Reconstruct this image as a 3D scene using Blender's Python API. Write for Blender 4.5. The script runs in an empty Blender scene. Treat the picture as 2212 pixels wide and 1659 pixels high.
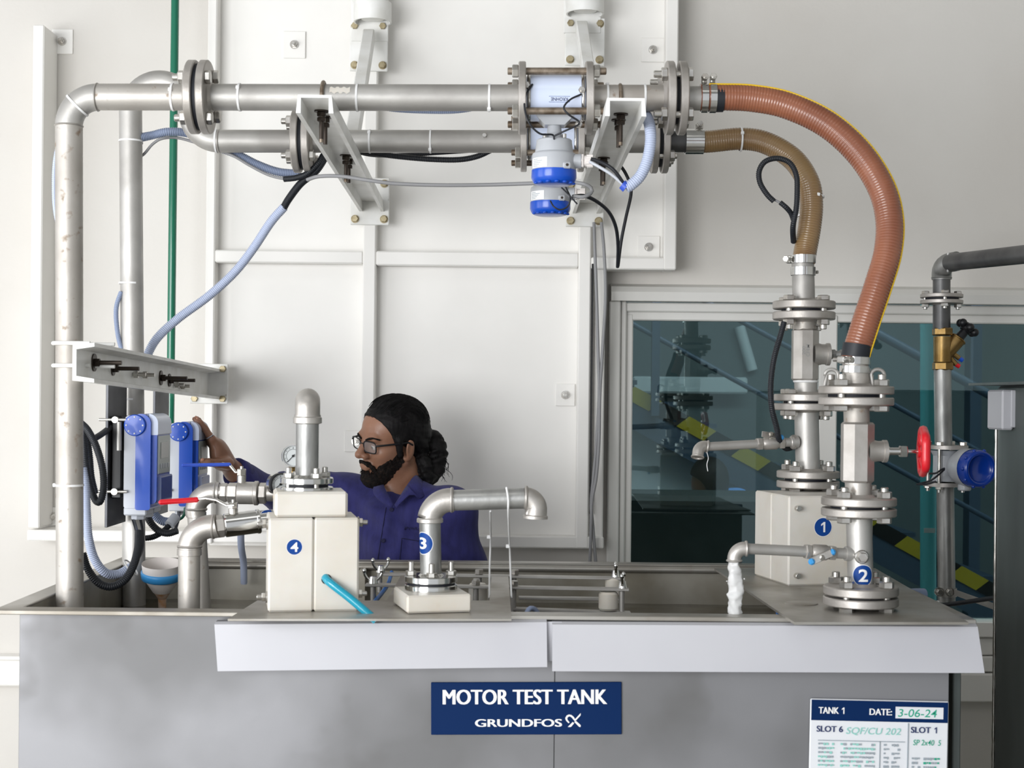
import bpy, bmesh, math, random
import numpy as np
from mathutils import Vector, Matrix, noise as mnoise

# ------------------------------------------------------------------ camera, world, lights, exposure
F, CX, HY, ROLL, EYE = 3150.0, 1106.0, 860.0, 0.010, 1.5
SC = bpy.context.scene
COL = SC.collection

cam = bpy.data.cameras.new('camera')
cam.sensor_width = 36.0
cam.lens = 36.0 * F / 2212.0
cam.shift_y = (HY - 829.5) / 2212.0
cam.clip_start, cam.clip_end = 0.05, 100
cam.dof.use_dof = True
cam.dof.focus_distance = 3.95
cam.dof.aperture_fstop = 7.0
camo = bpy.data.objects.new('camera', cam)
camo.matrix_world = Matrix.Translation((0, 0, EYE)) @ Matrix.Rotation(math.pi / 2, 4, 'X') @ Matrix.Rotation(ROLL, 4, 'Z')
COL.objects.link(camo)
SC.camera = camo

world = bpy.data.worlds.new('world')
SC.world = world
world.use_nodes = True
bg = world.node_tree.nodes['Background']
bg.inputs[0].default_value = (0.93, 0.96, 1.0, 1)
bg.inputs[1].default_value = 0.56


def area(name, loc, target, sx, sy, power, color=(1, 1, 1)):
    l = bpy.data.lights.new(name, 'AREA')
    l.shape = 'RECTANGLE'
    l.size, l.size_y = sx, sy
    l.energy = power
    l.color = color
    o = bpy.data.objects.new(name, l)
    o.location = loc
    o.rotation_euler = (Vector(target) - Vector(loc)).to_track_quat('-Z', 'Y').to_euler()
    COL.objects.link(o)
    return o


# daylight from the tall hall windows on the left, ceiling strip lights, lamp in the room behind the glass
area('hall_window_light', (-3.6, 2.2, 1.5), (0.6, 4.5, 0.9), 2.0, 2.0, 30, (0.98, 0.99, 1.0))
area('hall_front_window_light', (-2.7, -1.3, 1.5), (-0.3, 4.7, 0.85), 3.2, 2.2, 190, (0.98, 0.99, 1.0))
area('ceiling_light', (-0.6, 1.0, 4.7), (0.0, 3.0, 1.0), 3.0, 0.8, 9, (1, 0.99, 0.97))
area('inner_room_light', (1.7, 5.7, 3.25), (1.5, 6.9, 0.6), 3.2, 1.0, 85, (0.95, 1.0, 1.0))

SC.view_settings.view_transform = 'Standard'
SC.view_settings.look = 'None'
SC.view_settings.gamma = 1.0
SC.view_settings.use_curve_mapping = False
SC.view_settings.exposure = 0.42

random.seed(7)
CR, SR = math.cos(ROLL), math.sin(ROLL)


def P(px, py, Y):
    """a point of the place at distance Y from the lens plane"""
    dx, dy = px - CX, HY - py
    return Vector(((dx * CR - dy * SR) * Y / F, Y, EYE + (dx * SR + dy * CR) * Y / F))


def S(n, Y):
    return n * Y / F


# ------------------------------------------------------------------ materials
def lin(c):
    return tuple(((x / 255.0) / 12.92 if x / 255.0 <= 0.04045 else ((x / 255.0 + 0.055) / 1.055) ** 2.4) for x in c) + (1,)


def mat(name, col, metal=0.0, rough=0.5, var=None, vscale=6.0, vdet=4.0, vlo=0.4, vhi=0.65, bump=0.0, bscale=60.0,
        rvar=0.0, coat=0.0, trans=0.0, ior=1.45, alpha=1.0, spots=None, sscale=30.0, slo=0.66, shi=0.74, stretch=None, emit=0.0, sheen=0.0, sss=0.0, spec=0.5):
    m = bpy.data.materials.new(name)
    m.use_nodes = True
    nt = m.node_tree
    b = nt.nodes['Principled BSDF']
    N, L = nt.nodes.new, nt.links.new
    b.inputs['Base Color'].default_value = lin(col)
    b.inputs['Metallic'].default_value = metal
    b.inputs['Roughness'].default_value = rough
    b.inputs['IOR'].default_value = ior
    b.inputs['Specular IOR Level'].default_value = spec
    b.inputs['Coat Weight'].default_value = coat
    b.inputs['Coat Roughness'].default_value = 0.08
    b.inputs['Transmission Weight'].default_value = trans
    b.inputs['Alpha'].default_value = alpha
    b.inputs['Sheen Weight'].default_value = sheen
    if sss:
        b.inputs['Subsurface Weight'].default_value = sss
        b.inputs['Subsurface Radius'].default_value = (0.012, 0.006, 0.003)
    if emit:
        b.inputs['Emission Color'].default_value = lin(col)
        b.inputs['Emission Strength'].default_value = emit
    tc = N('ShaderNodeTexCoord')
    vec = tc.outputs['Object']
    if stretch:
        mp = N('ShaderNodeMapping')
        mp.inputs['Scale'].default_value = stretch
        L(vec, mp.inputs['Vector'])
        vec = mp.outputs[0]
    out = None
    if var:
        n = N('ShaderNodeTexNoise')
        n.inputs['Scale'].default_value = vscale
        n.inputs['Detail'].default_value = vdet
        L(vec, n.inputs['Vector'])
        r = N('ShaderNodeValToRGB')
        r.color_ramp.elements[0].position, r.color_ramp.elements[1].position = vlo, vhi
        r.color_ramp.elements[0].color, r.color_ramp.elements[1].color = lin(col), lin(var)
        L(n.outputs[0], r.inputs[0])
        out = r.outputs[0]
        if rvar:
            mr = N('ShaderNodeMapRange')
            mr.inputs['From Min'].default_value, mr.inputs['From Max'].default_value = 0.3, 0.7
            mr.inputs['To Min'].default_value, mr.inputs['To Max'].default_value = rough - rvar, rough + rvar
            L(n.outputs[0], mr.inputs[0])
            L(mr.outputs[0], b.inputs['Roughness'])
    if spots:
        n2 = N('ShaderNodeTexNoise')
        n2.inputs['Scale'].default_value = sscale
        n2.inputs['Detail'].default_value = 3
        L(vec, n2.inputs['Vector'])
        r2 = N('ShaderNodeValToRGB')
        r2.color_ramp.elements[0].position, r2.color_ramp.elements[1].position = slo, shi
        L(n2.outputs[0], r2.inputs[0])
        mx = N('ShaderNodeMix')
        mx.data_type = 'RGBA'
        L(r2.outputs[0], mx.inputs['Factor'])
        if out:
            L(out, mx.inputs['A'])
        else:
            mx.inputs['A'].default_value = lin(col)
        mx.inputs['B'].default_value = lin(spots)
        out = mx.outputs['Result']
        iv = N('ShaderNodeMath')
        iv.operation = 'SUBTRACT'
        iv.inputs[0].default_value = 1.0
        L(r2.outputs[0], iv.inputs[1])
        if metal > 0.2:
            ml = N('ShaderNodeMath')
            ml.operation = 'MULTIPLY'
            ml.inputs[1].default_value = metal
            L(iv.outputs[0], ml.inputs[0])
            L(ml.outputs[0], b.inputs['Metallic'])
    if out:
        L(out, b.inputs['Base Color'])
    if bump:
        n3 = N('ShaderNodeTexNoise')
        n3.inputs['Scale'].default_value = bscale
        n3.inputs['Detail'].default_value = 5
        L(vec, n3.inputs['Vector'])
        bp = N('ShaderNodeBump')
        bp.inputs['Strength'].default_value = bump
        bp.inputs['Distance'].default_value = 0.004
        L(n3.outputs[0], bp.inputs['Height'])
        L(bp.outputs[0], b.inputs['Normal'])
    return m


M = {}
M['wall'] = mat('wall_plaster', (212, 209, 204), rough=0.7, var=(204, 200, 194), vscale=1.2, bump=0.12, bscale=90)
M['panel'] = mat('panel_paint', (240, 238, 234), rough=0.42, var=(232, 230, 226), vscale=2.0, bump=0.03, bscale=25)
M['bracket'] = mat('bracket_paint', (238, 238, 236), rough=0.38, var=(222, 221, 216), vscale=9, bump=0.06, bscale=60, spots=(150, 140, 125), sscale=26, slo=0.72, shi=0.8)
M['hall_wall'] = mat('hall_wall_paint', (205, 204, 199), rough=0.75)
M['hall_ceiling'] = mat('hall_ceiling_paint', (150, 150, 147), rough=0.8)
M['floor'] = mat('floor_epoxy', (192, 190, 184), rough=0.45, var=(180, 178, 172), vscale=3, bump=0.1)
M['alu'] = mat('aluminium_profile', (220, 219, 215), metal=0.05, rough=0.42, var=(208, 206, 201), vscale=3, stretch=(1, 1, 0.2), spots=(120, 115, 105), sscale=22, slo=0.74, shi=0.8)
M['steel'] = mat('blasted_steel', (188, 186, 182), metal=0.6, rough=0.50, var=(166, 163, 159), vscale=7, rvar=0.08, bump=0.05, bscale=180)
M['steel_rust'] = mat('stained_steel', (188, 184, 178), metal=0.58, rough=0.50, var=(168, 162, 155), vscale=6, rvar=0.08, bump=0.06, bscale=160,
                      spots=(132, 114, 96), sscale=42, slo=0.615, shi=0.74)
M['flange'] = mat('flange_steel', (188, 183, 178), metal=0.65, rough=0.45, var=(160, 155, 149), vscale=12, bump=0.08, bscale=220)
M['cast'] = mat('cast_steel', (192, 188, 183), metal=0.72, rough=0.42, var=(172, 167, 161), vscale=14, bump=0.07, bscale=240)
M['chrome'] = mat('polished_steel', (216, 216, 214), metal=1.0, rough=0.14, var=(200, 199, 196), vscale=15)
M['bolt'] = mat('zinc_bolt', (205, 203, 198), metal=0.9, rough=0.26, var=(180, 175, 168), vscale=40)
M['brown_bolt'] = mat('weathered_stud', (150, 138, 124), metal=0.7, rough=0.45, var=(110, 95, 80), vscale=50)
M['black_bolt'] = mat('oiled_bolt', (62, 54, 48), metal=0.6, rough=0.4)
M['yellow_bolt'] = mat('yellow_zinc_bolt', (176, 164, 134), metal=0.6, rough=0.42, var=(146, 132, 102), vscale=60)
M['galv'] = mat('galvanised_steel', (172, 172, 170), metal=0.7, rough=0.42, var=(136, 136, 134), vscale=16, rvar=0.1, bump=0.1, bscale=120, stretch=(1, 1, 0.4))
M['dark_pipe'] = mat('dark_steel_pipe', (104, 104, 104), metal=0.6, rough=0.42, var=(78, 78, 79), vscale=10, bump=0.06, bscale=120)
M['tank'] = mat('tank_sheet', (138, 138, 141), metal=0.5, rough=0.5, var=(114, 114, 115), vscale=2.6, vdet=3, rvar=0.06, bump=0.03, bscale=40, spots=(98, 97, 96), sscale=5, slo=0.6, shi=0.82)
M['tank_in'] = mat('tank_inside_sheet', (170, 166, 156), metal=0.5, rough=0.48, var=(142, 136, 122), vscale=6, spots=(96, 72, 50), sscale=9, slo=0.70, shi=0.80)
M['plate'] = mat('cover_plate', (172, 169, 163), metal=0.65, rough=0.42, var=(140, 134, 124), vscale=5, rvar=0.1, spots=(110, 92, 72), sscale=8, slo=0.7, shi=0.84)
M['fascia'] = mat('white_plastic', (186, 186, 191), rough=0.45, var=(181, 181, 187), vscale=3)
M['delrin'] = mat('white_block_plastic', (214, 210, 202), rough=0.45, var=(206, 199, 187), vscale=7, spots=(192, 174, 146), sscale=11, slo=0.66, shi=0.84, sss=0.15)
M['gasket'] = mat('black_gasket', (22, 24, 32), rough=0.6)
M['rubber'] = mat('black_conduit', (28, 31, 37), rough=0.5)
M['cable_black'] = mat('black_cable', (30, 32, 38), rough=0.45)
M['cable_grey'] = mat('grey_cable', (140, 140, 142), rough=0.5)
M['conduit'] = mat('pale_blue_conduit', (180, 190, 214), rough=0.5)
M['conduit2'] = mat('grey_blue_conduit', (130, 142, 168), rough=0.5)
M['tie'] = mat('white_cable_tie', (232, 232, 232), rough=0.4)
M['green'] = mat('green_paint', (6, 104, 78), rough=0.22, coat=0.4)
M['blue_dark'] = mat('blue_cover', (10, 54, 148), rough=0.25, coat=0.3)
M['blue'] = mat('blue_enclosure', (14, 76, 186), rough=0.28, coat=0.25)
M['blue_knob'] = mat('blue_handle', (52, 84, 190), rough=0.4)
M['grey_box'] = mat('light_grey_enclosure', (196, 200, 208), rough=0.36, bump=0.03, bscale=200)
M['grey_meter'] = mat('meter_grey', (176, 179, 184), rough=0.34, coat=0.2)
M['meter_white'] = mat('meter_blue_white', (206, 216, 238), rough=0.28, coat=0.3)
M['screen'] = mat('lcd_grey', (168, 178, 176), rough=0.2)
M['screen_pale'] = mat('lcd_pale', (206, 208, 206), rough=0.3)
M['clear'] = mat('clear_cover', (215, 225, 245), rough=0.08, trans=0.85, ior=1.2)
M['red'] = mat('red_paint', (206, 28, 40), rough=0.3, coat=0.2)
M['brass'] = mat('brass', (146, 120, 76), metal=0.85, rough=0.36, var=(128, 102, 58), vscale=22, bump=0.12, bscale=160)
M['black'] = mat('black_plastic', (20, 21, 24), rough=0.42)
M['navy'] = mat('navy_sign', (1, 36, 82), rough=0.6, spec=0.15)
M['sticker'] = mat('blue_sticker', (14, 64, 138), rough=0.5, spec=0.25)
M['white'] = mat('white_print', (232, 232, 232), rough=0.5)
M['paper'] = mat('white_board', (222, 224, 228), rough=0.32)
M['ink_navy'] = mat('navy_ink', (40, 52, 96), rough=0.5)
M['ink_green'] = mat('green_marker_ink', (40, 160, 130), rough=0.5)
M['ink_pale'] = mat('pale_green_marker_ink', (140, 200, 190), rough=0.5)
M['ink_grey'] = mat('grey_ink', (150, 160, 168), rough=0.5)
M['hose_red'] = mat('orange_brown_hose', (146, 92, 68), rough=0.26, coat=0.35, var=(126, 76, 56), vscale=8, sss=0.1)
M['hose_olive'] = mat('olive_brown_hose', (138, 112, 76), rough=0.26, coat=0.35, var=(118, 88, 58), vscale=6, sss=0.1)
M['yellow'] = mat('yellow_stripe', (222, 182, 30), rough=0.4)
M['aqua'] = mat('turquoise_tube', (40, 168, 196), rough=0.16, trans=0.25, coat=0.3)
M['bluetube'] = mat('blue_tube', (30, 110, 190), rough=0.3)
M['waterstream'] = mat('falling_water', (250, 250, 250), rough=0.12, trans=0.45, ior=1.33)
M['water'] = mat('tank_water', (76, 70, 56), rough=0.06, var=(62, 58, 46), vscale=5, bump=0.25, bscale=14, ior=1.33)
M['cone'] = mat('funnel_plastic', (226, 220, 216), rough=0.45)
M['cone_dirty'] = mat('rust_stained_plastic', (196, 150, 112), rough=0.5, var=(226, 214, 204), vscale=30)
M['funnel_rim'] = mat('sky_blue_plastic', (62, 150, 214), rough=0.35)
M['gauge_face'] = mat('gauge_dial', (206, 210, 210), rough=0.3)
M['skin'] = mat('skin', (158, 116, 94), rough=0.38, var=(140, 100, 79), vscale=14, bump=0.08, bscale=300, sss=0.12)
M['nail'] = mat('fingernail', (190, 140, 116), rough=0.3)
M['lip'] = mat('lip', (150, 88, 76), rough=0.4)
M['hair'] = mat('black_hair', (14, 13, 14), rough=0.6, spec=0.22, var=(26, 24, 25), vscale=60, bump=0.5, bscale=110, stretch=(1, 1, 0.25))
M['beard'] = mat('black_beard', (20, 16, 15), rough=0.7, spec=0.2, var=(46, 33, 27), vscale=160, vlo=0.5, vhi=0.72, bump=0.9, bscale=260)
M['shirt'] = mat('indigo_shirt', (47, 47, 110), rough=0.8, var=(40, 40, 97), vscale=60, vdet=2, bump=0.25, bscale=420, stretch=(1, 1, 0.15), sheen=0.08)
M['thread'] = mat('dark_thread', (30, 30, 66), rough=0.8)
M['trousers'] = mat('dark_trousers', (36, 38, 46), rough=0.8)
M['eye'] = mat('eye_white', (225, 220, 215), rough=0.2)
M['iris'] = mat('dark_iris', (30, 20, 16), rough=0.15)
M['silver'] = mat('silver_ring', (205, 205, 210), metal=1.0, rough=0.2)
M['cab'] = mat('dark_steel_cabinet', (104, 111, 110), metal=0.45, rough=0.5, var=(84, 90, 89), vscale=3, rvar=0.08, stretch=(1, 1, 0.3))
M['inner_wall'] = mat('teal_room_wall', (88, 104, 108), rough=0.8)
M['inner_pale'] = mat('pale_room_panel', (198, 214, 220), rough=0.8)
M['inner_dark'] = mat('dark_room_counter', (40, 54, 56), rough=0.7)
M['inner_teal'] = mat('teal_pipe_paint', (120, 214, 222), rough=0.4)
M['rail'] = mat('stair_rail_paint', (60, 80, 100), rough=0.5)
M['hazard_yellow'] = mat('hazard_yellow', (170, 156, 40), rough=0.5)
M['hazard_black'] = mat('hazard_black', (16, 18, 20), rough=0.5)
M['skyshirt'] = mat('sky_blue_shirt', (92, 150, 226), rough=0.8)
M['dark_plate'] = mat('mounting_plate_steel', (84, 85, 88), metal=0.7, rough=0.44, var=(64, 65, 69), vscale=8, spots=(120, 120, 120), sscale=20, slo=0.7, shi=0.85)

# tinted window glass: part mirror, part tinted see-through
g = bpy.data.materials.new('tinted_glass')
g.use_nodes = True
nt = g.node_tree
nt.nodes.clear()
o_ = nt.nodes.new('ShaderNodeOutputMaterial')
mx_ = nt.nodes.new('ShaderNodeMixShader')
tr_ = nt.nodes.new('ShaderNodeBsdfTransparent')
gl_ = nt.nodes.new('ShaderNodeBsdfGlossy')
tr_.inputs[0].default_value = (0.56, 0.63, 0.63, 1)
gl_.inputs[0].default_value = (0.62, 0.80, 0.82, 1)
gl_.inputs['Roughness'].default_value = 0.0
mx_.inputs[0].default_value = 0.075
nt.links.new(tr_.outputs[0], mx_.inputs[1])
nt.links.new(gl_.outputs[0], mx_.inputs[2])
nt.links.new(mx_.outputs[0], o_.inputs[0])
M['glass'] = g
# clear spectacle lens
g2 = bpy.data.materials.new('spectacle_lens')
g2.use_nodes = True
nt = g2.node_tree
nt.nodes.clear()
o_ = nt.nodes.new('ShaderNodeOutputMaterial')
mx_ = nt.nodes.new('ShaderNodeMixShader')
tr_ = nt.nodes.new('ShaderNodeBsdfTransparent')
gl_ = nt.nodes.new('ShaderNodeBsdfGlossy')
gl_.inputs['Roughness'].default_value = 0.4
mx_.inputs[0].default_value = 0.32
nt.links.new(tr_.outputs[0], mx_.inputs[1])
nt.links.new(gl_.outputs[0], mx_.inputs[2])
nt.links.new(mx_.outputs[0], o_.inputs[0])
M['lens'] = g2


# ------------------------------------------------------------------ mesh helpers
ORG = {}


def basis(axis, up=(0, 0, 1)):
    z = Vector(axis).normalized()
    u = Vector(up)
    if abs(z.dot(u)) > 0.98:
        u = Vector((1, 0, 0)) if abs(z.x) < 0.9 else Vector((0, 1, 0))
    x = u.cross(z).normalized()
    y = z.cross(x)
    return x, y, z


def mtx(loc, axis=(0, 0, 1), up=(0, 0, 1)):
    x, y, z = basis(axis, up)
    m = Matrix((x, y, z)).transposed().to_4x4()
    m.translation = Vector(loc)
    return m


def rotz(loc, deg):
    return Matrix.Translation(Vector(loc)) @ Matrix.Rotation(math.radians(deg), 4, 'Z')


class MB:
    def __init__(s):
        s.v, s.f, s.sm = [], [], []

    def add(s, vs, fs, smooth=False):
        k = len(s.v)
        s.v += [Vector(v) for v in vs]
        s.f += [tuple(i + k for i in f) for f in fs]
        s.sm += [smooth] * len(fs)
        return s

    def box(s, c, size, m=None, bev=0.0):
        hx, hy, hz = size[0] / 2, size[1] / 2, size[2] / 2
        m = m if m is not None else Matrix.Identity(4)
        c = Vector(c)
        b = min(bev, hx * 0.9, hy * 0.9, hz * 0.9)
        if b <= 0:
            vs = [m @ (c + Vector((x * hx, y * hy, z * hz))) for x in (-1, 1) for y in (-1, 1) for z in (-1, 1)]
            s.add(vs, [(0, 1, 3, 2), (4, 6, 7, 5), (0, 4, 5, 1), (2, 3, 7, 6), (0, 2, 6, 4), (1, 5, 7, 3)])
            return s
        vs, idx = [], {}
        for x in (-1, 1):
            for y in (-1, 1):
                for z in (-1, 1):
                    for a in range(3):
                        q = [x * (hx - b), y * (hy - b), z * (hz - b)]
                        q[a] = (x, y, z)[a] * (hx, hy, hz)[a]
                        idx[(x, y, z, a)] = len(vs)
                        vs.append(m @ (c + Vector(q)))
        fs = []
        for a in range(3):
            o1, o2 = (a + 1) % 3, (a + 2) % 3
            for sg in (-1, 1):
                ring = []
                for p, q in ((-1, -1), (1, -1), (1, 1), (-1, 1)):
                    k = [0, 0, 0]
                    k[a], k[o1], k[o2] = sg, p, q
                    ring.append(idx[(k[0], k[1], k[2], a)])
                fs.append(tuple(ring if sg > 0 else ring[::-1]))
        for a in range(3):
            o1, o2 = (a + 1) % 3, (a + 2) % 3
            for p in (-1, 1):
                for q in (-1, 1):
                    k0, k1 = [0, 0, 0], [0, 0, 0]
                    k0[a], k1[a] = -1, 1
                    k0[o1] = k1[o1] = p
                    k0[o2] = k1[o2] = q
                    r = [idx[(*k0, o1)], idx[(*k1, o1)], idx[(*k1, o2)], idx[(*k0, o2)]]
                    fs.append(tuple(r if p * q < 0 else r[::-1]))
        for x in (-1, 1):
            for y in (-1, 1):
                for z in (-1, 1):
                    r = [idx[(x, y, z, a)] for a in range(3)]
                    fs.append(tuple(r if x * y * z > 0 else r[::-1]))
        s.add(vs, fs)
        return s

    def lathe(s, prof, m, n=28, soft=False, a0=0.0, a1=2 * math.pi):
        """prof: (radius, height) pairs revolved around the local z axis of m"""
        full = abs(a1 - a0 - 2 * math.pi) < 1e-6
        cnt = n if full else n + 1
        ang = [a0 + (a1 - a0) * i / n for i in range(cnt)]

        def ring(r, h):
            return [m @ Vector((r * math.cos(a), r * math.sin(a), h)) for a in ang]
        segs = [prof] if soft else [prof[i:i + 2] for i in range(len(prof) - 1)]
        for sg in segs:
            vs, fs = [], []
            for r, h in sg:
                vs += ring(r, h)
            for j in range(len(sg) - 1):
                for i in range(n):
                    a, b_ = i, (i + 1) % cnt
                    fs.append((j * cnt + a, j * cnt + b_, (j + 1) * cnt + b_, (j + 1) * cnt + a))
            s.add(vs, fs, True)
        return s

    def cyl(s, p0, p1, r0, r1=None, n=24, bev=0.0):
        p0, p1 = Vector(p0), Vector(p1)
        r1 = r0 if r1 is None else r1
        h = (p1 - p0).length
        m = mtx(p0, p1 - p0)
        b = bev
        prof = [(0, 0), (r0 - b, 0), (r0, b), (r1, h - b), (r1 - b, h), (0, h)] if b else [(0, 0), (r0, 0), (r1, h), (0, h)]
        return s.lathe(prof, m, n)

    def hexa(s, p0, p1, r, n=6, ph=0.0):
        p0, p1 = Vector(p0), Vector(p1)
        h = (p1 - p0).length
        m = mtx(p0, p1 - p0)
        b = min(r * 0.12, h * 0.3)
        vs, fs = [], []
        for rr, hh in ((r - b, 0), (r, b), (r, h - b), (r - b, h)):
            vs += [m @ Vector((rr * math.cos(ph + 2 * math.pi * i / n), rr * math.sin(ph + 2 * math.pi * i / n), hh)) for i in range(n)]
        for j in range(3):
            for i in range(n):
                fs.append((j * n + i, j * n + (i + 1) % n, (j + 1) * n + (i + 1) % n, (j + 1) * n + i))
        fs.append(tuple(range(n))[::-1])
        fs.append(tuple(range(3 * n, 4 * n)))
        return s.add(vs, fs)

    def tube(s, pts, r, n=12, caps=True, step=None):
        """sweep a circle along pts; r is a number or a list (one radius per point)"""
        pts = [Vector(p) for p in pts]
        k = len(pts)
        rr = [r] * k if not isinstance(r, (list, tuple)) else r
        t0 = (pts[1] - pts[0]).normalized()
        x, y, _ = basis(t0)
        vs, fs = [], []
        for i in range(k):
            t = (pts[min(i + 1, k - 1)] - pts[max(i - 1, 0)]).normalized()
            x = (x - t * x.dot(t))
            x = x.normalized() if x.length > 1e-9 else basis(t)[0]
            y = t.cross(x)
            for j in range(n):
                a = 2 * math.pi * j / n
                vs.append(pts[i] + (x * math.cos(a) + y * math.sin(a)) * rr[i])
        for i in range(k - 1):
            for j in range(n):
                fs.append((i * n + j, i * n + (j + 1) % n, (i + 1) * n + (j + 1) % n, (i + 1) * n + j))
        s.add(vs, fs, True)
        if caps:
            s.add(vs[:n], [tuple(range(n))[::-1]])
            s.add(vs[-n:], [tuple(range(n))])
        return s

    def prism(s, poly, m, h):
        """polygon in the local xy plane of m, extruded by h along local z"""
        n = len(poly)
        area2 = sum(poly[i][0] * poly[(i + 1) % n][1] - poly[(i + 1) % n][0] * poly[i][1] for i in range(n))
        if area2 < 0:
            poly = poly[::-1]
        lo = [m @ Vector((p[0], p[1], 0)) for p in poly]
        hi = [m @ Vector((p[0], p[1], h)) for p in poly]
        s.add(lo + hi, [tuple(range(n))[::-1], tuple(range(n, 2 * n))] + [(i, (i + 1) % n, n + (i + 1) % n, n + i) for i in range(n)])
        return s

    def loft(s, a, b):
        """skin between two polygons of the same length, with end caps"""
        n = len(a)
        s.add(list(a) + list(b), [tuple(range(n))[::-1], tuple(range(n, 2 * n))] + [(i, (i + 1) % n, n + (i + 1) % n, n + i) for i in range(n)])
        return s

    def torus(s, m, R, r, n=28, k=8, a0=0.0, a1=2 * math.pi, flat=1.0):
        prof = [(R + r * math.cos(2 * math.pi * i / k), flat * r * math.sin(2 * math.pi * i / k)) for i in range(k + 1)]
        return s.lathe(prof, m, n, True, a0, a1)

    def ball(s, c, r, n=16, k=10, m=None):
        r = (r, r, r) if not isinstance(r, (tuple, list)) else r
        mm = (m if m is not None else Matrix.Identity(4)) @ Matrix.Translation(Vector(c)) @ Matrix.Diagonal((*r, 1))
        prof = [(math.sin(math.pi * i / k), -math.cos(math.pi * i / k)) for i in range(k + 1)]
        return s.lathe(prof, mm, n, True)

    def mesh(s, name, org=Vector()):
        me = bpy.data.meshes.new(name)
        me.from_pydata([tuple(v - org) for v in s.v], [], s.f)
        me.polygons.foreach_set('use_smooth', s.sm)
        me.validate()
        me.update()
        return me

    def build(s, name, material, parent=None, label=None, kind=None):
        if parent is None:
            lo = [min(v[i] for v in s.v) for i in range(3)]
            hi = [max(v[i] for v in s.v) for i in range(3)]
            org = Vector(((lo[0] + hi[0]) / 2, (lo[1] + hi[1]) / 2, lo[2]))
        else:
            org = ORG[parent.name]
        o = bpy.data.objects.new(name, s.mesh(name, org))
        o.data.materials.append(M[material])
        COL.objects.link(o)
        if parent is None:
            o.location = org
        else:
            o.parent = parent
        ORG[o.name] = org
        if label:
            o['label'] = label
        if kind:
            o['kind'] = kind
        return o


def thing(name, label, cat, loc, group=None):
    o = bpy.data.objects.new(name, None)
    o.empty_display_size = 0.05
    o.location = loc
    COL.objects.link(o)
    ORG[o.name] = Vector(loc)
    o['label'], o['category'] = label, cat
    if group:
        o['group'] = group
    return o


def tag(o, label, cat, group=None, kind=None):
    o['label'], o['category'] = label, cat
    if group:
        o['group'] = group
    if kind:
        o['kind'] = kind
    return o


def struct(o):
    o['kind'] = 'structure'
    return o


def inst(name, me, parent, m):
    """another copy of a shared mesh, placed by the world matrix m, as a part of parent"""
    o = bpy.data.objects.new(name, me)
    COL.objects.link(o)
    org = ORG[parent.name]
    o.parent = parent
    o.matrix_local = Matrix.Translation(-org) @ m
    return o


CACHE = {}


def bolt_mesh(rb, top, bot, span, material, head=0.0):
    """a bolt along z: shank through 0..span, nut and thread end above, hexagon head below"""
    key = ('bolt', round(rb, 4), round(top, 4), round(bot, 4), round(span, 4), material, round(head, 4))
    if key not in CACHE:
        b = MB()
        b.cyl((0, 0, -bot * 0.5), (0, 0, span + top), rb, n=10, bev=rb * 0.2)
        b.hexa((0, 0, span), (0, 0, span + rb * 1.7), rb * 1.85)
        b.hexa((0, 0, -(head or rb * 1.5)), (0, 0, 0), rb * 1.85)
        me = b.mesh('bolt')
        me.materials.append(M[material])
        CACHE[key] = me
    return CACHE[key]


def bolts_round(parent, c, axis, R, n, rb, span, ph=0.0, top=None, material='bolt', up=(0, 0, 1), flip=False):
    top = rb * 3 if top is None else top
    me = bolt_mesh(rb, top, rb, span, material)
    ax = Vector(axis).normalized()
    m0 = mtx(Vector(c) - ax * span / 2, ax, up) if not flip else mtx(Vector(c) + ax * span / 2, -ax, up)
    for i in range(n):
        a = ph + 2 * math.pi * i / n
        inst('bolt', me, parent, m0 @ Matrix.Translation((R * math.cos(a), R * math.sin(a), 0)))


def flange_pair(parent, c, axis, R, t, gap, rp, nb=4, rb=0.0075, ph=math.pi / 4, material='flange', bm='bolt', up=(0, 0, 1), hub=0.006, top=None, flip=False, rg=None, Rb=None):
    """two bolted pipe flanges with a dark gasket between them; rp: pipe radius"""
    ax = Vector(axis).normalized()
    c = Vector(c)
    bev = t * 0.12
    for sg in (-1, 1):
        m = mtx(c + ax * sg * gap / 2, ax * sg, up)
        prof = [(0, 0), (R - bev, 0), (R, bev), (R, t - bev), (R - bev, t), (rp + hub * 1.4, t), (rp + hub * 0.3, t + hub), (rp, t + hub)]
        MB().lathe(prof, m, 40).build('flange', material, parent)
    rg = rg or R * 0.72
    MB().cyl(c - ax * gap / 2, c + ax * gap / 2, rg, n=32).build('gasket', 'gasket', parent)
    bolts_round(parent, c, ax, Rb or R * 0.76, nb, rb, gap + 2 * t, ph, top, bm, up, flip)


def tie(parent, c, axis, r, ang=0.5, w=0.0045, name='cable_tie'):
    """a white cable tie round a pipe, its locking head at angle ang"""
    m = mtx(c, axis)
    b = MB()
    b.lathe([(r, -w / 2), (r + 0.0016, -w / 2), (r + 0.0016, w / 2), (r, w / 2)], m, 28)
    b.box((r + 0.003, 0, 0), (0.006, 0.008, 0.008), m @ Matrix.Rotation(ang, 4, 'Z'), 0.001)
    return b.build(name, 'tie', parent)


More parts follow.
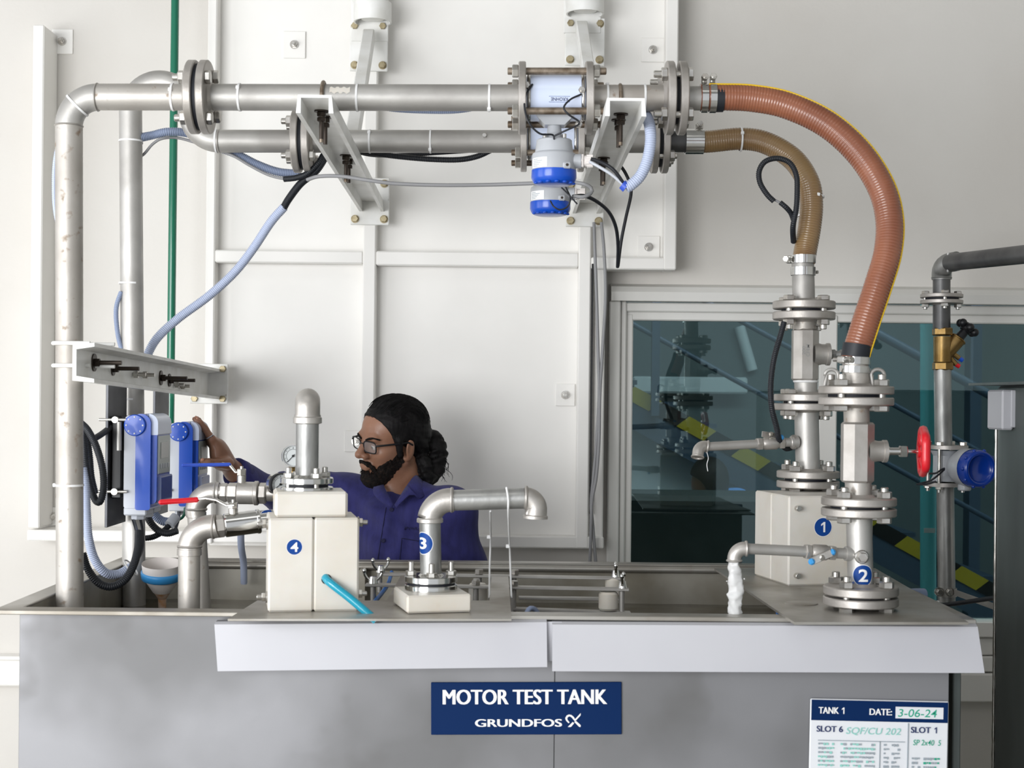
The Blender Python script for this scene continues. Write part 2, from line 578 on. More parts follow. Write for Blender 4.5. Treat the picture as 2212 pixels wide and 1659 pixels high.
def smooth_path(pts, step):
    """Catmull-Rom through pts, resampled evenly by step"""
    p = [Vector(q) for q in pts]
    p = [p[0] * 2 - p[1]] + p + [p[-1] * 2 - p[-2]]
    out = []
    for i in range(1, len(p) - 2):
        for k in range(24):
            t = k / 24
            a, b, c, d = p[i - 1], p[i], p[i + 1], p[i + 2]
            out.append(0.5 * ((2 * b) + (c - a) * t + (2 * a - 5 * b + 4 * c - d) * t * t + (3 * b - a - 3 * c + d) * t ** 3))
    out.append(p[-2])
    L = [0.0]
    for i in range(1, len(out)):
        L.append(L[-1] + (out[i] - out[i - 1]).length)
    n = max(3, int(L[-1] / step))
    res, j = [], 0
    for i in range(n + 1):
        d = L[-1] * i / n
        while j < len(L) - 2 and L[j + 1] < d:
            j += 1
        t = (d - L[j]) / max(1e-9, L[j + 1] - L[j])
        res.append(out[j].lerp(out[j + 1], t))
    return res


def cable(b, pts, r, step=0.008, n=8):
    b.tube(smooth_path(pts, step), r, n)
    return b


def corrugated(b, pts, r, pitch=0.0045, depth=0.12, n=12):
    path = smooth_path(pts, pitch / 4)
    rr = [r * (1 - depth * (0, 1, 1, 0)[i % 4] * 1.0) for i in range(len(path))]
    b.tube(path, rr, n)
    return b


def pp(pts, Y=None):
    """pixel points with distances -> points of the place"""
    return [P(q[0], q[1], q[2] if len(q) > 2 else Y) for q in pts]


def pxarc(cx, cy, R, a0, a1, Y, n=14):
    return [P(cx + R * math.cos(math.radians(a0 + (a1 - a0) * i / n)), cy - R * math.sin(math.radians(a0 + (a1 - a0) * i / n)), Y) for i in range(n + 1)]


# lettering as flat meshes
def text_data(body, bold=0.0, shear=0.0):
    cu = bpy.data.curves.new('lettering', 'FONT')
    cu.body = body
    cu.offset = bold
    cu.shear = shear
    cu.resolution_u = 4
    o = bpy.data.objects.new('lettering', cu)
    COL.objects.link(o)
    bpy.context.view_layer.update()
    dg = bpy.context.evaluated_depsgraph_get()
    me = bpy.data.meshes.new_from_object(o.evaluated_get(dg))
    vs = [v.co.copy() for v in me.vertices]
    fs = [tuple(p.vertices) for p in me.polygons]
    bpy.data.objects.remove(o)
    bpy.data.meshes.remove(me)
    lo = Vector((min(v.x for v in vs), min(v.y for v in vs), 0))
    hi = Vector((max(v.x for v in vs), max(v.y for v in vs), 0))
    return [Vector(((v.x - lo.x) / (hi.x - lo.x) - 0.5, (v.y - lo.y) / (hi.y - lo.y) - 0.5, 0)) for v in vs], fs


ONE = [(-0.5, 0.28), (-0.5, 0.10), (0.05, 0.26), (0.05, -0.5), (0.5, -0.5), (0.5, 0.5), (0.12, 0.5)]


def lettering(name, body, m, w, h, material, parent, bold=0.01, wrap=None, shear=0.0, label=None, heavy=0.0):
    """body drawn w by h around the origin of m (x right, y up, z towards the reader)"""
    vs, fs = ([Vector((x, y, 0)) for x, y in ONE], [(0, 1, 2, 3, 4, 5, 6)]) if body == '1' else text_data(body, bold, shear)
    if wrap:
        bm = bmesh.new()
        bv = [bm.verts.new(v) for v in vs]
        for f in fs:
            try:
                bm.faces.new([bv[i] for i in f])
            except ValueError:
                pass
        bmesh.ops.triangulate(bm, faces=bm.faces)
        for _ in range(3):
            long_ = [e for e in bm.edges if e.calc_length() > 0.14]
            if long_:
                bmesh.ops.subdivide_edges(bm, edges=long_, cuts=1)
                bmesh.ops.triangulate(bm, faces=bm.faces)
        bm.verts.index_update()
        vs, fs = [v.co.copy() for v in bm.verts], [tuple(v.index for v in f.verts) for f in bm.faces]
        bm.free()
    fn = wrap or (lambda x, y: m @ Vector((x, y, 0)))
    b = MB()
    if heavy:
        for i, dx in enumerate((0, -heavy, heavy)):
            m2_ = m @ Matrix.Translation((dx, 0, 0.00006 * i))
            b.add([m2_ @ Vector((v.x * (w - 2 * heavy), v.y * h, 0)) for v in vs], fs)
    else:
        b.add([fn(v.x * w, v.y * h) for v in vs], fs)
    return b.build(name, material, parent, label)


def facing(loc, ang=0.0, tilt=0.0):
    """frame on a surface that faces the hall (towards -Y): x right, y up, z out; ang turns it in its plane"""
    m = Matrix(((1, 0, 0), (0, 0, -1), (0, 1, 0))).to_4x4()
    m.translation = Vector(loc)
    return m @ Matrix.Rotation(ang, 4, 'Z')

# ------------------------------------------------------------------ the setting
YF, YS, YW = 4.64, 4.70, 4.78        # frame front, panel sheet, wall
struct(MB().box((0.0, 3.6, -0.05), (11, 9.4, 0.1)).build('floor', 'floor'))

wx0, wx1 = P(1322, 900, YW).x, 4.0
wz0, wz1 = 0.52, P(1600, 640, YW).z
b = MB()
b.box(((-4.2 + wx0) / 2, YW + 0.1, 2.5), (wx0 + 4.2, 0.2, 5.0))
b.box(((wx0 + wx1) / 2, YW + 0.1, (wz1 + 5.0) / 2), (wx1 - wx0, 0.2, 5.0 - wz1))
b.box(((wx0 + wx1) / 2, YW + 0.1, wz0 / 2), (wx1 - wx0, 0.2, wz0))
struct(b.build('wall_back', 'wall'))
struct(MB().box((4.05, 0.9, 2.5), (0.1, 7.9, 5.0)).build('wall_right', 'hall_wall'))  # unseen wall, added to dim fill and reflections from the right
struct(MB().box((0.4, 0.9, 5.05), (7.4, 7.9, 0.1)).build('ceiling', 'hall_ceiling'))  # unseen, added to hold back fill light from above
# pale ledge running along the wall
z0, z1 = P(20, 1478, YW).z, P(20, 1412, YW).z
b = MB()
b.box(((-4.2 + wx0) / 2, YW - 0.02, (z0 + z1) / 2), (wx0 + 4.2, 0.04, z1 - z0), bev=0.006)
b.box(((-4.2 + wx0) / 2, YW - 0.03, z1 - 0.006), (wx0 + 4.2, 0.06, 0.014), bev=0.005)
struct(b.build('trim_1', 'panel'))

# window: aluminium frame, tinted panes, room behind
win = struct(bpy.data.objects.new('window_1', None))
win.location = ((wx0 + wx1) / 2, YW, wz0)
COL.objects.link(win)
ORG[win.name] = Vector(win.location)


def wbar(x0, x1, z0, z1, y0, y1, name='frame_profile', material='alu', bev=0.004):
    MB().box(((x0 + x1) / 2, (y0 + y1) / 2, (z0 + z1) / 2), (x1 - x0, y1 - y0, z1 - z0), bev=bev).build(name, material, win)


zt = P(1600, 640, YW).z
# sloped head casing above the window
hz0, hz1 = P(1600, 652, YW - 0.05).z, P(1600, 621, YW - 0.05).z
MB().loft([Vector((wx0 - 0.01, y, z)) for y, z in ((YW, hz0), (YW - 0.055, hz0), (YW - 0.06, hz1 - 0.018), (YW - 0.045, hz1), (YW, hz1 + 0.012))],
          [Vector((wx1, y, z)) for y, z in ((YW, hz0), (YW - 0.055, hz0), (YW - 0.06, hz1 - 0.018), (YW - 0.045, hz1), (YW, hz1 + 0.012))]).build('head_casing', 'alu', win)
xa, xb, xc, xg = (P(q, 900, YW).x for q in (1328, 1337, 1348, 1366))
sill = P(2110, 1340, YW).z
wbar(wx0 - 0.015, xb, wz0, hz0, YW - 0.04, YW + 0.02)
wbar(xb + 0.001, xc + 0.004, wz0, hz0, YW - 0.02, YW + 0.04)
wbar(xc, xg, sill, P(1600, 680, YW).z, YW + 0.0, YW + 0.05)
wbar(xb, wx1, P(1600, 676, YW).z, P(1600, 656, YW).z, YW - 0.012, YW + 0.04)
gz1 = P(1600, 694, YW).z
wbar(xb + 0.01, wx1, gz1, P(1600, 674, YW).z, YW + 0.002, YW + 0.045)
mx0, mx1 = P(1768, 900, YW).x, P(1807, 900, YW).x
wbar(mx0, mx1, sill, P(1600, 679, YW).z, YW - 0.006, YW + 0.05)
for zz0, zz1, yy in ((1374, 1340, -0.03), (1414, 1377, -0.01), (1449, 1416, -0.02), (1512, 1452, -0.035)):
    wbar(xb, wx1, P(2110, zz0, YW).z, P(2110, zz1, YW).z, YW + yy, YW + 0.05, material='panel')
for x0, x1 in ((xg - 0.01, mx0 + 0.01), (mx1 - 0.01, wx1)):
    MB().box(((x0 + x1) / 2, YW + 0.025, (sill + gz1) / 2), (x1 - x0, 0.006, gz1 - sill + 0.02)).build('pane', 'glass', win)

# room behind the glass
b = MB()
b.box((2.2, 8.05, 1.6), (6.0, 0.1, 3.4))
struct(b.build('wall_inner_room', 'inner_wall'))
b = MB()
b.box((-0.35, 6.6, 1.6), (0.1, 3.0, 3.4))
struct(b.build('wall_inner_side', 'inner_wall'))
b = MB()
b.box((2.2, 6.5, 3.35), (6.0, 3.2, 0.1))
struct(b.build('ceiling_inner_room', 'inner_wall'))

YB = 6.4
# stair: two stringers with hazard tape, rails and posts, running down to the right
st = thing('staircase', 'steel staircase with black and yellow tape behind the window', 'staircase', P(1750, 1100, YB))
A0, A1 = P(1290, 815, YB), P(2330, 1385, YB)
d = (A1 - A0).normalized()
nrm = Vector((-d.z, 0, d.x))
if nrm.z < 0:
    nrm = -nrm
Ls = (A1 - A0).length
ms = Matrix((d, Vector((0, 1, 0)), nrm)).transposed().to_4x4()
ms.translation = A0
MB().box((Ls / 2, 0.04, -0.045), (Ls, 0.02, 0.16), ms).build('stringer', 'rail', st)
k = 0
x = 0.0
while x < Ls - 0.1:
    poly = [(x, -0.02), (x + 0.135, -0.02), (x + 0.165, 0.045), (x + 0.03, 0.045)]
    mm = ms @ Matrix.Translation((0, 0.03, 0)) @ Matrix.Rotation(math.pi / 2, 4, 'X')
    MB().prism(poly, mm, 0.004).build('tape_stripe', 'hazard_yellow' if k % 2 else 'hazard_black', st)
    x += 0.137
    k += 1
for off, rr in ((0.28, 0.012), (0.52, 0.012), (0.76, 0.02)):
    MB().cyl(A0 + nrm * off, A1 + nrm * off, rr, n=10).build('rail', 'rail', st)
for t in (0.12, 0.42, 0.72, 0.98):
    q = A0.lerp(A1, t)
    MB().box(q + Vector((0, 0, 0.42)), (0.035, 0.035, 0.9)).build('post', 'rail', st)
for i in range(12):
    q = A0.lerp(A1, i / 12) + Vector((0.05, 0.3, -0.02))
    MB().box(q, (0.26, 0.5, 0.02)).build('tread', 'rail', st)

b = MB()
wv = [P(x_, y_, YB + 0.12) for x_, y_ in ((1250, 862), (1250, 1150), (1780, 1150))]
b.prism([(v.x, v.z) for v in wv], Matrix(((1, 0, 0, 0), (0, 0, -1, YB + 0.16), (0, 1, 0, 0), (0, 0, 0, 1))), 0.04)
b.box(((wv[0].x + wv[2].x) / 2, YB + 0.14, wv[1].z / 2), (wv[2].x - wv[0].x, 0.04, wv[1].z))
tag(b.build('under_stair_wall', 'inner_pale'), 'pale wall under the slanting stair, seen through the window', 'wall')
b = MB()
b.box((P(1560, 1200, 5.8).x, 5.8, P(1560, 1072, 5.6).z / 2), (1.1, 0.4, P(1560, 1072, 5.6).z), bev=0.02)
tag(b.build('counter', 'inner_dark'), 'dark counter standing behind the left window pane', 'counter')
tp = thing('teal_pipe', 'pale teal vertical pipe behind the right window pane', 'pipe', P(2005, 1500, 5.2))
MB().cyl(P(2005, 640, 5.2), P(2005, 1770, 5.2), S(17, 5.2), n=20).build('pipe', 'inner_teal', tp)
MB().box(P(2008, 1146, 5.17), (S(24, 5.2), 0.004, S(10, 5.2))).build('marker', 'white', tp)
pt = thing('dark_duct', 'dark teal vertical duct between stair rails behind the glass', 'duct', P(2100, 1500, 7.5))
MB().box(P(2100, 1000, 7.5), (S(24, 7.5), 0.1, 3.2)).build('duct', 'rail', pt)
tag(MB().box((P(1490, 832, 7.9).x, 7.9, P(1490, 832, 7.9).z), (0.62, 0.05, 0.09), bev=0.01).build('reflection_bar', 'inner_pale'), 'long pale bar behind the glass in place of a reflection', 'shelf')  # pale bar added in place of a ceiling light's reflection in the glass
lp = thing('strip_lamp', 'slim slanting strip lamp glimpsed behind the left pane', 'lamp', P(1610, 740, 7.8))
MB().cyl(P(1597, 705, 7.97), P(1625, 800, 7.97), 0.03, n=10).build('tube', 'inner_pale', lp)

# ------------------------------------------------------------------ white steel wall frame with panels
wf = thing('wall_frame', 'white steel frame with flat panels fixed to the wall', 'wall frame', P(760, 1185, YF))


def fbar(x0, x1, y0, y1, Ya=YF, Yb=YS + 0.03, name='post', material='panel', bev=0.004):
    if name == 'beam' and Ya == YF:
        Ya = YF + 0.0015
    """frame bar that fills the picture box x0..x1, y0..y1 at its front face"""
    a, c = P((x0 + x1) / 2, y0, Ya), P((x0 + x1) / 2, y1, Ya)
    MB().box(((a.x + c.x) / 2, (Ya + Yb) / 2, (a.z + c.z) / 2), (S(x1 - x0, Ya), Yb - Ya, a.z - c.z), bev=bev).build(name, material, wf)


def sheet(x0, x1, y0, y1, Ya=YS, t=0.02):
    a, c = P(x0, (y0 + y1) / 2, Ya), P(x1, (y0 + y1) / 2, Ya)
    zt_, zb_ = P((x0 + x1) / 2, y0, Ya).z, P((x0 + x1) / 2, y1, Ya).z
    MB().box(((a.x + c.x) / 2, Ya + t / 2, (zt_ + zb_) / 2), (c.x - a.x, t, zt_ - zb_), bev=0.002).build('panel', 'panel', wf)


fbar(66, 90, 53, 1141, Yb=YW)
fbar(444, 464, -80, 1175, Yb=YW)
fbar(784, 812, -80, 1175)
fbar(1250, 1277, -80, 1185)
fbar(1437, 1464, -80, 583)
fbar(464, 784, 541, 568, name='beam')
fbar(812, 1250, 544, 575, name='beam')
fbar(1277, 1437, 556, 582, name='beam')
fbar(58, 784, 1148, 1172, Ya=YF + 0.012, Yb=YW, name='beam')
fbar(784, 1304, 1157, 1183, name='beam')
fbar(1284, 1305, 575, 1183, Ya=YF + 0.02, name='post')
sheet(455, 800, -80, 556, YS + 0.001)
sheet(800, 1262, -80, 560)
sheet(1262, 1460, -80, 580, YS + 0.001)
sheet(455, 800, 560, 1180, YS + 0.002)
sheet(800, 1290, 565, 1180, YS + 0.001)
# mounting tabs with anchor bolts
for tx, ty, tw, th in ((135, 90, 46, 54), (636, 97, 48, 58), (1410, 108, 50, 52), (1401, 534, 48, 48), (1221, 853, 42, 48), (769, 953, 50, 46), (116, 1115, 30, 40)):
    c = P(tx, ty, (YW if tx < 200 else YS) - 0.003)
    t_ = MB().box(c, (S(tw, YS), 0.006, S(th, YS)), bev=0.0015).build('mounting_tab', 'panel', wf)
    b = MB()
    b.cyl(c + Vector((0, -0.003, 0)), c + Vector((0, -0.007, 0)), 0.014, n=18)
    b.hexa(c + Vector((0, -0.007, 0)), c + Vector((0, -0.017, 0)), 0.0105)
    b.cyl(c + Vector((0, -0.017, 0)), c + Vector((0, -0.03, 0)), 0.006, n=12, bev=0.001)
    b.build('anchor_bolt', 'bolt', t_)

# ------------------------------------------------------------------ channel brackets that carry the pipes
ZT = P(690, 205, 3.03).z
LEG, TH = 0.038, 0.006


def channel_bracket(label, fx, rx, fw, yaw_px, plates, sets):
    """fx, rx: picture x of the front and the wall end; the channel opens downwards"""
    a, c = P(fx, 205, 3.03), P(rx, 432, YF - 0.012)
    a.z = c.z = ZT
    t = thing('pipe_bracket', label, 'bracket', (c.x, YF, c.z))
    d = (c - a).normalized()
    x = Vector((d.y, -d.x, 0))
    hw = fw / 2
    sec = [(-hw, 0), (hw, 0), (hw + 0.004, -LEG), (hw - TH, -LEG), (hw - TH, -TH), (-hw + TH, -TH), (-hw + TH, -LEG), (-hw - 0.004, -LEG)]
    MB().loft([a + x * u + Vector((0, 0, v)) for u, v in sec], [c + x * u + Vector((0, 0, v)) for u, v in sec]).build('channel', 'bracket', t)
    for (x0, x1, y0, y1) in plates:
        pc = P((x0 + x1) / 2, (y0 + y1) / 2, YF - 0.006)
        pl = MB().box(pc, (S(x1 - x0, YF), 0.011, S(y1 - y0, YF)), bev=0.002).build('wall_plate', 'bracket', t)
        for sx in (-1, 1):
            for sy in (-1, 1):
                q = pc + Vector((sx * (S(x1 - x0, YF) / 2 - 0.016), -0.0055, sy * (S(y1 - y0, YF) / 2 - 0.018)))
                bb = MB()
                bb.cyl(q, q + Vector((0, -0.003, 0)), 0.013, n=16)
                bb.hexa(q + Vector((0, -0.003, 0)), q + Vector((0, -0.013, 0)), 0.011)
                bb.build('bolt', 'yellow_bolt', pl)
    return t, a, c, d, x


bl, la, lc, ld, lx = channel_bracket('white steel channel bracket under the pipes, nearest the flange with dark gasket', 680, 803, 0.070, 0,
                                     ((757, 841, 385, 486), (756, 838, 46, 154)), None)
br, ra, rc, rd, rx_ = channel_bracket('white steel channel bracket under the pipes, beside the pale blue bent conduit', 1352, 1266, 0.078, 0,
                                      ((1222, 1304, 388, 490), (1221, 1306, 40, 142)), None)
# diagonal braces up to the wall, with their upper shoes
for t, a, c, ux, uy, ex in ((bl, la, lc, 797, 76, 0.0), (br, ra, rc, 1256, 58, 0.0)):
    p0 = a.lerp(c, 0.50) + Vector((0, 0, 0.0))
    p1 = P(ux, uy, YF - 0.05)
    dd = (p1 - p0)
    m = mtx(p0, dd, (1, 0, 0))
    MB().box((0, 0, dd.length / 2), (0.042, 0.036, dd.length), m, 0.003).build('brace', 'bracket', t)
    q = P(ux + 8, uy - 48, YF - 0.05)
    b = MB()
    b.lathe([(0.055, -0.03), (0.06, -0.03), (0.06, 0.03), (0.055, 0.03)], mtx(q, (0, 0, 1)), 20, False, math.pi * 0.0, math.pi * 2)
    b.cyl(q + Vector((0, 0, -0.02)), q + Vector((0, 0, 0.35)), 0.036, n=18)
    b.build('clamp_collar', 'bracket', t)
    MB().box(P(ux + 2, uy - 40, YF - 0.008), (S(80, YF), 0.014, 0.16), bev=0.002).build('upper_plate', 'bracket', t)

# U-bolts over the pipes with their nuts hanging below the channel
YA, YP = 3.2, 3.78
RA, RB = S(28.5, YA), S(24, YP)
ZA, ZB = ZT + RA, ZT + RB


def ubolt(t, c, r, off, mname='black_bolt'):
    """c: point on the channel top under the pipe; pipe axis along x"""
    rr = 0.0045
    R = r + rr
    pts = [c + Vector((off, -R, -0.075)), c + Vector((off, -R, r))]
    pts += [c + Vector((off, -R * math.cos(a), r + R * math.sin(a))) for a in [math.pi * i / 14 for i in range(1, 14)]]
    pts += [c + Vector((off, R, r)), c + Vector((off, R, -0.06))]
    b = MB()
    b.tube(pts, rr, 10)
    u = b.build('u_bolt', 'brown_bolt', t)
    for sy, z in ((-1, -0.0), (1, -0.0)):
        bb = MB()
        q = c + Vector((off, sy * R, -TH))
        bb.cyl(q, q + Vector((0, 0, -0.003)), 0.016, n=16)
        bb.hexa(q + Vector((0, 0, -0.003)), q + Vector((0, 0, -0.013)), 0.0105)
        bb.hexa(q + Vector((0, 0, -0.015)), q + Vector((0, 0, -0.024)), 0.010)
        bb.cyl(q + Vector((0, 0, -0.02)), q + Vector((0, 0, -0.062)), 0.0048, n=10)
        bb.build('nut', mname, u)


for t, a, c in ((bl, la, lc), (br, ra, rc)):
    for Y, r in ((YA, RA), (YP, RB)):
        q = a.lerp(c, (Y - a.y) / (c.y - a.y))
        ubolt(t, Vector((q.x, Y, ZT)), r, 0.0)

# lower bracket on the left, channel lying on its side and carrying the two display units
t = thing('side_bracket', 'white steel channel bracket above the blue display units', 'bracket', P(450, 860, YF))
f0, f1 = P(157, 744, 3.09), P(157, 822, 3.09)
r0, r1 = P(445, 800, YF - 0.01), P(445, 860, YF - 0.01)


def csec(top, bot, w):
    h = top.z - bot.z
    x, y = top.x, top.y
    pts = [(0, 0), (w, 0.004), (w, -0.004), (0.008, -0.010), (0.008, -h + 0.010), (w, -h + 0.004), (w, -h - 0.004), (0, -h)]
    return [Vector((x + u, y, top.z + v)) for u, v in pts]


MB().loft(csec(f0, f1, 0.046), csec(r0, r1, 0.046)).build('channel', 'bracket', t)
pc = P(452, 829, YF - 0.006)
pl = MB().box(pc, (S(82, YF), 0.011, S(86, YF)), bev=0.002).build('wall_plate', 'bracket', t)
for sx in (-1, 1):
    for sy in (-1, 1):
        q = pc + Vector((sx * (S(82, YF) / 2 - 0.016), -0.0055, sy * (S(86, YF) / 2 - 0.016)))
        bb = MB()
        bb.hexa(q, q + Vector((0, -0.011, 0)), 0.011)
        bb.build('bolt', 'yellow_bolt', pl)


def side_at(Y, f):
    k = (Y - f0.y) / (r0.y - f0.y)
    a, c = f0.lerp(r0, k), f1.lerp(r1, k)
    return a.lerp(c, f)


for Y, f, L_, mn, rw in ((3.23, 0.42, 0.05, 'black_bolt', 0.02), (3.40, 0.5, 0.05, 'black_bolt', 0.017), (3.6, 0.58, 0.02, 'bolt', 0.0), (3.70, 0.55, 0.02, 'bolt', 0.0),
                         (3.92, 0.55, 0.06, 'black_bolt', 0.02), (4.03, 0.58, 0.06, 'black_bolt', 0.018), (4.10, 0.7, 0.016, 'bolt', 0), (4.18, 0.72, 0.016, 'bolt', 0)):
    q = side_at(Y, f) + Vector((0.008, 0, 0))
    bb = MB()
    if rw:
        bb.cyl(q, q + Vector((0.003, 0, 0)), rw, n=18)
    bb.hexa(q + Vector((0.003, 0, 0)), q + Vector((0.014, 0, 0)), 0.010)
    bb.cyl(q, q + Vector((L_ + 0.012, 0, 0)), 0.005, n=10)
    bb.build('bolt', mn, t)
# painted U-bolts that hold the front riser
for py in (742, 790):
    c = P(150, py, 3.2)
    b = MB()
    pts = [c + Vector((0.09, 0.034, 0)), c + Vector((0.0, 0.034, 0))] + [c + Vector((-0.034 * math.sin(a), 0.034 * math.cos(a), 0)) for a in [math.pi * i / 12 for i in range(1, 12)]] + [c + Vector((0, -0.034, 0)), c + Vector((0.055, -0.034, 0))]
    b.tube(pts, 0.0045, 10)
    b.build('u_bolt', 'bracket', t)

# ------------------------------------------------------------------ front pipe run (riser, elbow, long level pipe)
def ring_weld(parent, c, axis, r):
    MB().torus(mtx(c, axis), r, 0.0022, 28, 6).build('weld_bead', 'cast', parent)


XA = Vector((1, 0, 0))
fr = thing('front_pipe_run', 'stained steel pipe rising from the tank and running along the front', 'pipe', P(151, 1345, YA))
MB().cyl(P(151, 1420, YA), P(149, 272, YA), S(29, YA), n=36).build('riser', 'steel_rust', fr)
e = pxarc(211, 272, 62, 180, 90, YA)
MB().tube(e, S(29, YA), 32).build('elbow', 'steel', fr)
ring_weld(fr, e[0], (0, 0, 1), S(29, YA))
ring_weld(fr, e[-1], XA, S(29, YA))
ayf = lambda px: 209.5 + (px - 211) * 0.0022      # level line of the pipe in the picture


def PA(px):
    return P(px, ayf(px), YA)


MB().cyl(PA(211), PA(415), RA, n=36).build('pipe', 'steel_rust', fr)
MB().cyl(PA(445), PA(1120), RA, n=36).build('pipe', 'steel', fr)
MB().cyl(PA(1280), PA(1440), RA, n=36).build('pipe', 'steel_rust', fr)
MB().cyl(PA(1478), PA(1520), S(26, YA), n=32).build('hose_tail', 'steel', fr)
RF = S(79, YA)
flange_pair(fr, PA(432), PA(500) - PA(300), RF, 0.018, 0.009, RA, 4, 0.008, math.radians(32), top=0.026, flip=True, rg=RF * 0.9)
flange_pair(fr, PA(1459), PA(1500) - PA(1300), RF, 0.017, 0.010, RA, 4, 0.008, math.radians(45), top=0.03, flip=True, rg=RF * 0.7)
for px, an in ((374, 2.8), (518, 2.6), (772, 1.2), (1057, 4.2), (1312, 1.4), (1392, 1.2)):
    tie(fr, PA(px), XA, RA, an)
tie(fr, e[7], Vector((0.7, 0, 0.7)), RA + 0.001, 0.4)
for py in (1048,):
    tie(fr, P(150, py, YA), (0, 0, 1), S(29, YA), -1.5)
# patch of old paint on the pipe
b = MB()
c = PA(735)
vs = []
for i in range(13):
    for j in range(5):
        a = math.radians(98 + 28 * j / 4 + 5 * math.sin(i * 1.7))
        vs.append(c + Vector((S(-20 + 44 * i / 12, YA), -(RA + 0.0006) * math.sin(a), -(RA + 0.0006) * math.cos(a))))
b.add(vs, [(i * 5 + j, i * 5 + j + 1, (i + 1) * 5 + j + 1, (i + 1) * 5 + j) for i in range(12) for j in range(4)], True)
b.build('paint_patch', 'delrin', fr)

# ------------------------------------------------------------------ rear pipe run (riser, gooseneck, level pipe)
rr_ = thing('rear_pipe_run', 'steel pipe with a gooseneck bend running behind the front pipe', 'pipe', P(284, 1330, YP))
RR = S(24.5, YP)
MB().cyl(P(290, 1345, YP), P(282, 241, YP), RR, n=32).build('riser', 'steel', rr_)
g1 = pxarc(346, 241, 64, 180, 0, YP, 24)
MB().tube(g1, RR, 28).build('bend', 'steel', rr_)
g2 = pxarc(474, 241, 64, 180, 270, YP, 14)
MB().tube(g2, RR, 28).build('elbow', 'steel', rr_)
byf = lambda px: 305.0 + (px - 474) * 0.001


def PB(px):
    return P(px, byf(px), YP)


ring_weld(rr_, PB(474), XA, RR)
MB().cyl(PB(474), PB(642), RR, n=32).build('pipe', 'steel', rr_)
MB().cyl(PB(662), PB(1125), RR, n=32).build('pipe', 'steel', rr_)
MB().cyl(PB(1265), PB(1410), RR, n=32).build('pipe', 'steel', rr_)
MB().cyl(PB(1440), PB(1500), S(23, YP), n=28).build('hose_tail', 'dark_pipe', rr_)
RF2 = S(68, YP)
flange_pair(rr_, PB(654), PB(700) - PB(500), RF2, 0.018, 0.010, RR, 4, 0.008, math.radians(45), top=0.026, flip=True, rg=RF2 * 0.9)
flange_pair(rr_, PB(1424), PB(1500) - PB(1300), RF2, 0.017, 0.010, RR, 4, 0.008, math.radians(45), top=0.02, rg=RF2 * 0.8)
for px, an in ((468, 0.2), (799, 2.5), (930, 4.0)):
    tie(rr_, PB(px), XA, RR, an)
for py in (305, 612, 862):
    tie(rr_, P(282.5, py, YP), (0, 0, 1), RR, 2.4)

q = PB(1047) + Vector((0, -RR, 0.01))
MB().hexa(q + Vector((0, 0.003, 0)), q + Vector((0, -0.008, 0)), 0.006).build('screw', 'bolt', rr_)

# ------------------------------------------------------------------ flow meters


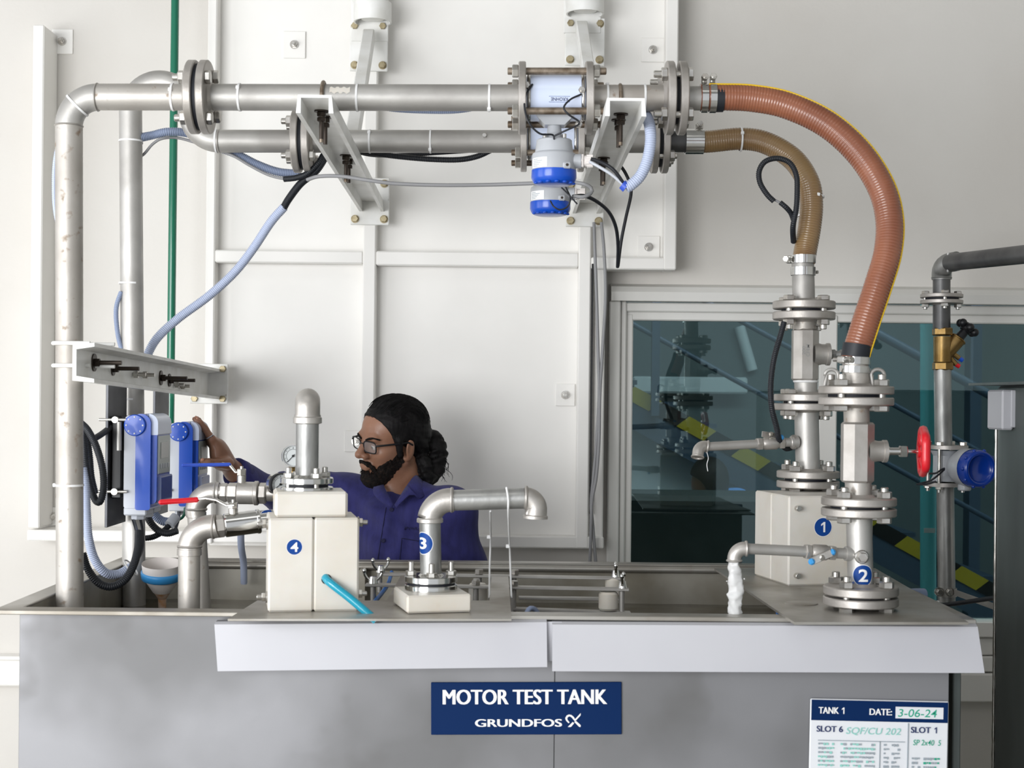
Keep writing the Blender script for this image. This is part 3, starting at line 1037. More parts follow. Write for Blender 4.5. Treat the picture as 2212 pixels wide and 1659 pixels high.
def flow_meter(label, Y, cpx, cpy, w0, w1, Rfl, rb, hx, hy, hr, face_rot, cap_label):
    """in-line flow meter: flanges at picture x w0 and w1, measuring tube between, head hanging below"""
    t = thing('flow_meter', label, 'flow meter', P(hx, hy + hr * 1.5, Y))
    tf = 0.016
    c0, c1 = P(w0, cpy, Y), P(w1, cpy, Y)
    ax = (c1 - c0).normalized()
    for c, sg in ((c0, -1), (c1, 1)):
        m = mtx(c, ax * sg)
        MB().lathe([(0, -tf / 2), (Rfl - 0.002, -tf / 2), (Rfl, -tf / 2 + 0.002), (Rfl, tf / 2 - 0.002), (Rfl - 0.002, tf / 2), (0, tf / 2)], m, 40).build('flange', 'flange', t)
    ce = (c0 + c1) / 2
    ln = (c1 - c0).length
    hb = ln / 2 - tf / 2
    MB().lathe([(0, -hb * 0.98), (rb * 0.92, -hb * 0.98), (rb * 0.92, -hb * 0.86), (rb, -hb * 0.84), (rb, hb * 0.84), (rb * 0.92, hb * 0.86), (rb * 0.92, hb * 0.98), (0, hb * 0.98)], mtx(ce, ax), 40).build('measuring_tube', 'meter_white', t)
    for sg in (-1, 1):
        MB().torus(mtx(ce + ax * sg * hb * 0.9, ax), rb * 0.95, 0.004, 36, 8).build('earth_ring', 'chrome', t)
    # long studs
    for i in range(4):
        a = math.radians(45 + 90 * i - 8)
        x, y, z = basis(ax)
        q = ce + x * math.cos(a) * Rfl * 0.8 + y * math.sin(a) * Rfl * 0.8
        s_ = MB().cyl(q - ax * (ln / 2 + 0.032), q + ax * (ln / 2 + 0.036), 0.0078, n=14, bev=0.0015).build('stud', 'brown_bolt', t)
        for sg in (-1, 1):
            p = q + ax * sg * (ln / 2 + tf / 2)
            MB().hexa(p, p + ax * sg * 0.014, 0.0145).build('nut', 'bolt', s_)
    # saddle, neck and head
    hp = P(hx, hy, Y)
    m = Matrix.Translation(hp)
    k = S(1, Y)
    zs = ce.z - hp.z
    b = MB()
    b.loft([Vector((hp.x + u * rb * 0.95, Y + v * rb * 0.6, ce.z - rb * 0.72)) for u, v in ((-1, -1), (1, -1), (1, 1), (-1, 1))][::-1],
           [Vector((hp.x + u * rb * 0.42, Y + v * rb * 0.42, ce.z - rb * 1.22)) for u, v in ((-1, -1), (1, -1), (1, 1), (-1, 1))][::-1])
    b.build('saddle', 'grey_meter', t)
    MB().lathe([(hr * 0.48, 0.6 * hr), (hr * 0.34, hr * 1.0), (hr * 0.3, ce.z - rb * 1.2 - hp.z)], m, 24).build('neck', 'grey_meter', t)
    hd = MB()
    hd.lathe([(0, hr * 0.80), (hr * 0.42, hr * 0.80), (hr * 0.5, hr * 0.70)], m, 32)
    hd.lathe([(0, hr * 0.70), (hr * 0.76, hr * 0.70), (hr * 0.80, hr * 0.66), (hr * 0.80, hr * 0.58)], m, 40)
    hd.lathe([(hr * 0.80, hr * 0.58), (hr * 0.86, hr * 0.16), (hr * 0.86, hr * 0.12)], m, 40, True)
    hd.lathe([(hr * 0.86, hr * 0.12), (hr * 0.97, hr * 0.06), (hr, -hr * 0.02), (hr * 1.0, -hr * 0.75)], m, 40, True)
    hd.lathe([(hr, -hr * 0.75), (0, -hr * 0.78)], m, 40)
    hd = hd.build('head', 'grey_meter', t)
    MB().lathe([(hr * 1.01, -hr * 0.68), (hr * 1.02, -hr * 1.02), (hr * 0.96, -hr * 1.18), (hr * 0.84, -hr * 1.30), (hr * 0.7, -hr * 1.34), (0, -hr * 1.36)], m, 40, True).build('cap', 'blue', t, cap_label)
    for i in range(7):
        a = math.radians(-160 + 360 * i / 14 * 1.0)
        q = m @ Vector((hr * 0.86 * math.cos(a), hr * 0.86 * math.sin(a), -hr * 1.27))
        MB().ball(q, (0.006, 0.006, 0.003), 10, 6).build('cap_lug', 'blue', t)
    for i in range(4):
        a = math.radians(45 + 90 * i)
        q = m @ Vector((hr * 0.62 * math.cos(a), hr * 0.62 * math.sin(a), hr * 0.70))
        MB().cyl(q, q + Vector((0, 0, 0.010)), 0.0045, n=10, bev=0.001).build('screw', 'bolt', t)
    # cable gland boss on the side
    g0 = m @ Vector((hr * 0.72, -hr * 0.2, -hr * 0.28))
    gd = Vector((1, -0.10, 0)).normalized()
    b = MB()
    b.cyl(g0, g0 + gd * hr * 0.5, hr * 0.32, n=22)
    b.build('boss', 'grey_meter', t)
    b = MB()
    b.hexa(g0 + gd * hr * 0.5, g0 + gd * hr * 0.62, hr * 0.33)
    b.cyl(g0 + gd * hr * 0.62, g0 + gd * hr * 1.05, hr * 0.26, hr * 0.24, n=18, bev=0.002)
    for i in range(12):
        a = 2 * math.pi * i / 12
        x, y, z = basis(gd)
        q = g0 + (x * math.cos(a) + y * math.sin(a)) * hr * 0.25
        b.box((0, 0, 0), (0.003, 0.003, hr * 0.28), mtx(q + gd * hr * 0.88, gd))
    b.build('cable_gland', 'cone', t)
    # rating plate wrapped round the head
    lb = MB()
    vs = []
    for i in range(9):
        for j in range(2):
            a = math.radians(-165 + 55 * i / 8)
            vs.append(m @ Vector((hr * 1.006 * math.cos(a), hr * 1.006 * math.sin(a), -hr * 0.2 - j * hr * 0.44)))
    lb.add(vs, [(i * 2, i * 2 + 1, i * 2 + 3, i * 2 + 2) for i in range(8)], True)
    lb = lb.build('rating_label', 'white', t)
    for q in range(5):
        vs = []
        for i in range(9):
            for j in range(2):
                a = math.radians(-158 + (20 + 5 * ((q * 7) % 4)) * i / 8)
                vs.append(m @ Vector((hr * 1.009 * math.cos(a), hr * 1.009 * math.sin(a), -hr * (0.26 + 0.075 * q) - j * hr * 0.03)))
        MB().add(vs, [(i * 2, i * 2 + 1, i * 2 + 3, i * 2 + 2) for i in range(8)]).build('print_line', 'ink_grey', lb)
    lug = m @ Vector((hr * 0.55, -hr * 0.86, -hr * 0.58))
    b = MB()
    b.box(lug, (0.018, 0.02, 0.014), bev=0.003)
    b.build('lug', 'grey_meter', t)
    b = MB()
    b.cyl(lug + Vector((0, -0.0095, 0)), lug + Vector((0, -0.012, 0)), 0.0032, n=12)
    b.build('lug_screw', 'black_bolt', t)
    return t, ce, m


fm1, ce1, mh1 = flow_meter('nearer flow meter, its grey head with blue cap hanging from the front pipe', YA, 1200, 212, 1128, 1272, S(78, YA), S(50, YA), 1197, 336, S(48, YA), 0, 'glossy blue screw cap')
fm2, ce2, mh2 = flow_meter('farther flow meter, its grey head with blue cap hanging lowest behind', YP, 1195, 305, 1131, 1254, S(66, YP), S(40, YP), 1189, 408, S(43, YP), 0, 'glossy blue screw cap')
# printed name on the nearer tube, upside down
rb1 = S(50, YA) * 1.0015


def wrap_tube(x, y):
    a = math.radians(-14) + y / rb1
    return ce1 + Vector((S(7, YA) + x, -rb1 * math.cos(a), rb1 * math.sin(a)))


def wrap_tube_r(x, y):
    return wrap_tube(-x, -y)


lettering('printed_name', 'KROHNE', None, S(36, YA), S(7.5, YA), 'ink_navy', fm1, 0.02, wrap_tube_r)
b = MB()
for x0, x1, y0, y1 in ((-22, 22, 5.6, 6.4), (-22, 22, -6.4, -5.6), (-22, -21.2, -6, 6), (21.2, 22, -6, 6)):
    b.add([wrap_tube(S(x, YA), S(y, YA)) for x, y in ((x0, y0), (x1, y0), (x1, y1), (x0, y1))], [(0, 1, 2, 3)])
b.build('printed_frame', 'sticker', fm1)
# earth wires of the nearer meter
for pts in (((1150, 182, 3.15), (1133, 215, 3.13), (1140, 260, 3.12), (1165, 288, 3.13), (1193, 291, 3.14), (1197, 300, 3.16)),
            ((1255, 204, 3.15), (1232, 215, 3.13), (1218, 232, 3.12), (1228, 247, 3.12), (1250, 262, 3.13), (1248, 270, 3.13), (1220, 283, 3.13), (1197, 294, 3.14))):
    cable(MB(), pp(pts), 0.0022, 0.005, 8).build('earth_wire', 'cable_black', fm1)
for px, py in ((1137, 184), (1257, 195), (1250, 268)):
    q = P(px, py, 3.15)
    b = MB()
    b.hexa(q + Vector((0, 0.006, 0)), q + Vector((0, -0.006, 0)), 0.008)
    b.cyl(q + Vector((0, 0, 0)), q + Vector((0, -0.014, 0)), 0.004, n=10)
    b.build('earth_screw', 'bolt', fm1)
for pts in (((1213, 405, 3.62), (1228, 420, 3.60), (1247, 441, 3.60)), ((1222, 404, 3.62), (1232, 428, 3.6), (1226, 446, 3.6), (1210, 453, 3.6), (1196, 446, 3.6), (1189, 434, 3.61))):
    cable(MB(), pp(pts), 0.002, 0.004, 7).build('earth_wire', 'cable_black', fm2)

# ------------------------------------------------------------------ big ribbed hoses


def ribbed_hose(b, pts, r, pitch=0.0066, n=28):
    path = smooth_path(pts, pitch / 5)
    rr = [r * (1 + 0.014 * math.sin(2 * math.pi * i / 5)) for i in range(len(path))]
    b.tube(path, rr, n)
    return path


def band_clamp(parent, c, axis, r, w=0.018, ang=0.0, screw=True):
    m = mtx(c, axis) @ Matrix.Rotation(ang, 4, 'Z')
    MB().lathe([(r, -w / 2), (r + 0.0025, -w / 2), (r + 0.0025, w / 2), (r, w / 2)], m, 32).build('hose_clamp', 'chrome', parent)
    if screw:
        b = MB()
        b.box((r + 0.008, 0, 0), (0.014, 0.02, w * 0.9), m, 0.002)
        b.cyl(m @ Vector((r + 0.010, -0.022, 0)), m @ Vector((r + 0.010, 0.03, 0)), 0.0045, n=10)
        b.hexa(m @ Vector((r + 0.010, 0.018, 0)), m @ Vector((r + 0.010, 0.028, 0)), 0.008)
        b.build('clamp_screw', 'bolt', parent)


ha = thing('suction_hose', 'large orange-brown ribbed hose with a yellow stripe', 'hose', P(1850, 760, 3.06))
pa = pp(((1512, 210, 3.2), (1560, 210, 3.2), (1625, 213, 3.2), (1700, 228, 3.19), (1785, 268, 3.17), (1855, 330, 3.15), (1903, 405, 3.13), (1921, 475, 3.11), (1917, 545, 3.09), (1897, 615, 3.075), (1872, 690, 3.065), (1851, 757, 3.06), (1847, 775, 3.06)))
b = MB()
path = ribbed_hose(b, pa, S(28.5, 3.2))
b.build('hose', 'hose_red', ha)
# yellow stripe on the outer side
L_ = len(path)
st_pts = []
for i in range(14, L_ - 6, 3):
    tdir = (path[min(i + 1, L_ - 1)] - path[i - 1]).normalized()
    nrm = Vector((tdir.z, 0, -tdir.x)).normalized()
    if i < 40 and nrm.z < 0:
        nrm = -nrm
    out = Vector((-tdir.z, 0, tdir.x))
    if out.dot(Vector((0.7, 0, 0.7))) < 0:
        out = -out
    u = i / L_
    mixv = (out * (0.86 + 0.1 * math.sin(u * 3)) + Vector((0, -1, 0)) * (0.52 - 0.2 * math.sin(u * 3))).normalized()
    st_pts.append(path[i] + mixv * S(28.7, 3.2))
MB().tube(st_pts, 0.0022, 8).build('stripe', 'yellow', ha)
MB().cyl(PA(1546), PA(1562), S(29.5, YA), n=32).build('tape_wrap', 'rubber', ha)
band_clamp(ha, PA(1521), XA, S(29, YA), 0.014, 1.3)
band_clamp(ha, PA(1539), XA, S(29.6, YA), 0.014, 1.3)
hb_ = (pa[-1] - pa[-2]).normalized()
MB().cyl(P(1852.5, 744, 3.06), P(1848, 772, 3.06), S(31, 3.06), S(31, 3.06), n=32).build('tape_wrap', 'rubber', ha)
band_clamp(ha, P(1847, 779, 3.06), (0.03, 0, 1), S(30, 3.06), 0.015, -1.0)
band_clamp(ha, P(1846, 798, 3.06), (0.03, 0, 1), S(30, 3.06), 0.014, 2.6)

hb = thing('return_hose', 'smaller olive-brown ribbed hose bending down to the numbered pump column', 'hose', P(1736, 560, 3.66))
pb = pp(((1482, 306, 3.78), (1530, 306, 3.78), (1600, 300, 3.77), (1655, 309, 3.75), (1712, 343, 3.72), (1745, 392, 3.69), (1753, 440, 3.68), (1749, 490, 3.67), (1740, 540, 3.66), (1736, 565, 3.65)))
b = MB()
ribbed_hose(b, pb, S(24.5, 3.7), 0.0064)
b.build('hose', 'hose_olive', hb)
band_clamp(hb, P(1491, 306, YP), XA, S(25.5, YP), 0.026, 0.3, False)
band_clamp(hb, P(1510, 306, YP), XA, S(25.5, YP), 0.022, 1.45)
band_clamp(hb, P(1735.5, 560, 3.65), (0, 0, 1), S(24.5, 3.65), 0.020, -2.0)
band_clamp(hb, P(1735, 586, 3.65), (0, 0, 1), S(24.5, 3.65), 0.020, 2.5)
q = smooth_path(pb, 0.01)
for px, py, axv in ((1600, 301, (1, 0, 0)), (1754, 422, (0.15, 0, 1)), (1750, 463, (-0.1, 0, 1))):
    tie(hb, P(px, py, 3.765 if px < 1700 else 3.69), axv, S(25.5, 3.7), 2.8 if px < 1700 else 0.3)

# ------------------------------------------------------------------ green riser and the dark pipe of the far column live with the wall
gp = thing('green_pipe', 'slim green painted pipe in front of the wall frame', 'pipe', P(366, 1075, 4.5))
MB().cyl(P(379, -60, 4.5), P(366, 1062, 4.5), S(8.7, 4.5), n=18).build('pipe', 'green', gp)
MB().tube(pp(((366, 1058), (366, 1066), (372, 1073), (384, 1076), (400, 1078)), 4.5), S(8.7, 4.5), 14).build('elbow', 'green', gp)

# ------------------------------------------------------------------ the tank
TY0, TY1 = 3.0, 3.9
ZR = P(1106, 1333, 2.97).z            # rim height
TX0, TX1 = P(41, 1480, TY0).x, P(2050, 1480, TY0).x
tk = thing('test_tank', 'long open stainless steel water tank with a flat rim', 'tank', ((TX0 + TX1) / 2, (TY0 + TY1) / 2, 0))
tw = 0.004
xs = P(1236, 1480, TY0).x + 0.0
for x0, x1 in ((TX0, P(1197, 1600, TY0).x), (P(1197.8, 1600, TY0).x, TX1)):
    MB().box(((x0 + x1) / 2, TY0 + tw / 2, ZR / 2 + 0.02), (x1 - x0, tw, ZR - 0.04), bev=0.0012).build('front_sheet', 'tank', tk)
MB().box(((TX0 + TX1) / 2, TY1 - tw / 2, ZR / 2), (TX1 - TX0, tw, ZR)).build('back_sheet', 'tank_in', tk)
for x in (TX0 + tw / 2, TX1 - tw / 2):
    MB().box((x, (TY0 + TY1) / 2, ZR / 2), (tw, TY1 - TY0 - 2 * tw, ZR)).build('end_sheet', 'tank_in', tk)
MB().box(((TX0 + TX1) / 2, (TY0 + TY1) / 2, 0.06), (TX1 - TX0 - 0.02, TY1 - TY0 - 0.02, 0.02)).build('bottom', 'tank_in', tk)
RW = 0.042
b = MB()
b.box(((TX0 + TX1) / 2, TY0 - RW / 2 + 0.003, ZR + 0.003), (TX1 - TX0 + 2 * RW, RW + 0.006, 0.006), bev=0.0015)
b.box(((TX0 + TX1) / 2, TY0 - RW + 0.002, ZR + 0.001), (TX1 - TX0 + 2 * RW, 0.004, 0.009), bev=0.0015)
b.build('rim_front', 'plate', tk)
MB().box(((TX0 + TX1) / 2, TY1 + RW / 2 - 0.003, ZR + 0.003), (TX1 - TX0 + 2 * RW, RW + 0.006, 0.006), bev=0.0015).build('rim_back', 'plate', tk)
for x in (TX0 - RW / 2 + 0.003, TX1 + RW / 2 - 0.003):
    MB().box((x, (TY0 + TY1) / 2, ZR + 0.003), (RW + 0.006, TY1 - TY0 - 0.006, 0.006), bev=0.0015).build('rim_end', 'plate', tk)
xd = P(787, 1260, TY1).x
MB().box((xd, TY1 - 0.03, ZR - 0.3), (0.014, 0.05, 0.58)).build('guide_rail', 'tank_in', tk)
MB().box((P(2059, 1560, 3.06).x, 3.06, ZR / 2 - 0.02), (S(17, 3.06), 0.05, ZR - 0.06), bev=0.002).build('dark_edge_strip', 'cab', tk)  # added dark strip standing in for the shadowed gap beside the tank
# round edge bar along the back rim
MB().cyl((TX0, TY1 - 0.012, ZR - 0.008), (TX1, TY1 - 0.012, ZR - 0.008), 0.009, n=12).build('edge_bar', 'plate', tk)

ZWAT = P(700, 1297, TY1).z
n = 60
b = MB()
vs, fs = [], []
for i in range(n * 2 + 1):
    for j in range(n + 1):
        x = TX0 + tw + (TX1 - TX0 - 2 * tw) * i / (2 * n)
        y = TY0 + tw + (TY1 - TY0 - 2 * tw) * j / n
        d2 = math.hypot(x - P(1587, 1330, 3.2).x, y - 3.2)
        z = 0.0025 * math.sin(d2 * 70) * math.exp(-d2 * 3.5) + 0.0018 * mnoise.noise(Vector((x * 9, y * 14, 0)))
        vs.append((x, y, ZWAT + z))
for i in range(n * 2):
    for j in range(n):
        a = i * (n + 1) + j
        fs.append((a, a + n + 1, a + n + 2, a + 1))
b.add(vs, fs, True)
tag(b.build('water', 'water'), 'murky olive water filling the steel tank', 'water', kind='stuff')

# white fascia strips hung on the front of the tank
def fascia(label, x0, x1, yt0, yt1, yb0, yb1, xb0, xb1, Y):
    a, c = P(x0, yt0, Y), P(x1, yt1, Y)
    e, f = P(xb0, yb0, Y - 0.012), P(xb1, yb1, Y - 0.012)
    t = 0.006
    b = MB()
    sec = lambda p, q: [p + Vector((0, 0.035, 0.004)), p + Vector((0, 0.012, 0.004)), p + Vector((0, 0.003, 0.001)), p, q, q + Vector((0, t, 0)), p + Vector((0, t + 0.003, -0.006)), p + Vector((0, 0.035, -0.002))]
    b.loft(sec(a, e), sec(c, f))
    return tag(b.build('fascia_strip', 'fascia'), label, 'strip', 'white strips along the tank front')


fascia('long white plastic strip under the block numbered four', 463, 1181, 1349, 1344, 1450, 1441, 470, 1182, 2.945)
fascia('longer white plastic strip under the pipes numbered one and two', 1193, 2112, 1349, 1354, 1450, 1454, 1193, 2127, 2.943)
MB().box(P(1187, 1385, 2.954), (0.05, 0.004, S(85, 2.95))).build('backing_strip', 'fascia', tk)

# sign on the tank
sg = thing('sign', 'navy blue sign with white lettering on the tank front', 'sign', P(1137, 1590, TY0))
ang = -0.010 + 0.012
c = P(1137, 1530, TY0 - 0.003)
mS = facing(c, 0.0125)
MB().box((0, 0, 0), (S(411, TY0), S(113, TY0), 0.004), mS, 0.001).build('board', 'navy', sg)
k = TY0 / F
mT = mS @ Matrix.Translation((0, 0, 0.0026))
lettering('lettering', 'MOTOR TEST TANK', mT @ Matrix.Translation((-3 * k, 25 * k, 0)), 355 * k, 32 * k, 'white', sg, 0.0, heavy=1.5 * k)
lettering('lettering', 'GRUNDFOS', mT @ Matrix.Translation((-17 * k, -31 * k, 0)), 188 * k, 16.5 * k, 'white', sg, 0.0, heavy=1.1 * k)


def emblem(name, polys, m, material, parent):
    b = MB()
    for p in polys:
        b.add([m @ Vector((x, y, 0)) for x, y in p], [tuple(range(len(p)))])
    return b.build(name, material, parent)


# the cross-shaped emblem: a curved stroke with a fold and crossing bars
E = lambda pts: [(x * k, y * k) for x, y in pts]
em = [E([(-16, 6), (-13, 11), (-8, 13), (-3, 12), (2, 8), (5, 3), (2, 1), (-2, 6), (-6, 9), (-10, 8), (-12, 5)]),
      E([(-16, 6), (-12, 5), (-11, 1), (-7, -4), (-9, -6), (-14, -1), (-16, 3)]),
      E([(5, 3), (17, 16), (17, 11), (5, -2), (2, 1)]),
      E([(-11, -14), (-4, -14), (3, -6), (0, -3)]),
      E([(3, -3), (7, -1), (17, -10), (17, -14), (14, -14)])]
emblem('emblem', em, mT @ Matrix.Translation((100 * k, -26 * k, 0)), 'white', sg)

# slot board on the tank
bd = thing('slot_board', 'white record board with navy header on the tank front', 'board', P(1897, 1680, TY0 - 0.006))
c = P(1897, 1640, TY0 - 0.006)
mB = facing(c, -0.012)
MB().box((0, 0, 0), (S(298, TY0), S(256, TY0), 0.006), mB, 0.002).build('board', 'paper', bd)
mT = mB @ Matrix.Translation((0, 0, 0.0036))


def bpos(px, py):
    return mT @ Matrix.Translation(((px - 1897) * k, (1640 - py) * k + (px - 1897) * k * 0.0, 0))


def brect(name, x0, x1, y0, y1, material, dz=0.0):
    m = mT @ Matrix.Translation(((x0 + x1 - 2 * 1897) / 2 * k, (2 * 1640 - y0 - y1) / 2 * k, dz))
    MB().box((0, 0, 0), ((x1 - x0) * k, (y1 - y0) * k, 0.0008), m).build(name, material, bd)


brect('header', 1750, 2044, 1514, 1558, 'navy')
brect('date_field', 1931, 2034, 1525, 1550, 'paper', 0.0006)
mT = mT @ Matrix.Translation((0, 0, 0.0014))
lettering('lettering', '1', bpos(1818, 1536), 5.5 * k, 14 * k, 'white', bd)
lettering('lettering', 'TANK', bpos(1787, 1536), 44 * k, 14 * k, 'white', bd, 0.004, heavy=0.6 * k)
lettering('lettering', 'DATE:', bpos(1899, 1537), 49 * k, 14 * k, 'white', bd, 0.004, heavy=0.6 * k)
lettering('handwriting', '3-06-24', bpos(1978, 1538), 84 * k, 17 * k, 'ink_green', bd, 0.006, shear=0.15)
lettering('lettering', 'SLOT 6', bpos(1790, 1576), 57 * k, 13 * k, 'ink_navy', bd, 0.004, heavy=0.5 * k)
lettering('handwriting', 'SQF/CU 202', bpos(1884, 1580), 118 * k, 17 * k, 'ink_pale', bd, 0.002, shear=0.2)
lettering('lettering', '1', bpos(2018, 1574), 5.5 * k, 13 * k, 'ink_navy', bd)
lettering('lettering', 'SLOT', bpos(1986, 1574), 43 * k, 13 * k, 'ink_navy', bd, 0.004, heavy=0.5 * k)
brect('rule', 1958, 1960, 1560, 1700, 'ink_grey')
brect('rule', 1765, 1952, 1600, 1601.4, 'ink_grey')
brect('rule', 1898, 1899.6, 1600, 1700, 'ink_grey')
lettering('handwriting', 'SP 2x40  5', bpos(2000, 1601), 60 * k, 12 * k, 'ink_green', bd, 0.003, shear=0.15)
random.seed(3)
for i in range(9):
    yy = 1606 + i * 9.2
    for x0, x1 in ((1766, 1800), (1814, 1888), (1907, 1918), (1924, 1942), (1968, 1986), (1993, 2028)):
        x = x0
        while x < x1:
            w = random.uniform(2.5, 6)
            if random.random() < 0.85 and not (x0 > 1960 and yy < 1625):
                brect('print_mark', x, min(x + w, x1), yy, yy + random.uniform(3, 5.2), 'ink_pale' if random.random() < 0.5 and x < 1900 else ('ink_green' if x > 1990 and random.random() < 0.5 else 'ink_grey'))
            x += w + 1.6

# ------------------------------------------------------------------ cover plates over the tank
ZC = ZR + 0.006


def onplate(px, py, z=None):
    """point of the place on the level z under picture point px, py"""
    z = (ZC + 0.004) if z is None else z
    dx, dy = px - CX, HY - py
    v = dx * SR + dy * CR
    Y = (z - EYE) * F / v
    return P(px, py, Y)


def plate(label, pts, th=0.004):
    q = [onplate(x, y) for x, y in pts]
    b = MB()
    b.prism([(v.x, v.y) for v in q], Matrix.Translation((0, 0, ZC)), th)
    return tag(b.build('cover_plate', 'plate'), label, 'plate')


plate('steel cover plate carrying the white blocks numbered three and four', [(492, 1337), (556, 1297), (835, 1297), (868, 1240), (898, 1240), (870, 1297), (1057, 1297), (1062, 1241), (1098, 1241), (1105, 1337)])
plate('steel cover plate carrying the pump columns numbered one and two', [(1716, 1345), (1543, 1228), (1890, 1228), (2092, 1345)], 0.005)
b = MB()
q = onplate(1731, 1305)
b.lathe([(0, 0), (0.036, 0), (0.034, 0.002), (0, 0.002)], mtx((q.x, q.y, ZC + 0.005), (0, 0, 1)), 24)
tag(b.build('blank_disc', 'plate'), 'thin flat steel disc lying on the right cover plate', 'disc')

# ------------------------------------------------------------------ block four with its flanged riser
ZP = ZC + 0.004


def disc_sticker(parent, m_fn, r, digit, dw, dh, name='number_sticker'):
    """blue round sticker with a white figure; m_fn maps flat x,y to the surface at a given lift"""
    vs = [m_fn(0, 0, 0.0004)]
    nn, nr = 36, 8
    for q in range(1, nr + 1):
        vs += [m_fn(r * q / nr * math.cos(2 * math.pi * i / nn), r * q / nr * math.sin(2 * math.pi * i / nn), 0.0004) for i in range(nn)]
    fs = [(0, 1 + i, 1 + (i + 1) % nn) for i in range(nn)] + [(1 + q * nn + i, 1 + (q + 1) * nn + i, 1 + (q + 1) * nn + (i + 1) % nn, 1 + q * nn + (i + 1) % nn) for q in range(nr - 1) for i in range(nn)]
    s_ = MB().add(vs, fs, True).build(name, 'sticker', parent, 'round blue sticker with a white figure')
    # pale paper edge
    vs = []
    for rr in (1.0, 1.06):
        vs += [m_fn(r * rr * math.cos(2 * math.pi * i / nn), r * rr * math.sin(2 * math.pi * i / nn), 0.0003) for i in range(nn)]
    MB().add(vs, [(i, nn + i, nn + (i + 1) % nn, (i + 1) % nn) for i in range(nn)], True).build('sticker_edge', 'white', s_)
    lettering('figure', digit, None, dw, dh, 'white', s_, 0.02, lambda x, y: m_fn(x, y, 0.0009))


b4 = thing('pump_block', 'tall white plastic block numbered four with a flanged riser', 'block', onplate(672, 1318))
c = onplate(578, 1323)
a4 = 11
m4 = rotz(c, a4)
w4, d4, h4 = 0.183, 0.165, S(203, c.y)
for i in range(2):
    MB().box((w4 * (0.25 + 0.5 * i) + 0.0, d4 / 2, h4 / 2), (w4 / 2 - 0.0008, d4, h4), m4, 0.004).build('half_block', 'delrin', b4)
tb0, tb1, th4 = S(20, 3.05), S(170, 3.08), S(53, 3.07)
MB().box(((tb0 + tb1) / 2 - 0.006, d4 * 0.52, h4 + th4 / 2 + 0.0005), (tb1 - tb0, d4 * 0.82, th4), m4, 0.005).build('top_block', 'delrin', b4)
for z, sx in ((h4 * 0.92, -1), (h4 * 0.13, -1), (h4 * 0.15, 1), (h4 * 0.93, 1)):
    p0 = m4 @ Vector((0 if sx < 0 else w4, d4 * 0.3, z))
    dr = (m4.to_3x3() @ Vector((sx, 0, 0)))
    b = MB()
    b.cyl(p0, p0 + dr * 0.003, 0.012, n=16)
    b.hexa(p0 + dr * 0.003, p0 + dr * 0.011, 0.0095)
    b.cyl(p0, p0 + dr * 0.021, 0.005, n=10, bev=0.001)
    b.build('bolt', 'bolt', b4)
mf = m4 @ Matrix.Translation((S(54, 3.04), -0.0001, h4 - S(60, 3.04))) @ Matrix.Rotation(math.pi / 2, 4, 'X')
disc_sticker(b4, lambda x, y, l: mf @ Vector((x, y, l)), S(16, 3.04), '4', S(16, 3.04), S(20, 3.04))
b = MB()
b.cyl(m4 @ Vector((w4 * 0.64, 0.0005, h4 * 0.345)), m4 @ Vector((w4 * 0.64, -0.0006, h4 * 0.345)), 0.0105, n=18)
b.build('tube_hole', 'gasket', b4)
# flanges, riser, elbow turning away
fc = m4 @ Vector(((tb0 + tb1) / 2 - 0.006, d4 * 0.52, 0))
ztop = c.z + h4 + th4
Y4 = fc.y
z0 = P(663, 1062, Y4).z
zf = lambda py: P(663, py, Y4).z
cx4 = P(663, 1040, Y4).x
UPZ = Vector((0, 0, 1))
MB().cyl((cx4, Y4, ztop - 0.001), (cx4, Y4, zf(1064)), S(21, Y4), n=24).build('socket', 'brown_bolt', b4)
mid = Vector((cx4, Y4, (zf(1064) + zf(1031)) / 2))
flange_pair(b4, mid, UPZ, S(57, Y4), S(13, Y4), S(7, Y4), S(24, Y4), 4, 0.006, math.radians(35), 'chrome', 'bolt', top=S(22, Y4), rg=S(46, Y4), hub=0.005)
MB().cyl((cx4, Y4, zf(1035)), (cx4, Y4, zf(905)), S(24.5, Y4), n=32).build('riser', 'galv', b4)
MB().lathe([(S(24.5, Y4), 0), (S(31, Y4), 0.002), (S(31, Y4), S(14, Y4)), (S(28.5, Y4), S(16, Y4)), (S(28.5, Y4), S(20, Y4))], mtx((cx4, Y4, zf(916)), UPZ), 32).build('elbow_collar', 'cast', b4)
rE = S(27, Y4)
ud = Vector((cx4 / Y4, 1, 0)).normalized()
eb = Vector((cx4, Y4, zf(880)))
ptsE = [Vector((cx4, Y4, zf(898))), eb] + [eb + ud * 0.022 * (1 - math.cos(a)) + Vector((0, 0, 0.014 * math.sin(a))) for a in [math.pi / 2 * i / 8 for i in range(1, 9)]] + [eb + ud * 0.06 + Vector((0, 0, 0.0142))]
MB().tube(ptsE, rE, 28).build('elbow', 'cast', b4)

# turquoise tube out of block four
hp = m4 @ Vector((w4 * 0.64, 0, h4 * 0.345))
tube_end = P(813, 1341, 2.935)
tag(cable(MB(), [hp + Vector((0, 0.02, 0.004)), hp + Vector((0.002, -0.006, -0.001)), hp.lerp(tube_end, 0.5) + Vector((0, -0.004, 0.002)), tube_end], 0.0085, 0.01, 14).build('drain_tube', 'aqua'),
    'turquoise plastic tube slanting out of the white block', 'tube')

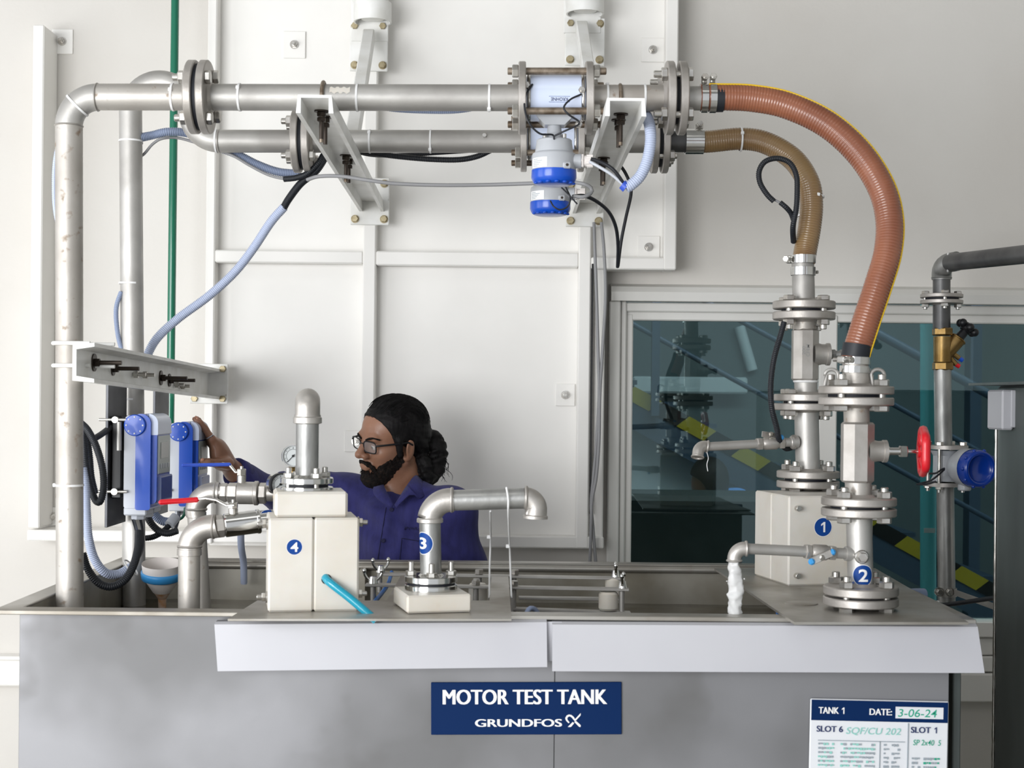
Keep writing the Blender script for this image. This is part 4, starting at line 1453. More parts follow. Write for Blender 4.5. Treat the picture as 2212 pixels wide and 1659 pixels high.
# ------------------------------------------------------------------ base three with spout pipe
b3 = thing('outlet_stand', 'steel spout pipe numbered three on a low white block', 'outlet pipe', onplate(930, 1318))
c3 = onplate(884, 1327)
m3 = rotz(c3, 15)
MB().box((0.062, 0.075, 0.019), (0.134, 0.15, 0.036), m3, 0.004).build('base_block', 'delrin', b3)
Y3 = c3.y + 0.095
zc = lambda py: P(930, py, Y3).z
cx3 = P(931, 1250, Y3).x
zb = c3.z + 0.037
MB().cyl((cx3, Y3, zb - 0.001), (cx3, Y3, zc(1277)), S(26, Y3), n=24).build('socket', 'brown_bolt', b3)
mid = Vector((cx3, Y3, (zc(1275) + zc(1243)) / 2))
flange_pair(b3, mid, UPZ, S(57, Y3), S(14, Y3), S(5, Y3), S(22, Y3), 4, 0.006, math.radians(95), 'chrome', 'bolt', top=S(30, Y3), rg=S(52, Y3), hub=0.004)
xr = P(928, 1200, Y3).x
MB().cyl((cx3, Y3, zc(1245)), (xr, Y3, zc(1125)), S(23, Y3), n=32).build('riser', 'galv', b3)
MB().lathe([(S(23, Y3), 0), (S(28.5, Y3), 0.002), (S(28.5, Y3), S(9, Y3)), (S(26, Y3), S(12, Y3))], mtx((xr, Y3, zc(1130)), UPZ), 32).build('elbow_collar', 'cast', b3)
ptsE = pp([(927, 1121)], Y3) + pxarc(974, 1127, 47, 180, 97, Y3, 10)[1:] + pp([(980, 1080)], Y3)
MB().tube(ptsE, S(26, Y3), 28).build('elbow', 'cast', b3)
MB().torus(mtx(P(976, 1080, Y3), XA), S(24, Y3), S(4, Y3), 28, 8).build('elbow_collar', 'cast', b3)
MB().cyl(P(975, 1081, Y3), P(1140, 1076, Y3), S(22.5, Y3), n=32).build('spout_pipe', 'galv', b3)
MB().torus(mtx(P(1137, 1076, Y3), XA), S(23, Y3), S(4, Y3), 28, 8).build('elbow_collar', 'cast', b3)
ptsE = pp([(1134, 1076)], Y3) + pxarc(1133, 1101, 25, 88, 8, Y3, 9) + pp([(1157, 1117)], Y3)
MB().tube(ptsE, S(24, Y3), 28).build('elbow', 'cast', b3)
MB().lathe([(S(20, Y3), 0), (S(27, Y3), 0), (S(27, Y3), S(6, Y3)), (S(24, Y3), S(8, Y3))], mtx(P(1156, 1120, Y3), (0.05, 0, 1)), 28).build('elbow_collar', 'cast', b3)
rp3 = S(23, Y3)


def wrap3(x, y, l):
    a = math.radians(-132) + x / rp3
    zz = zc(1172) + y
    u = (zz - zc(1245)) / (zc(1125) - zc(1245))
    return Vector((cx3 + (xr - cx3) * u + (rp3 + l) * math.cos(a), Y3 + (rp3 + l) * math.sin(a), zz))


disc_sticker(b3, wrap3, S(23, Y3), '3', S(20, Y3), S(25, Y3))
# long white ties that hang from the spout to the plate
for pts in (((1094, 1053, Y3 - 0.02), (1098, 1080, Y3 - 0.032), (1098, 1110, Y3), (1101, 1180, 3.22), (1103, 1240, 3.24), (1105, 1292, 3.22)),
            ((1059, 1104, Y3 + 0.02), (1060, 1160, 3.28), (1058, 1220, 3.3), (1057, 1292, 3.22))):
    b = MB()
    cable(b, pp(pts), 0.0022, 0.01, 8)
    q = pp(pts)[-3]
    b.box(q + Vector((-0.004, 0, 0)), (0.009, 0.007, 0.008), bev=0.001)
    b.build('long_tie', 'tie', b3)

# ------------------------------------------------------------------ clamp frame with rollers lying across the tank
cf = thing('clamp_frame', 'flat steel bar frame with white rollers and wing nuts lying across the tank', 'clamp frame', P(1080, 1320, 3.5))
for y0, y1, x0, x1, Y in ((1261, 1273, 790, 1358, 3.42), (1238, 1249, 818, 1342, 3.58), (1313, 1324, 1108, 1362, 3.42), (1289, 1294, 1120, 1340, 3.58)):
    a, c = P(x0, y0 + 2, Y), P(x1, y1, Y)
    m = mtx((a + c) / 2, c - a)
    b = MB()
    b.box((0, 0, 0), (0.004 if False else 0.006, 0.03, (c - a).length), m @ Matrix.Rotation(math.pi / 2, 4, 'Z'), 0.001)
    b.build('bar', 'steel', cf)
for px, py, Y, r in ((1032, 1280, 3.5, 20), (1324, 1268, 3.58, 17), (1314, 1298, 3.42, 21)):
    h = S(40, Y)
    q = P(px, py, Y)
    MB().lathe([(0, -h / 2), (S(r, Y) - 0.004, -h / 2), (S(r, Y), -h / 2 + 0.005), (S(r, Y), h / 2 - 0.005), (S(r, Y) - 0.004, h / 2), (0, h / 2)], mtx(q, UPZ), 24, False).build('roller', 'delrin', cf)
for px, Y, y0, y1 in ((806, 3.42, 1255, 1300), (1028, 3.42, 1250, 1305), (1109, 3.42, 1258, 1322), (1343, 3.42, 1255, 1330), (1110, 3.58, 1236, 1290), (1035, 3.58, 1236, 1290), (1330, 3.58, 1232, 1290), (820, 3.58, 1228, 1280)):
    MB().cyl(P(px, y0, Y), P(px, y1, Y), 0.0065, n=12, bev=0.001).build('threaded_rod', 'steel', cf)
for px, py, Y in ((1035, 1235, 3.58), (1112, 1236, 3.58), (1028, 1259, 3.42), (1110, 1260, 3.42)):
    q = P(px, py, Y)
    MB().hexa(q + Vector((0, 0, -0.006)), q + Vector((0, 0, 0.006)), 0.011).build('nut', 'bolt', cf)


def wing_nut(q, ang):
    b = MB()
    b.cyl(q, q + Vector((0, 0, 0.016)), 0.011, 0.008, n=14)
    dx = Vector((math.cos(ang), math.sin(ang), 0))
    for sgn in (-1, 1):
        pts = [q + dx * sgn * u + Vector((0, 0, v)) for u, v in ((0.006, 0.006), (0.014, 0.012), (0.02, 0.022), (0.021, 0.03))]
        b.tube(smooth_path(pts, 0.003), 0.0035, 8)
        b.ball(q + dx * sgn * 0.0205 + Vector((0, 0, 0.029)), (0.005, 0.004, 0.007), 10, 8)
    b.build('wing_nut', 'chrome', cf)


wing_nut(P(806, 1260, 3.42), 0.1)
wing_nut(P(822, 1236, 3.58), 0.5)
wing_nut(P(1330, 1246, 3.58), 1.5)
wing_nut(P(1345, 1270, 3.42), 1.4)

# small tubes dipping into the tank
tag(cable(MB(), pp(((846, 1236, 3.7), (838, 1262, 3.6), (822, 1285, 3.45), (800, 1310, 3.3))), 0.005, 0.01, 10).build('blue_tube', 'bluetube'), 'thin blue tube dipping into the tank behind block three', 'tube')
tag(cable(MB(), pp(((1132, 1340, 3.06), (1141, 1318, 3.07), (1150, 1314, 3.08), (1160, 1322, 3.09), (1168, 1345, 3.1))), 0.0055, 0.006, 10).build('grey_tube', 'conduit2'), 'short looped grey-blue tube just behind the tank rim', 'tube')
tag(cable(MB(), pp(((1679, 1318, 3.12), (1681, 1330, 3.1), (1686, 1345, 3.08))), 0.004, 0.006, 8).build('blue_wire', 'bluetube'), 'short blue wire hanging under the right cover plate', 'wire')

# ------------------------------------------------------------------ funnel standing in the tank
fu = thing('funnel', 'white plastic funnel with a sky blue rim in the tank', 'funnel', P(350, 1305, 3.72))
cF = P(350, 1236, 3.72)
mF = mtx(cF, (0.03, -0.2, 1))
k3 = S(1, 3.72)
MB().lathe([(42 * k3, 3 * k3), (44.5 * k3, 2 * k3), (45 * k3, -4 * k3), (43.5 * k3, -14 * k3), (39.5 * k3, -16 * k3), (40 * k3, -10 * k3), (42 * k3, 3 * k3)], mF, 36, True).build('rim', 'funnel_rim', fu)
MB().lathe([(43 * k3, 20 * k3), (41.6 * k3, 4 * k3), (39.6 * k3, -12 * k3), (20 * k3, -44 * k3)], mF, 36, True).build('cone', 'cone', fu)
MB().lathe([(20 * k3, -42 * k3), (9 * k3, -60 * k3), (8 * k3, -90 * k3)], mF, 28).build('spout', 'cone_dirty', fu)
# clear hose behind the valves
tag(cable(MB(), pp(((520, 1140, 3.75), (521, 1180, 3.78), (526, 1215, 3.82), (527, 1260, 3.84))), 0.009, 0.01, 12).build('clear_hose', 'conduit'), 'pale translucent hose hanging down behind the left valves', 'hose')

# ------------------------------------------------------------------ pump columns one and two
def octo_valve(parent, cx, Y, zb, zt, r, side_z, side_len, side_r):
    """eight-sided cast valve body with a round side port on the right"""
    c0, c1 = Vector((cx, Y, zb)), Vector((cx, Y, zt))
    v = MB().hexa(c0, c1, r, 8, math.pi / 8).build('valve_body', 'cast', parent)
    p = Vector((cx + r * 0.55, Y - r * 0.1, side_z))
    q = p + Vector((side_len, 0, 0))
    b = MB()
    b.lathe([(side_r * 1.25, 0), (side_r * 1.0, side_len * 0.55), (side_r * 1.0, side_len * 0.8)], mtx(p, XA), 28, True)
    b.lathe([(side_r, side_len * 0.78), (side_r * 1.1, side_len * 0.80), (side_r * 1.1, side_len), (0, side_len)], mtx(p, XA), 28)
    b.build('side_port', 'cast', parent)
    return q


def hex_fitting(parent, p, d, seq, material='bolt'):
    """row of (length, radius, sides) pieces along d"""
    d = Vector(d).normalized()
    b = MB()
    for ln, r, sides in seq:
        if sides:
            b.hexa(p, p + d * ln, r, sides)
        else:
            b.cyl(p, p + d * ln, r, n=16)
        p = p + d * ln
    b.build('fitting', material, parent)
    return p


def tap_branch(parent, pts, elbow, rp, valve_at, vdir, lever, lever_mat, stub):
    """small sampling tap: pts from the column outwards; elbow path at the end"""
    a, c = pts
    d = (c - a).normalized()
    MB().cyl(a, c, rp, n=20).build('tap_pipe', 'steel', parent)
    MB().tube(elbow, rp * 1.28, 20).build('tap_elbow', 'cast', parent)
    for q, ax in ((elbow[0], elbow[1] - elbow[0]), (elbow[-1], elbow[-1] - elbow[-2])):
        MB().torus(mtx(q, ax), rp * 1.25, rp * 0.25, 20, 8).build('elbow_collar', 'cast', parent)
    v0 = a.lerp(c, valve_at[0])
    v1 = a.lerp(c, valve_at[1])
    L = (v1 - v0).length
    b = MB()
    b.hexa(v0, v0 + d * L * 0.2, rp * 1.45)
    b.lathe([(rp * 1.1, 0.2 * L), (rp * 1.45, 0.3 * L), (rp * 1.45, 0.7 * L), (rp * 1.1, 0.8 * L)], mtx(v0, d), 20, True)
    b.hexa(v0 + d * L * 0.8, v1, rp * 1.45)
    vb = b.build('tap_valve', 'cast', parent)
    MB().cyl(a - d * stub, a + d * 0.004, rp * 1.35, n=22).build('nipple', 'steel', parent)
    vc = (v0 + v1) / 2
    vd = Vector(vdir).normalized()
    MB().cyl(vc, vc + vd * rp * 2.0, rp * 0.55, n=12).build('stem', 'bolt', vb)
    lc = vc + vd * rp * 2.0
    lm = Matrix.Translation(lc) @ lever
    MB().box((0, 0, 0), (L * 0.66, rp * 1.4, 0.004), lm, 0.001).build('lever', 'bolt', vb)
    for sx in lever_mat:
        MB().box((sx * L * 0.36, 0, -0.003 if sx > 0 else 0.003), (L * 0.2, rp * 1.2, 0.012), lm, 0.004).build('lever_grip', 'funnel_rim', vb)
    q = lc + vd * 0.001
    MB().hexa(q, q + vd * 0.007, rp * 0.5).build('lever_nut', 'bolt', vb)


# --- column two (nearer)
Y2 = 3.06
c2 = thing('pump_column', 'nearer steel pump column numbered two with red handwheel', 'pump column', onplate(1860, 1313))
X2 = lambda px, py=1000: P(px, py, Y2)
cxf = lambda py: 1848 + (py - 800) * (1860 - 1848) / 510.0
C2 = lambda py: P(cxf(py), py, Y2)
RF = S(80, Y2)
rp = S(27.5, Y2)
MB().cyl(C2(772), C2(838), S(27, Y2), S(29, Y2), n=32).build('hose_tail', 'steel_rust', c2)
flange_pair(c2, C2(855), UPZ, RF, S(17, Y2), S(7, Y2), S(28, Y2), 4, 0.0085, math.radians(48), top=S(26, Y2), rg=RF * 0.75)
for sgn in (-1, 1):
    q = P(cxf(833) + sgn * 48, 833, Y2 - 0.02)
    b = MB()
    pts = [q + Vector((-0.012 + 0.004 * sgn, 0.012, 0)), q + Vector((-0.012, 0.012, 0.022))] + [q + Vector((0.002 * sgn - 0.014 * math.cos(a), 0.012, 0.022 + 0.012 * math.sin(a))) for a in [math.pi * i / 8 for i in range(9)]] + [q + Vector((0.016, 0.012, 0.0))]
    b.tube(pts, 0.004, 8)
    b.build('earth_clip', 'steel', c2)
MB().cyl(C2(876), C2(918), rp, n=32).build('pipe', 'steel_rust', c2)
q = octo_valve(c2, C2(977).x, Y2, C2(1042).z, C2(912).z, S(36, Y2), C2(974).z, S(42, Y2), S(22, Y2))
e_ = hex_fitting(c2, q, (1, 0, 0), ((S(6, Y2), S(10, Y2), 0), (S(22, Y2), S(8, Y2), 0), (S(16, Y2), S(13.5, Y2), 6), (S(36, Y2), S(4, Y2), 0)), 'chrome')
# handwheel seen nearly edge-on
hw = e_ + Vector((0.0, 0, 0))
mw = mtx(hw, Vector((1, -0.16, 0)))
b = MB()
vs, fs = [], []
nn = 40
for i in range(nn):
    a = 2 * math.pi * i / nn
    R = S(46, Y2) * (1 + 0.07 * math.cos(5 * a))
    for j in range(8):
        t_ = 2 * math.pi * j / 8
        rad = R + 0.0085 * math.cos(t_)
        vs.append(mw @ Vector((rad * math.cos(a), rad * math.sin(a), 0.0095 * math.sin(t_))))
for i in range(nn):
    for j in range(8):
        fs.append((i * 8 + j, i * 8 + (j + 1) % 8, ((i + 1) % nn) * 8 + (j + 1) % 8, ((i + 1) % nn) * 8 + j))
b.add(vs, fs, True)
for i in range(5):
    a = 2 * math.pi * i / 5 + 0.3
    b.tube([mw @ Vector((0, 0, 0.004)), mw @ Vector((S(24, Y2) * math.cos(a), S(24, Y2) * math.sin(a), -0.004)), mw @ Vector((S(46, Y2) * math.cos(a), S(46, Y2) * math.sin(a), 0))], 0.0065, 8)
b.cyl(mw @ Vector((0, 0, -0.012)), mw @ Vector((0, 0, 0.012)), 0.013, n=16)
b.build('handwheel', 'red', c2, 'red cast handwheel')
MB().cyl(C2(1040), C2(1080), S(28, Y2), n=32).build('pipe', 'steel_rust', c2)
flange_pair(c2, C2(1094), UPZ, RF, S(17, Y2), S(6, Y2), S(28, Y2), 4, 0.0085, math.radians(48), top=S(24, Y2), rg=RF * 0.75)
MB().cyl(C2(1104), C2(1275), rp, n=36).build('pipe', 'steel', c2)
flange_pair(c2, C2(1286), UPZ, RF, S(18, Y2), S(5, Y2), S(28, Y2), 4, 0.0085, math.radians(48), top=S(26, Y2), rg=RF * 0.72)
# plug on the front
q = P(1855, 1200, Y2) + Vector((0, -rp * 0.9, 0))
b = MB()
b.cyl(q + Vector((0, 0.01, 0)), q + Vector((0, -0.006, 0)), S(15, Y2), n=24, bev=0.002)
b.hexa(q + Vector((0, -0.006, 0)), q + Vector((0, -0.018, 0)), S(11, Y2))
b.build('plug', 'bolt', c2)
# sampling tap, running water
Yt = Y2 - 0.02
ta, tc = P(1830, 1196, Y2 - 0.01), P(1610, 1185, Y2 - 0.05)
el = pp([(1612, 1185, Y2 - 0.05)]) + [P(1608 - 22 * math.sin(math.radians(q)), 1207 - 22 * math.cos(math.radians(q)), Y2 - 0.05) for q in range(0, 91, 10)] + pp([(1586, 1211, Y2 - 0.05)])
lev = Matrix.Rotation(math.pi / 2, 4, 'X') @ Matrix.Rotation(math.radians(24), 4, 'Z')
tap_branch(c2, (ta, tc), el, S(11.5, Y2), (0.12, 0.42), (0, -1, -0.35), lev, (-1, 1), S(10, Y2))
rp2 = rp


def wrap2(x, y, l):
    a = math.radians(-90) + x / rp2
    q = C2(1240)
    return Vector((q.x + (rp2 + l) * math.cos(a), Y2 + (rp2 + l) * math.sin(a), q.z + y))


disc_sticker(c2, wrap2, S(22, Y2), '2', S(20, Y2), S(27, Y2))
# cast marks are on the farther valve
random.seed(11)
path = smooth_path(pp(((1586, 1208), (1587, 1240), (1590, 1270), (1588, 1300), (1585, 1345)), Y2 - 0.05), 0.003)
rr = []
for i in range(len(path)):
    u = i / len(path)
    rr.append(S(11 + 5 * math.sin(u * 3.1) + 3.0 * mnoise.noise(Vector((i * 0.35, 1.3, 0))), Y2))
b = MB()
k0 = len(b.v)
b.tube(path, rr, 18)
for i, v in enumerate(b.v[k0:]):
    w = mnoise.noise(v * 60) * 0.005 + mnoise.noise(v * 170) * 0.003
    b.v[k0 + i] = v + Vector((w, mnoise.noise(v * 80 + Vector((7, 0, 0))) * 0.006, 0))
for _ in range(26):
    u = random.uniform(0.25, 1.0)
    q = path[int(u * (len(path) - 1))] + Vector((random.uniform(-1, 1) * S(19, Y2), random.uniform(-0.01, 0.01), 0))
    b.ball(q, random.uniform(0.0012, 0.003), 8, 6)
tag(b.build('water_stream', 'waterstream'), 'stream of clear water pouring from the lower tap into the tank', 'water', kind='stuff')

# --- column one (farther) on its white block
Y1 = 3.66
c1 = thing('pump_column', 'farther steel pump column standing on the white block numbered one', 'pump column', P(1744, 1058, Y1))
cx1f = lambda py: 1735 + (py - 600) * (1746 - 1735) / 460.0
C1 = lambda py: P(cx1f(py), py, Y1)
RF1 = S(67, Y1)
r1p = S(24.5, Y1)
MB().cyl(C1(560), C1(650), S(24, Y1), n=32).build('hose_tail', 'steel', c1)
flange_pair(c1, C1(671), UPZ, RF1, S(17, Y1), S(6, Y1), S(24, Y1), 4, 0.0085, math.radians(48), top=S(22, Y1), rg=RF1 * 0.72, flip=True)
MB().cyl(C1(682), C1(716), r1p, n=32).build('pipe', 'steel_rust', c1)
q = octo_valve(c1, C1(765).x, Y1, C1(822).z, C1(711).z, S(29.5, Y1), C1(765).z, S(36, Y1), S(22, Y1))
hex_fitting(c1, q, (1, 0, 0), ((S(12, Y1), S(12, Y1), 6), (S(10, Y1), S(8, Y1), 0), (S(12, Y1), S(12, Y1), 6)), 'galv')
mv = facing(P(1741, 757, Y1 - S(28.0, Y1)), math.pi / 2)
for i, s_ in enumerate(('CF8M', '200')):
    lettering('cast_mark', s_, mv @ Matrix.Translation((0, S(8 - 16 * (1 - i), Y1) * 0.55, 0)), S(26 if i == 0 else 18, Y1), S(7, Y1), 'galv', c1, 0.01)
MB().cyl(C1(820), C1(856), r1p, n=32).build('pipe', 'steel', c1)
MB().torus(mtx(C1(824), UPZ), r1p, 0.003, 28, 8).build('thread_seal', 'tie', c1)
flange_pair(c1, C1(869), UPZ, S(69, Y1), S(15, Y1), S(5, Y1), S(24, Y1), 4, 0.0085, math.radians(48), top=S(20, Y1), rg=RF1 * 0.72, flip=True)
MB().cyl(C1(882), C1(1030), S(26, Y1), n=36).build('pipe', 'steel', c1)
flange_pair(c1, C1(1035), UPZ, RF1, S(15, Y1), S(6, Y1), S(26, Y1), 4, 0.0085, math.radians(48), top=S(22, Y1), rg=RF1 * 0.74)
ta, tc = P(1712, 955, Y1 - 0.02), P(1526, 965, Y1 - 0.06)
el = pp([(1528, 965, Y1 - 0.06)]) + [P(1522 - 14 * math.sin(math.radians(q)), 978 - 14 * math.cos(math.radians(q)), Y1 - 0.06 - 0.00018 * q) for q in range(0, 91, 10)] + pp([(1507, 987, Y1 - 0.08)])
lev = Matrix.Rotation(math.radians(8), 4, 'Y') @ Matrix.Rotation(math.radians(70), 4, 'X')
tap_branch(c1, (ta, tc), el, S(9.5, Y1), (0.1, 0.42), (0, -0.5, 1), lev, (1,), S(12, Y1))
MB().ball(P(1714, 955, Y1 - 0.02), (0.012, 0.014, S(16, Y1)), 14, 10).build('branch_boss', 'cast', c1)
cable(MB(), pp(((1527, 977, 3.59), (1530, 990, 3.585), (1527, 1003, 3.585), (1529, 1018, 3.585))), 0.0011, 0.004, 6).build('thread_tail', 'tie', c1)

# white block numbered one
blk = thing('base_block', 'white plastic block numbered one under the farther pump column', 'block', onplate(1720, 1250))
cb = onplate(1702, 1266, ZC + 0.005)
left = onplate(1629, 1242, ZC + 0.005)
dl = (left - cb)
angl = math.atan2(dl.y, dl.x)
dx = Vector((math.cos(angl - math.pi / 2), math.sin(angl - math.pi / 2), 0))
hB = P(1702, 1068, cb.y).z - cb.z
hB = min(hB, P(1744, 1059, Y1).z - cb.z)
mbk = Matrix((dx, dl.normalized(), UPZ)).transposed().to_4x4()
mbk.translation = cb
LB = 0.215
for i in range(2):
    w_ = LB
    MB().box((w_ / 2, dl.length * (0.25 + 0.5 * i), hB / 2), (w_, dl.length / 2 - 0.0008, hB), mbk, 0.004).build('half_block', 'delrin', blk)
for z in (hB * 0.865, hB * 0.115):
    p0 = mbk @ Vector((0.02, 0, z))
    dn = -dl.normalized()
    b = MB()
    b.cyl(p0, p0 + dn * 0.016, 0.0065, n=12, bev=0.001)
    b.build('stud_end', 'bolt', blk)
ms_ = Matrix((dx, UPZ, -dl.normalized())).transposed().to_4x4()
ms_.translation = mbk @ Vector((S(78, 3.5), -0.0001, hB - S(66, 3.5)))
disc_sticker(blk, lambda x, y, l: ms_ @ Vector((x, y, l)), S(19.5, 3.48), '1', S(9.5, 3.48), S(22, 3.48))

# black conduit along the farther column and the loop above
b = MB()
corrugated(b, pp(((1694, 695, 3.6), (1686, 725, 3.6), (1672, 775, 3.58), (1665, 830, 3.58), (1667, 880, 3.58), (1678, 925, 3.6), (1683, 950, 3.62), (1697, 968, 3.66), (1712, 966, 3.7))), S(6.5, 3.6))
tag(b.build('black_conduit', 'rubber'), 'black corrugated conduit bowed beside the farther pump column', 'conduit')
lo = thing('looped_conduit', 'black corrugated conduit looped beside the olive hose', 'conduit', P(1715, 520, 3.62))
b = MB()
corrugated(b, pp(((1672, 435, 3.6), (1657, 420, 3.6), (1642, 395, 3.6), (1640, 370, 3.6), (1653, 349, 3.6), (1680, 342, 3.6), (1706, 352, 3.6), (1720, 378, 3.6), (1722, 410, 3.6), (1720, 450, 3.6), (1713, 490, 3.61), (1714, 522, 3.66))), S(6.3, 3.6))
b.build('conduit', 'rubber', lo)
b = MB()
corrugated(b, pp(((1685, 437, 3.6), (1698, 448, 3.6), (1708, 460, 3.61), (1714, 475, 3.62))), S(5.8, 3.6))
b.build('conduit_end', 'rubber', lo)
cable(MB(), pp(((1668, 430, 3.6), (1678, 434, 3.6), (1690, 441, 3.6))), S(2.6, 3.6)).build('cable', 'cable_grey', lo)

# blue-grey hose stub behind column two
b = MB()
cable(b, pp(((1925, 1300, 3.42), (1950, 1287, 3.42), (1975, 1284, 3.43), (1996, 1284, 3.44))), S(13, 3.42), 0.01, 16)
tag(b.build('hose_stub', 'conduit2'), 'blue-grey hose end lying behind the base of column two', 'hose')

# ------------------------------------------------------------------ column three at the window
Y5 = 4.25
c5 = thing('return_column', 'dark steel return column with brass valve in front of the window', 'pipe column', P(2045, 1310, Y5))
r5 = S(18.5, Y5)
C5 = lambda px, py: P(px, py, Y5)
MB().cyl(C5(2034, 600), C5(2034, 712), r5, n=28).build('pipe', 'dark_pipe', c5)
el = [C5(2034, 604), C5(2034, 590)] + [P(2034 + 24 * (1 - math.cos(math.radians(q))), 590 - 24 * math.sin(math.radians(q)), Y5 - 0.0004 * q) for q in range(15, 91, 15)] + [P(2068, 564, Y5 - 0.05)]
MB().tube(el, S(21, Y5), 24).build('elbow', 'galv', c5)
MB().torus(mtx(C5(2034, 600), UPZ), S(19, Y5), S(3, Y5), 24, 8).build('elbow_collar', 'galv', c5)
MB().torus(mtx(P(2048, 567, Y5 - 0.04), (1, -0.3, 0)), S(19, Y5), S(2.5, Y5), 24, 8).build('thread_seal', 'tie', c5)
MB().cyl(P(2052, 567, Y5 - 0.045), P(2330, 537, 3.6), S(18.5, Y5), n=28).build('cross_pipe', 'dark_pipe', c5)
flange_pair(c5, C5(2034, 646), UPZ, S(45, Y5), S(8, Y5), S(5, Y5), r5, 4, 0.006, math.radians(5), 'flange', 'bolt', top=S(12, Y5), rg=S(36, Y5), flip=True, hub=0.003)
# brass balancing valve
b = MB()
b.hexa(C5(2035.5, 725), C5(2035.5, 708), S(22, Y5))
b.lathe([(S(19, Y5), 0), (S(20, Y5), S(55, Y5))], mtx(C5(2036, 782), UPZ), 24)
b.hexa(C5(2036.5, 800), C5(2036.5, 782), S(22.5, Y5))
b.build('brass_valve', 'brass', c5)
d = (C5(2082, 718) - C5(2045, 762)).normalized()
b = MB()
b.cyl(C5(2040, 768), C5(2070, 732), S(15, Y5), S(17, Y5), n=22)
b.torus(mtx(C5(2070, 732), d), S(16, Y5), S(2.5, Y5), 22, 8)
b.build('brass_branch', 'brass', c5)
b = MB()
b.cyl(C5(2070, 732), C5(2084, 716), S(11, Y5), S(9, Y5), n=18)
mk = mtx(C5(2090, 708), d)
b.cyl(mk @ Vector((0, 0, -S(10, Y5))), mk @ Vector((0, 0, S(8, Y5))), S(15, Y5), n=18, bev=0.004)
for i in range(6):
    a = 2 * math.pi * i / 6
    b.ball(mk @ Vector((S(19, Y5) * math.cos(a), S(19, Y5) * math.sin(a), 0)), (S(9, Y5),) * 3, 12, 8)
b.build('valve_knob', 'black', c5, 'black lobed plastic knob')
for px, py, mm in ((2077, 777, 'blue'), (2070, 790, 'red')):
    b = MB()
    b.cyl(C5(2052, py - 18), C5(px - 5, py - 3), S(5.5, Y5), n=14)
    b.build('test_point', 'brass', c5)
    MB().cyl(C5(px - 5, py - 3), C5(px + 3, py + 2), S(5, Y5), n=12, bev=0.001).build('test_cap', mm, c5)
MB().cyl(C5(2036, 798), C5(2038, 962), S(18.5, Y5), n=28).build('pipe', 'galv', c5)
MB().cyl(C5(2042, 1050), C5(2045, 1300), S(18.5, Y5), n=28).build('pipe', 'galv', c5)
# flow meter of the column, blue round cover facing the hall
fm3 = thing('round_flow_meter', 'flow meter with a round blue cover on the column by the window', 'flow meter', P(2050, 1050, Y5))
for px, py in ((2045, 966), (2030, 1046)):
    MB().lathe([(0, 0), (S(45, Y5), 0), (S(45, Y5), S(8, Y5)), (0, S(8, Y5))], mtx(C5(px if py < 1000 else 2040, py + 4), UPZ), 32).build('flange', 'flange', fm3)
MB().lathe([(S(30, Y5), -S(33, Y5)), (S(24, Y5), -S(22, Y5)), (S(24, Y5), S(22, Y5)), (S(30, Y5), S(33, Y5))], mtx(C5(2040, 1006), UPZ), 28).build('measuring_tube', 'grey_meter', fm3)
for i in range(4):
    a = math.radians(45 + 90 * i + 10)
    p = C5(2042, 1006) + Vector((math.cos(a) * S(38, Y5), math.sin(a) * S(38, Y5), 0))
    s_ = MB().cyl(p + Vector((0, 0, S(52, Y5))), p - Vector((0, 0, S(56, Y5))), 0.0055, n=12).build('stud', 'bolt', fm3)
    for z in (S(44, Y5), -S(50, Y5)):
        MB().hexa(p + Vector((0, 0, z)), p + Vector((0, 0, z + 0.011)), 0.011).build('nut', 'bolt', s_)
hc = C5(2078, 1008)
ax = Vector((0.30, -1, -0.02)).normalized()
mh = mtx(hc + Vector((0, -0.07, 0)), ax)
b = MB()
b.lathe([(S(26, Y5), -0.08), (S(34, Y5), -0.04), (S(41, Y5), -0.02), (S(41, Y5), 0.02)], mh, 36, True)
b.lathe([(S(20, Y5), -0.1), (S(26, Y5), -0.08)], mh, 30)
b.build('housing', 'grey_meter', fm3)
b = MB()
rC = S(42, Y5) * 0.97
b.lathe([(rC * 0.98, 0.016), (rC * 1.0, 0.026), (rC * 0.97, 0.046), (rC * 0.90, 0.056), (rC * 0.80, 0.058), (rC * 0.68, 0.052), (rC * 0.64, 0.046), (0, 0.046)], mh, 44, True)
for i in range(10):
    a = 2 * math.pi * i / 10
    b.ball(mh @ Vector((rC * 0.95 * math.cos(a), rC * 0.95 * math.sin(a), 0.045)), 0.006, 10, 6)
b.build('cover', 'blue_dark', fm3, 'round glossy blue cover')
q = C5(2062, 1048)
MB().cyl(q + Vector((0.01, -0.06, 0.02)), q + Vector((0.01, -0.06, -0.012)), S(14, Y5), n=20, bev=0.003).build('gland', 'grey_meter', fm3)
for pts in (((2008, 1023, 4.15), (2022, 1022, 4.13), (2034, 1014, 4.13), (2040, 1012, 4.14)), ((1985, 1045, 4.16), (2010, 1038, 4.13), (2028, 1025, 4.13), (2040, 1014, 4.14)), ((1980, 1046, 4.16), (2000, 1046, 4.14), (2022, 1040, 4.13))):
    cable(MB(), pp(pts), 0.0028, 0.006, 8).build('earth_wire', 'cable_black', fm3)
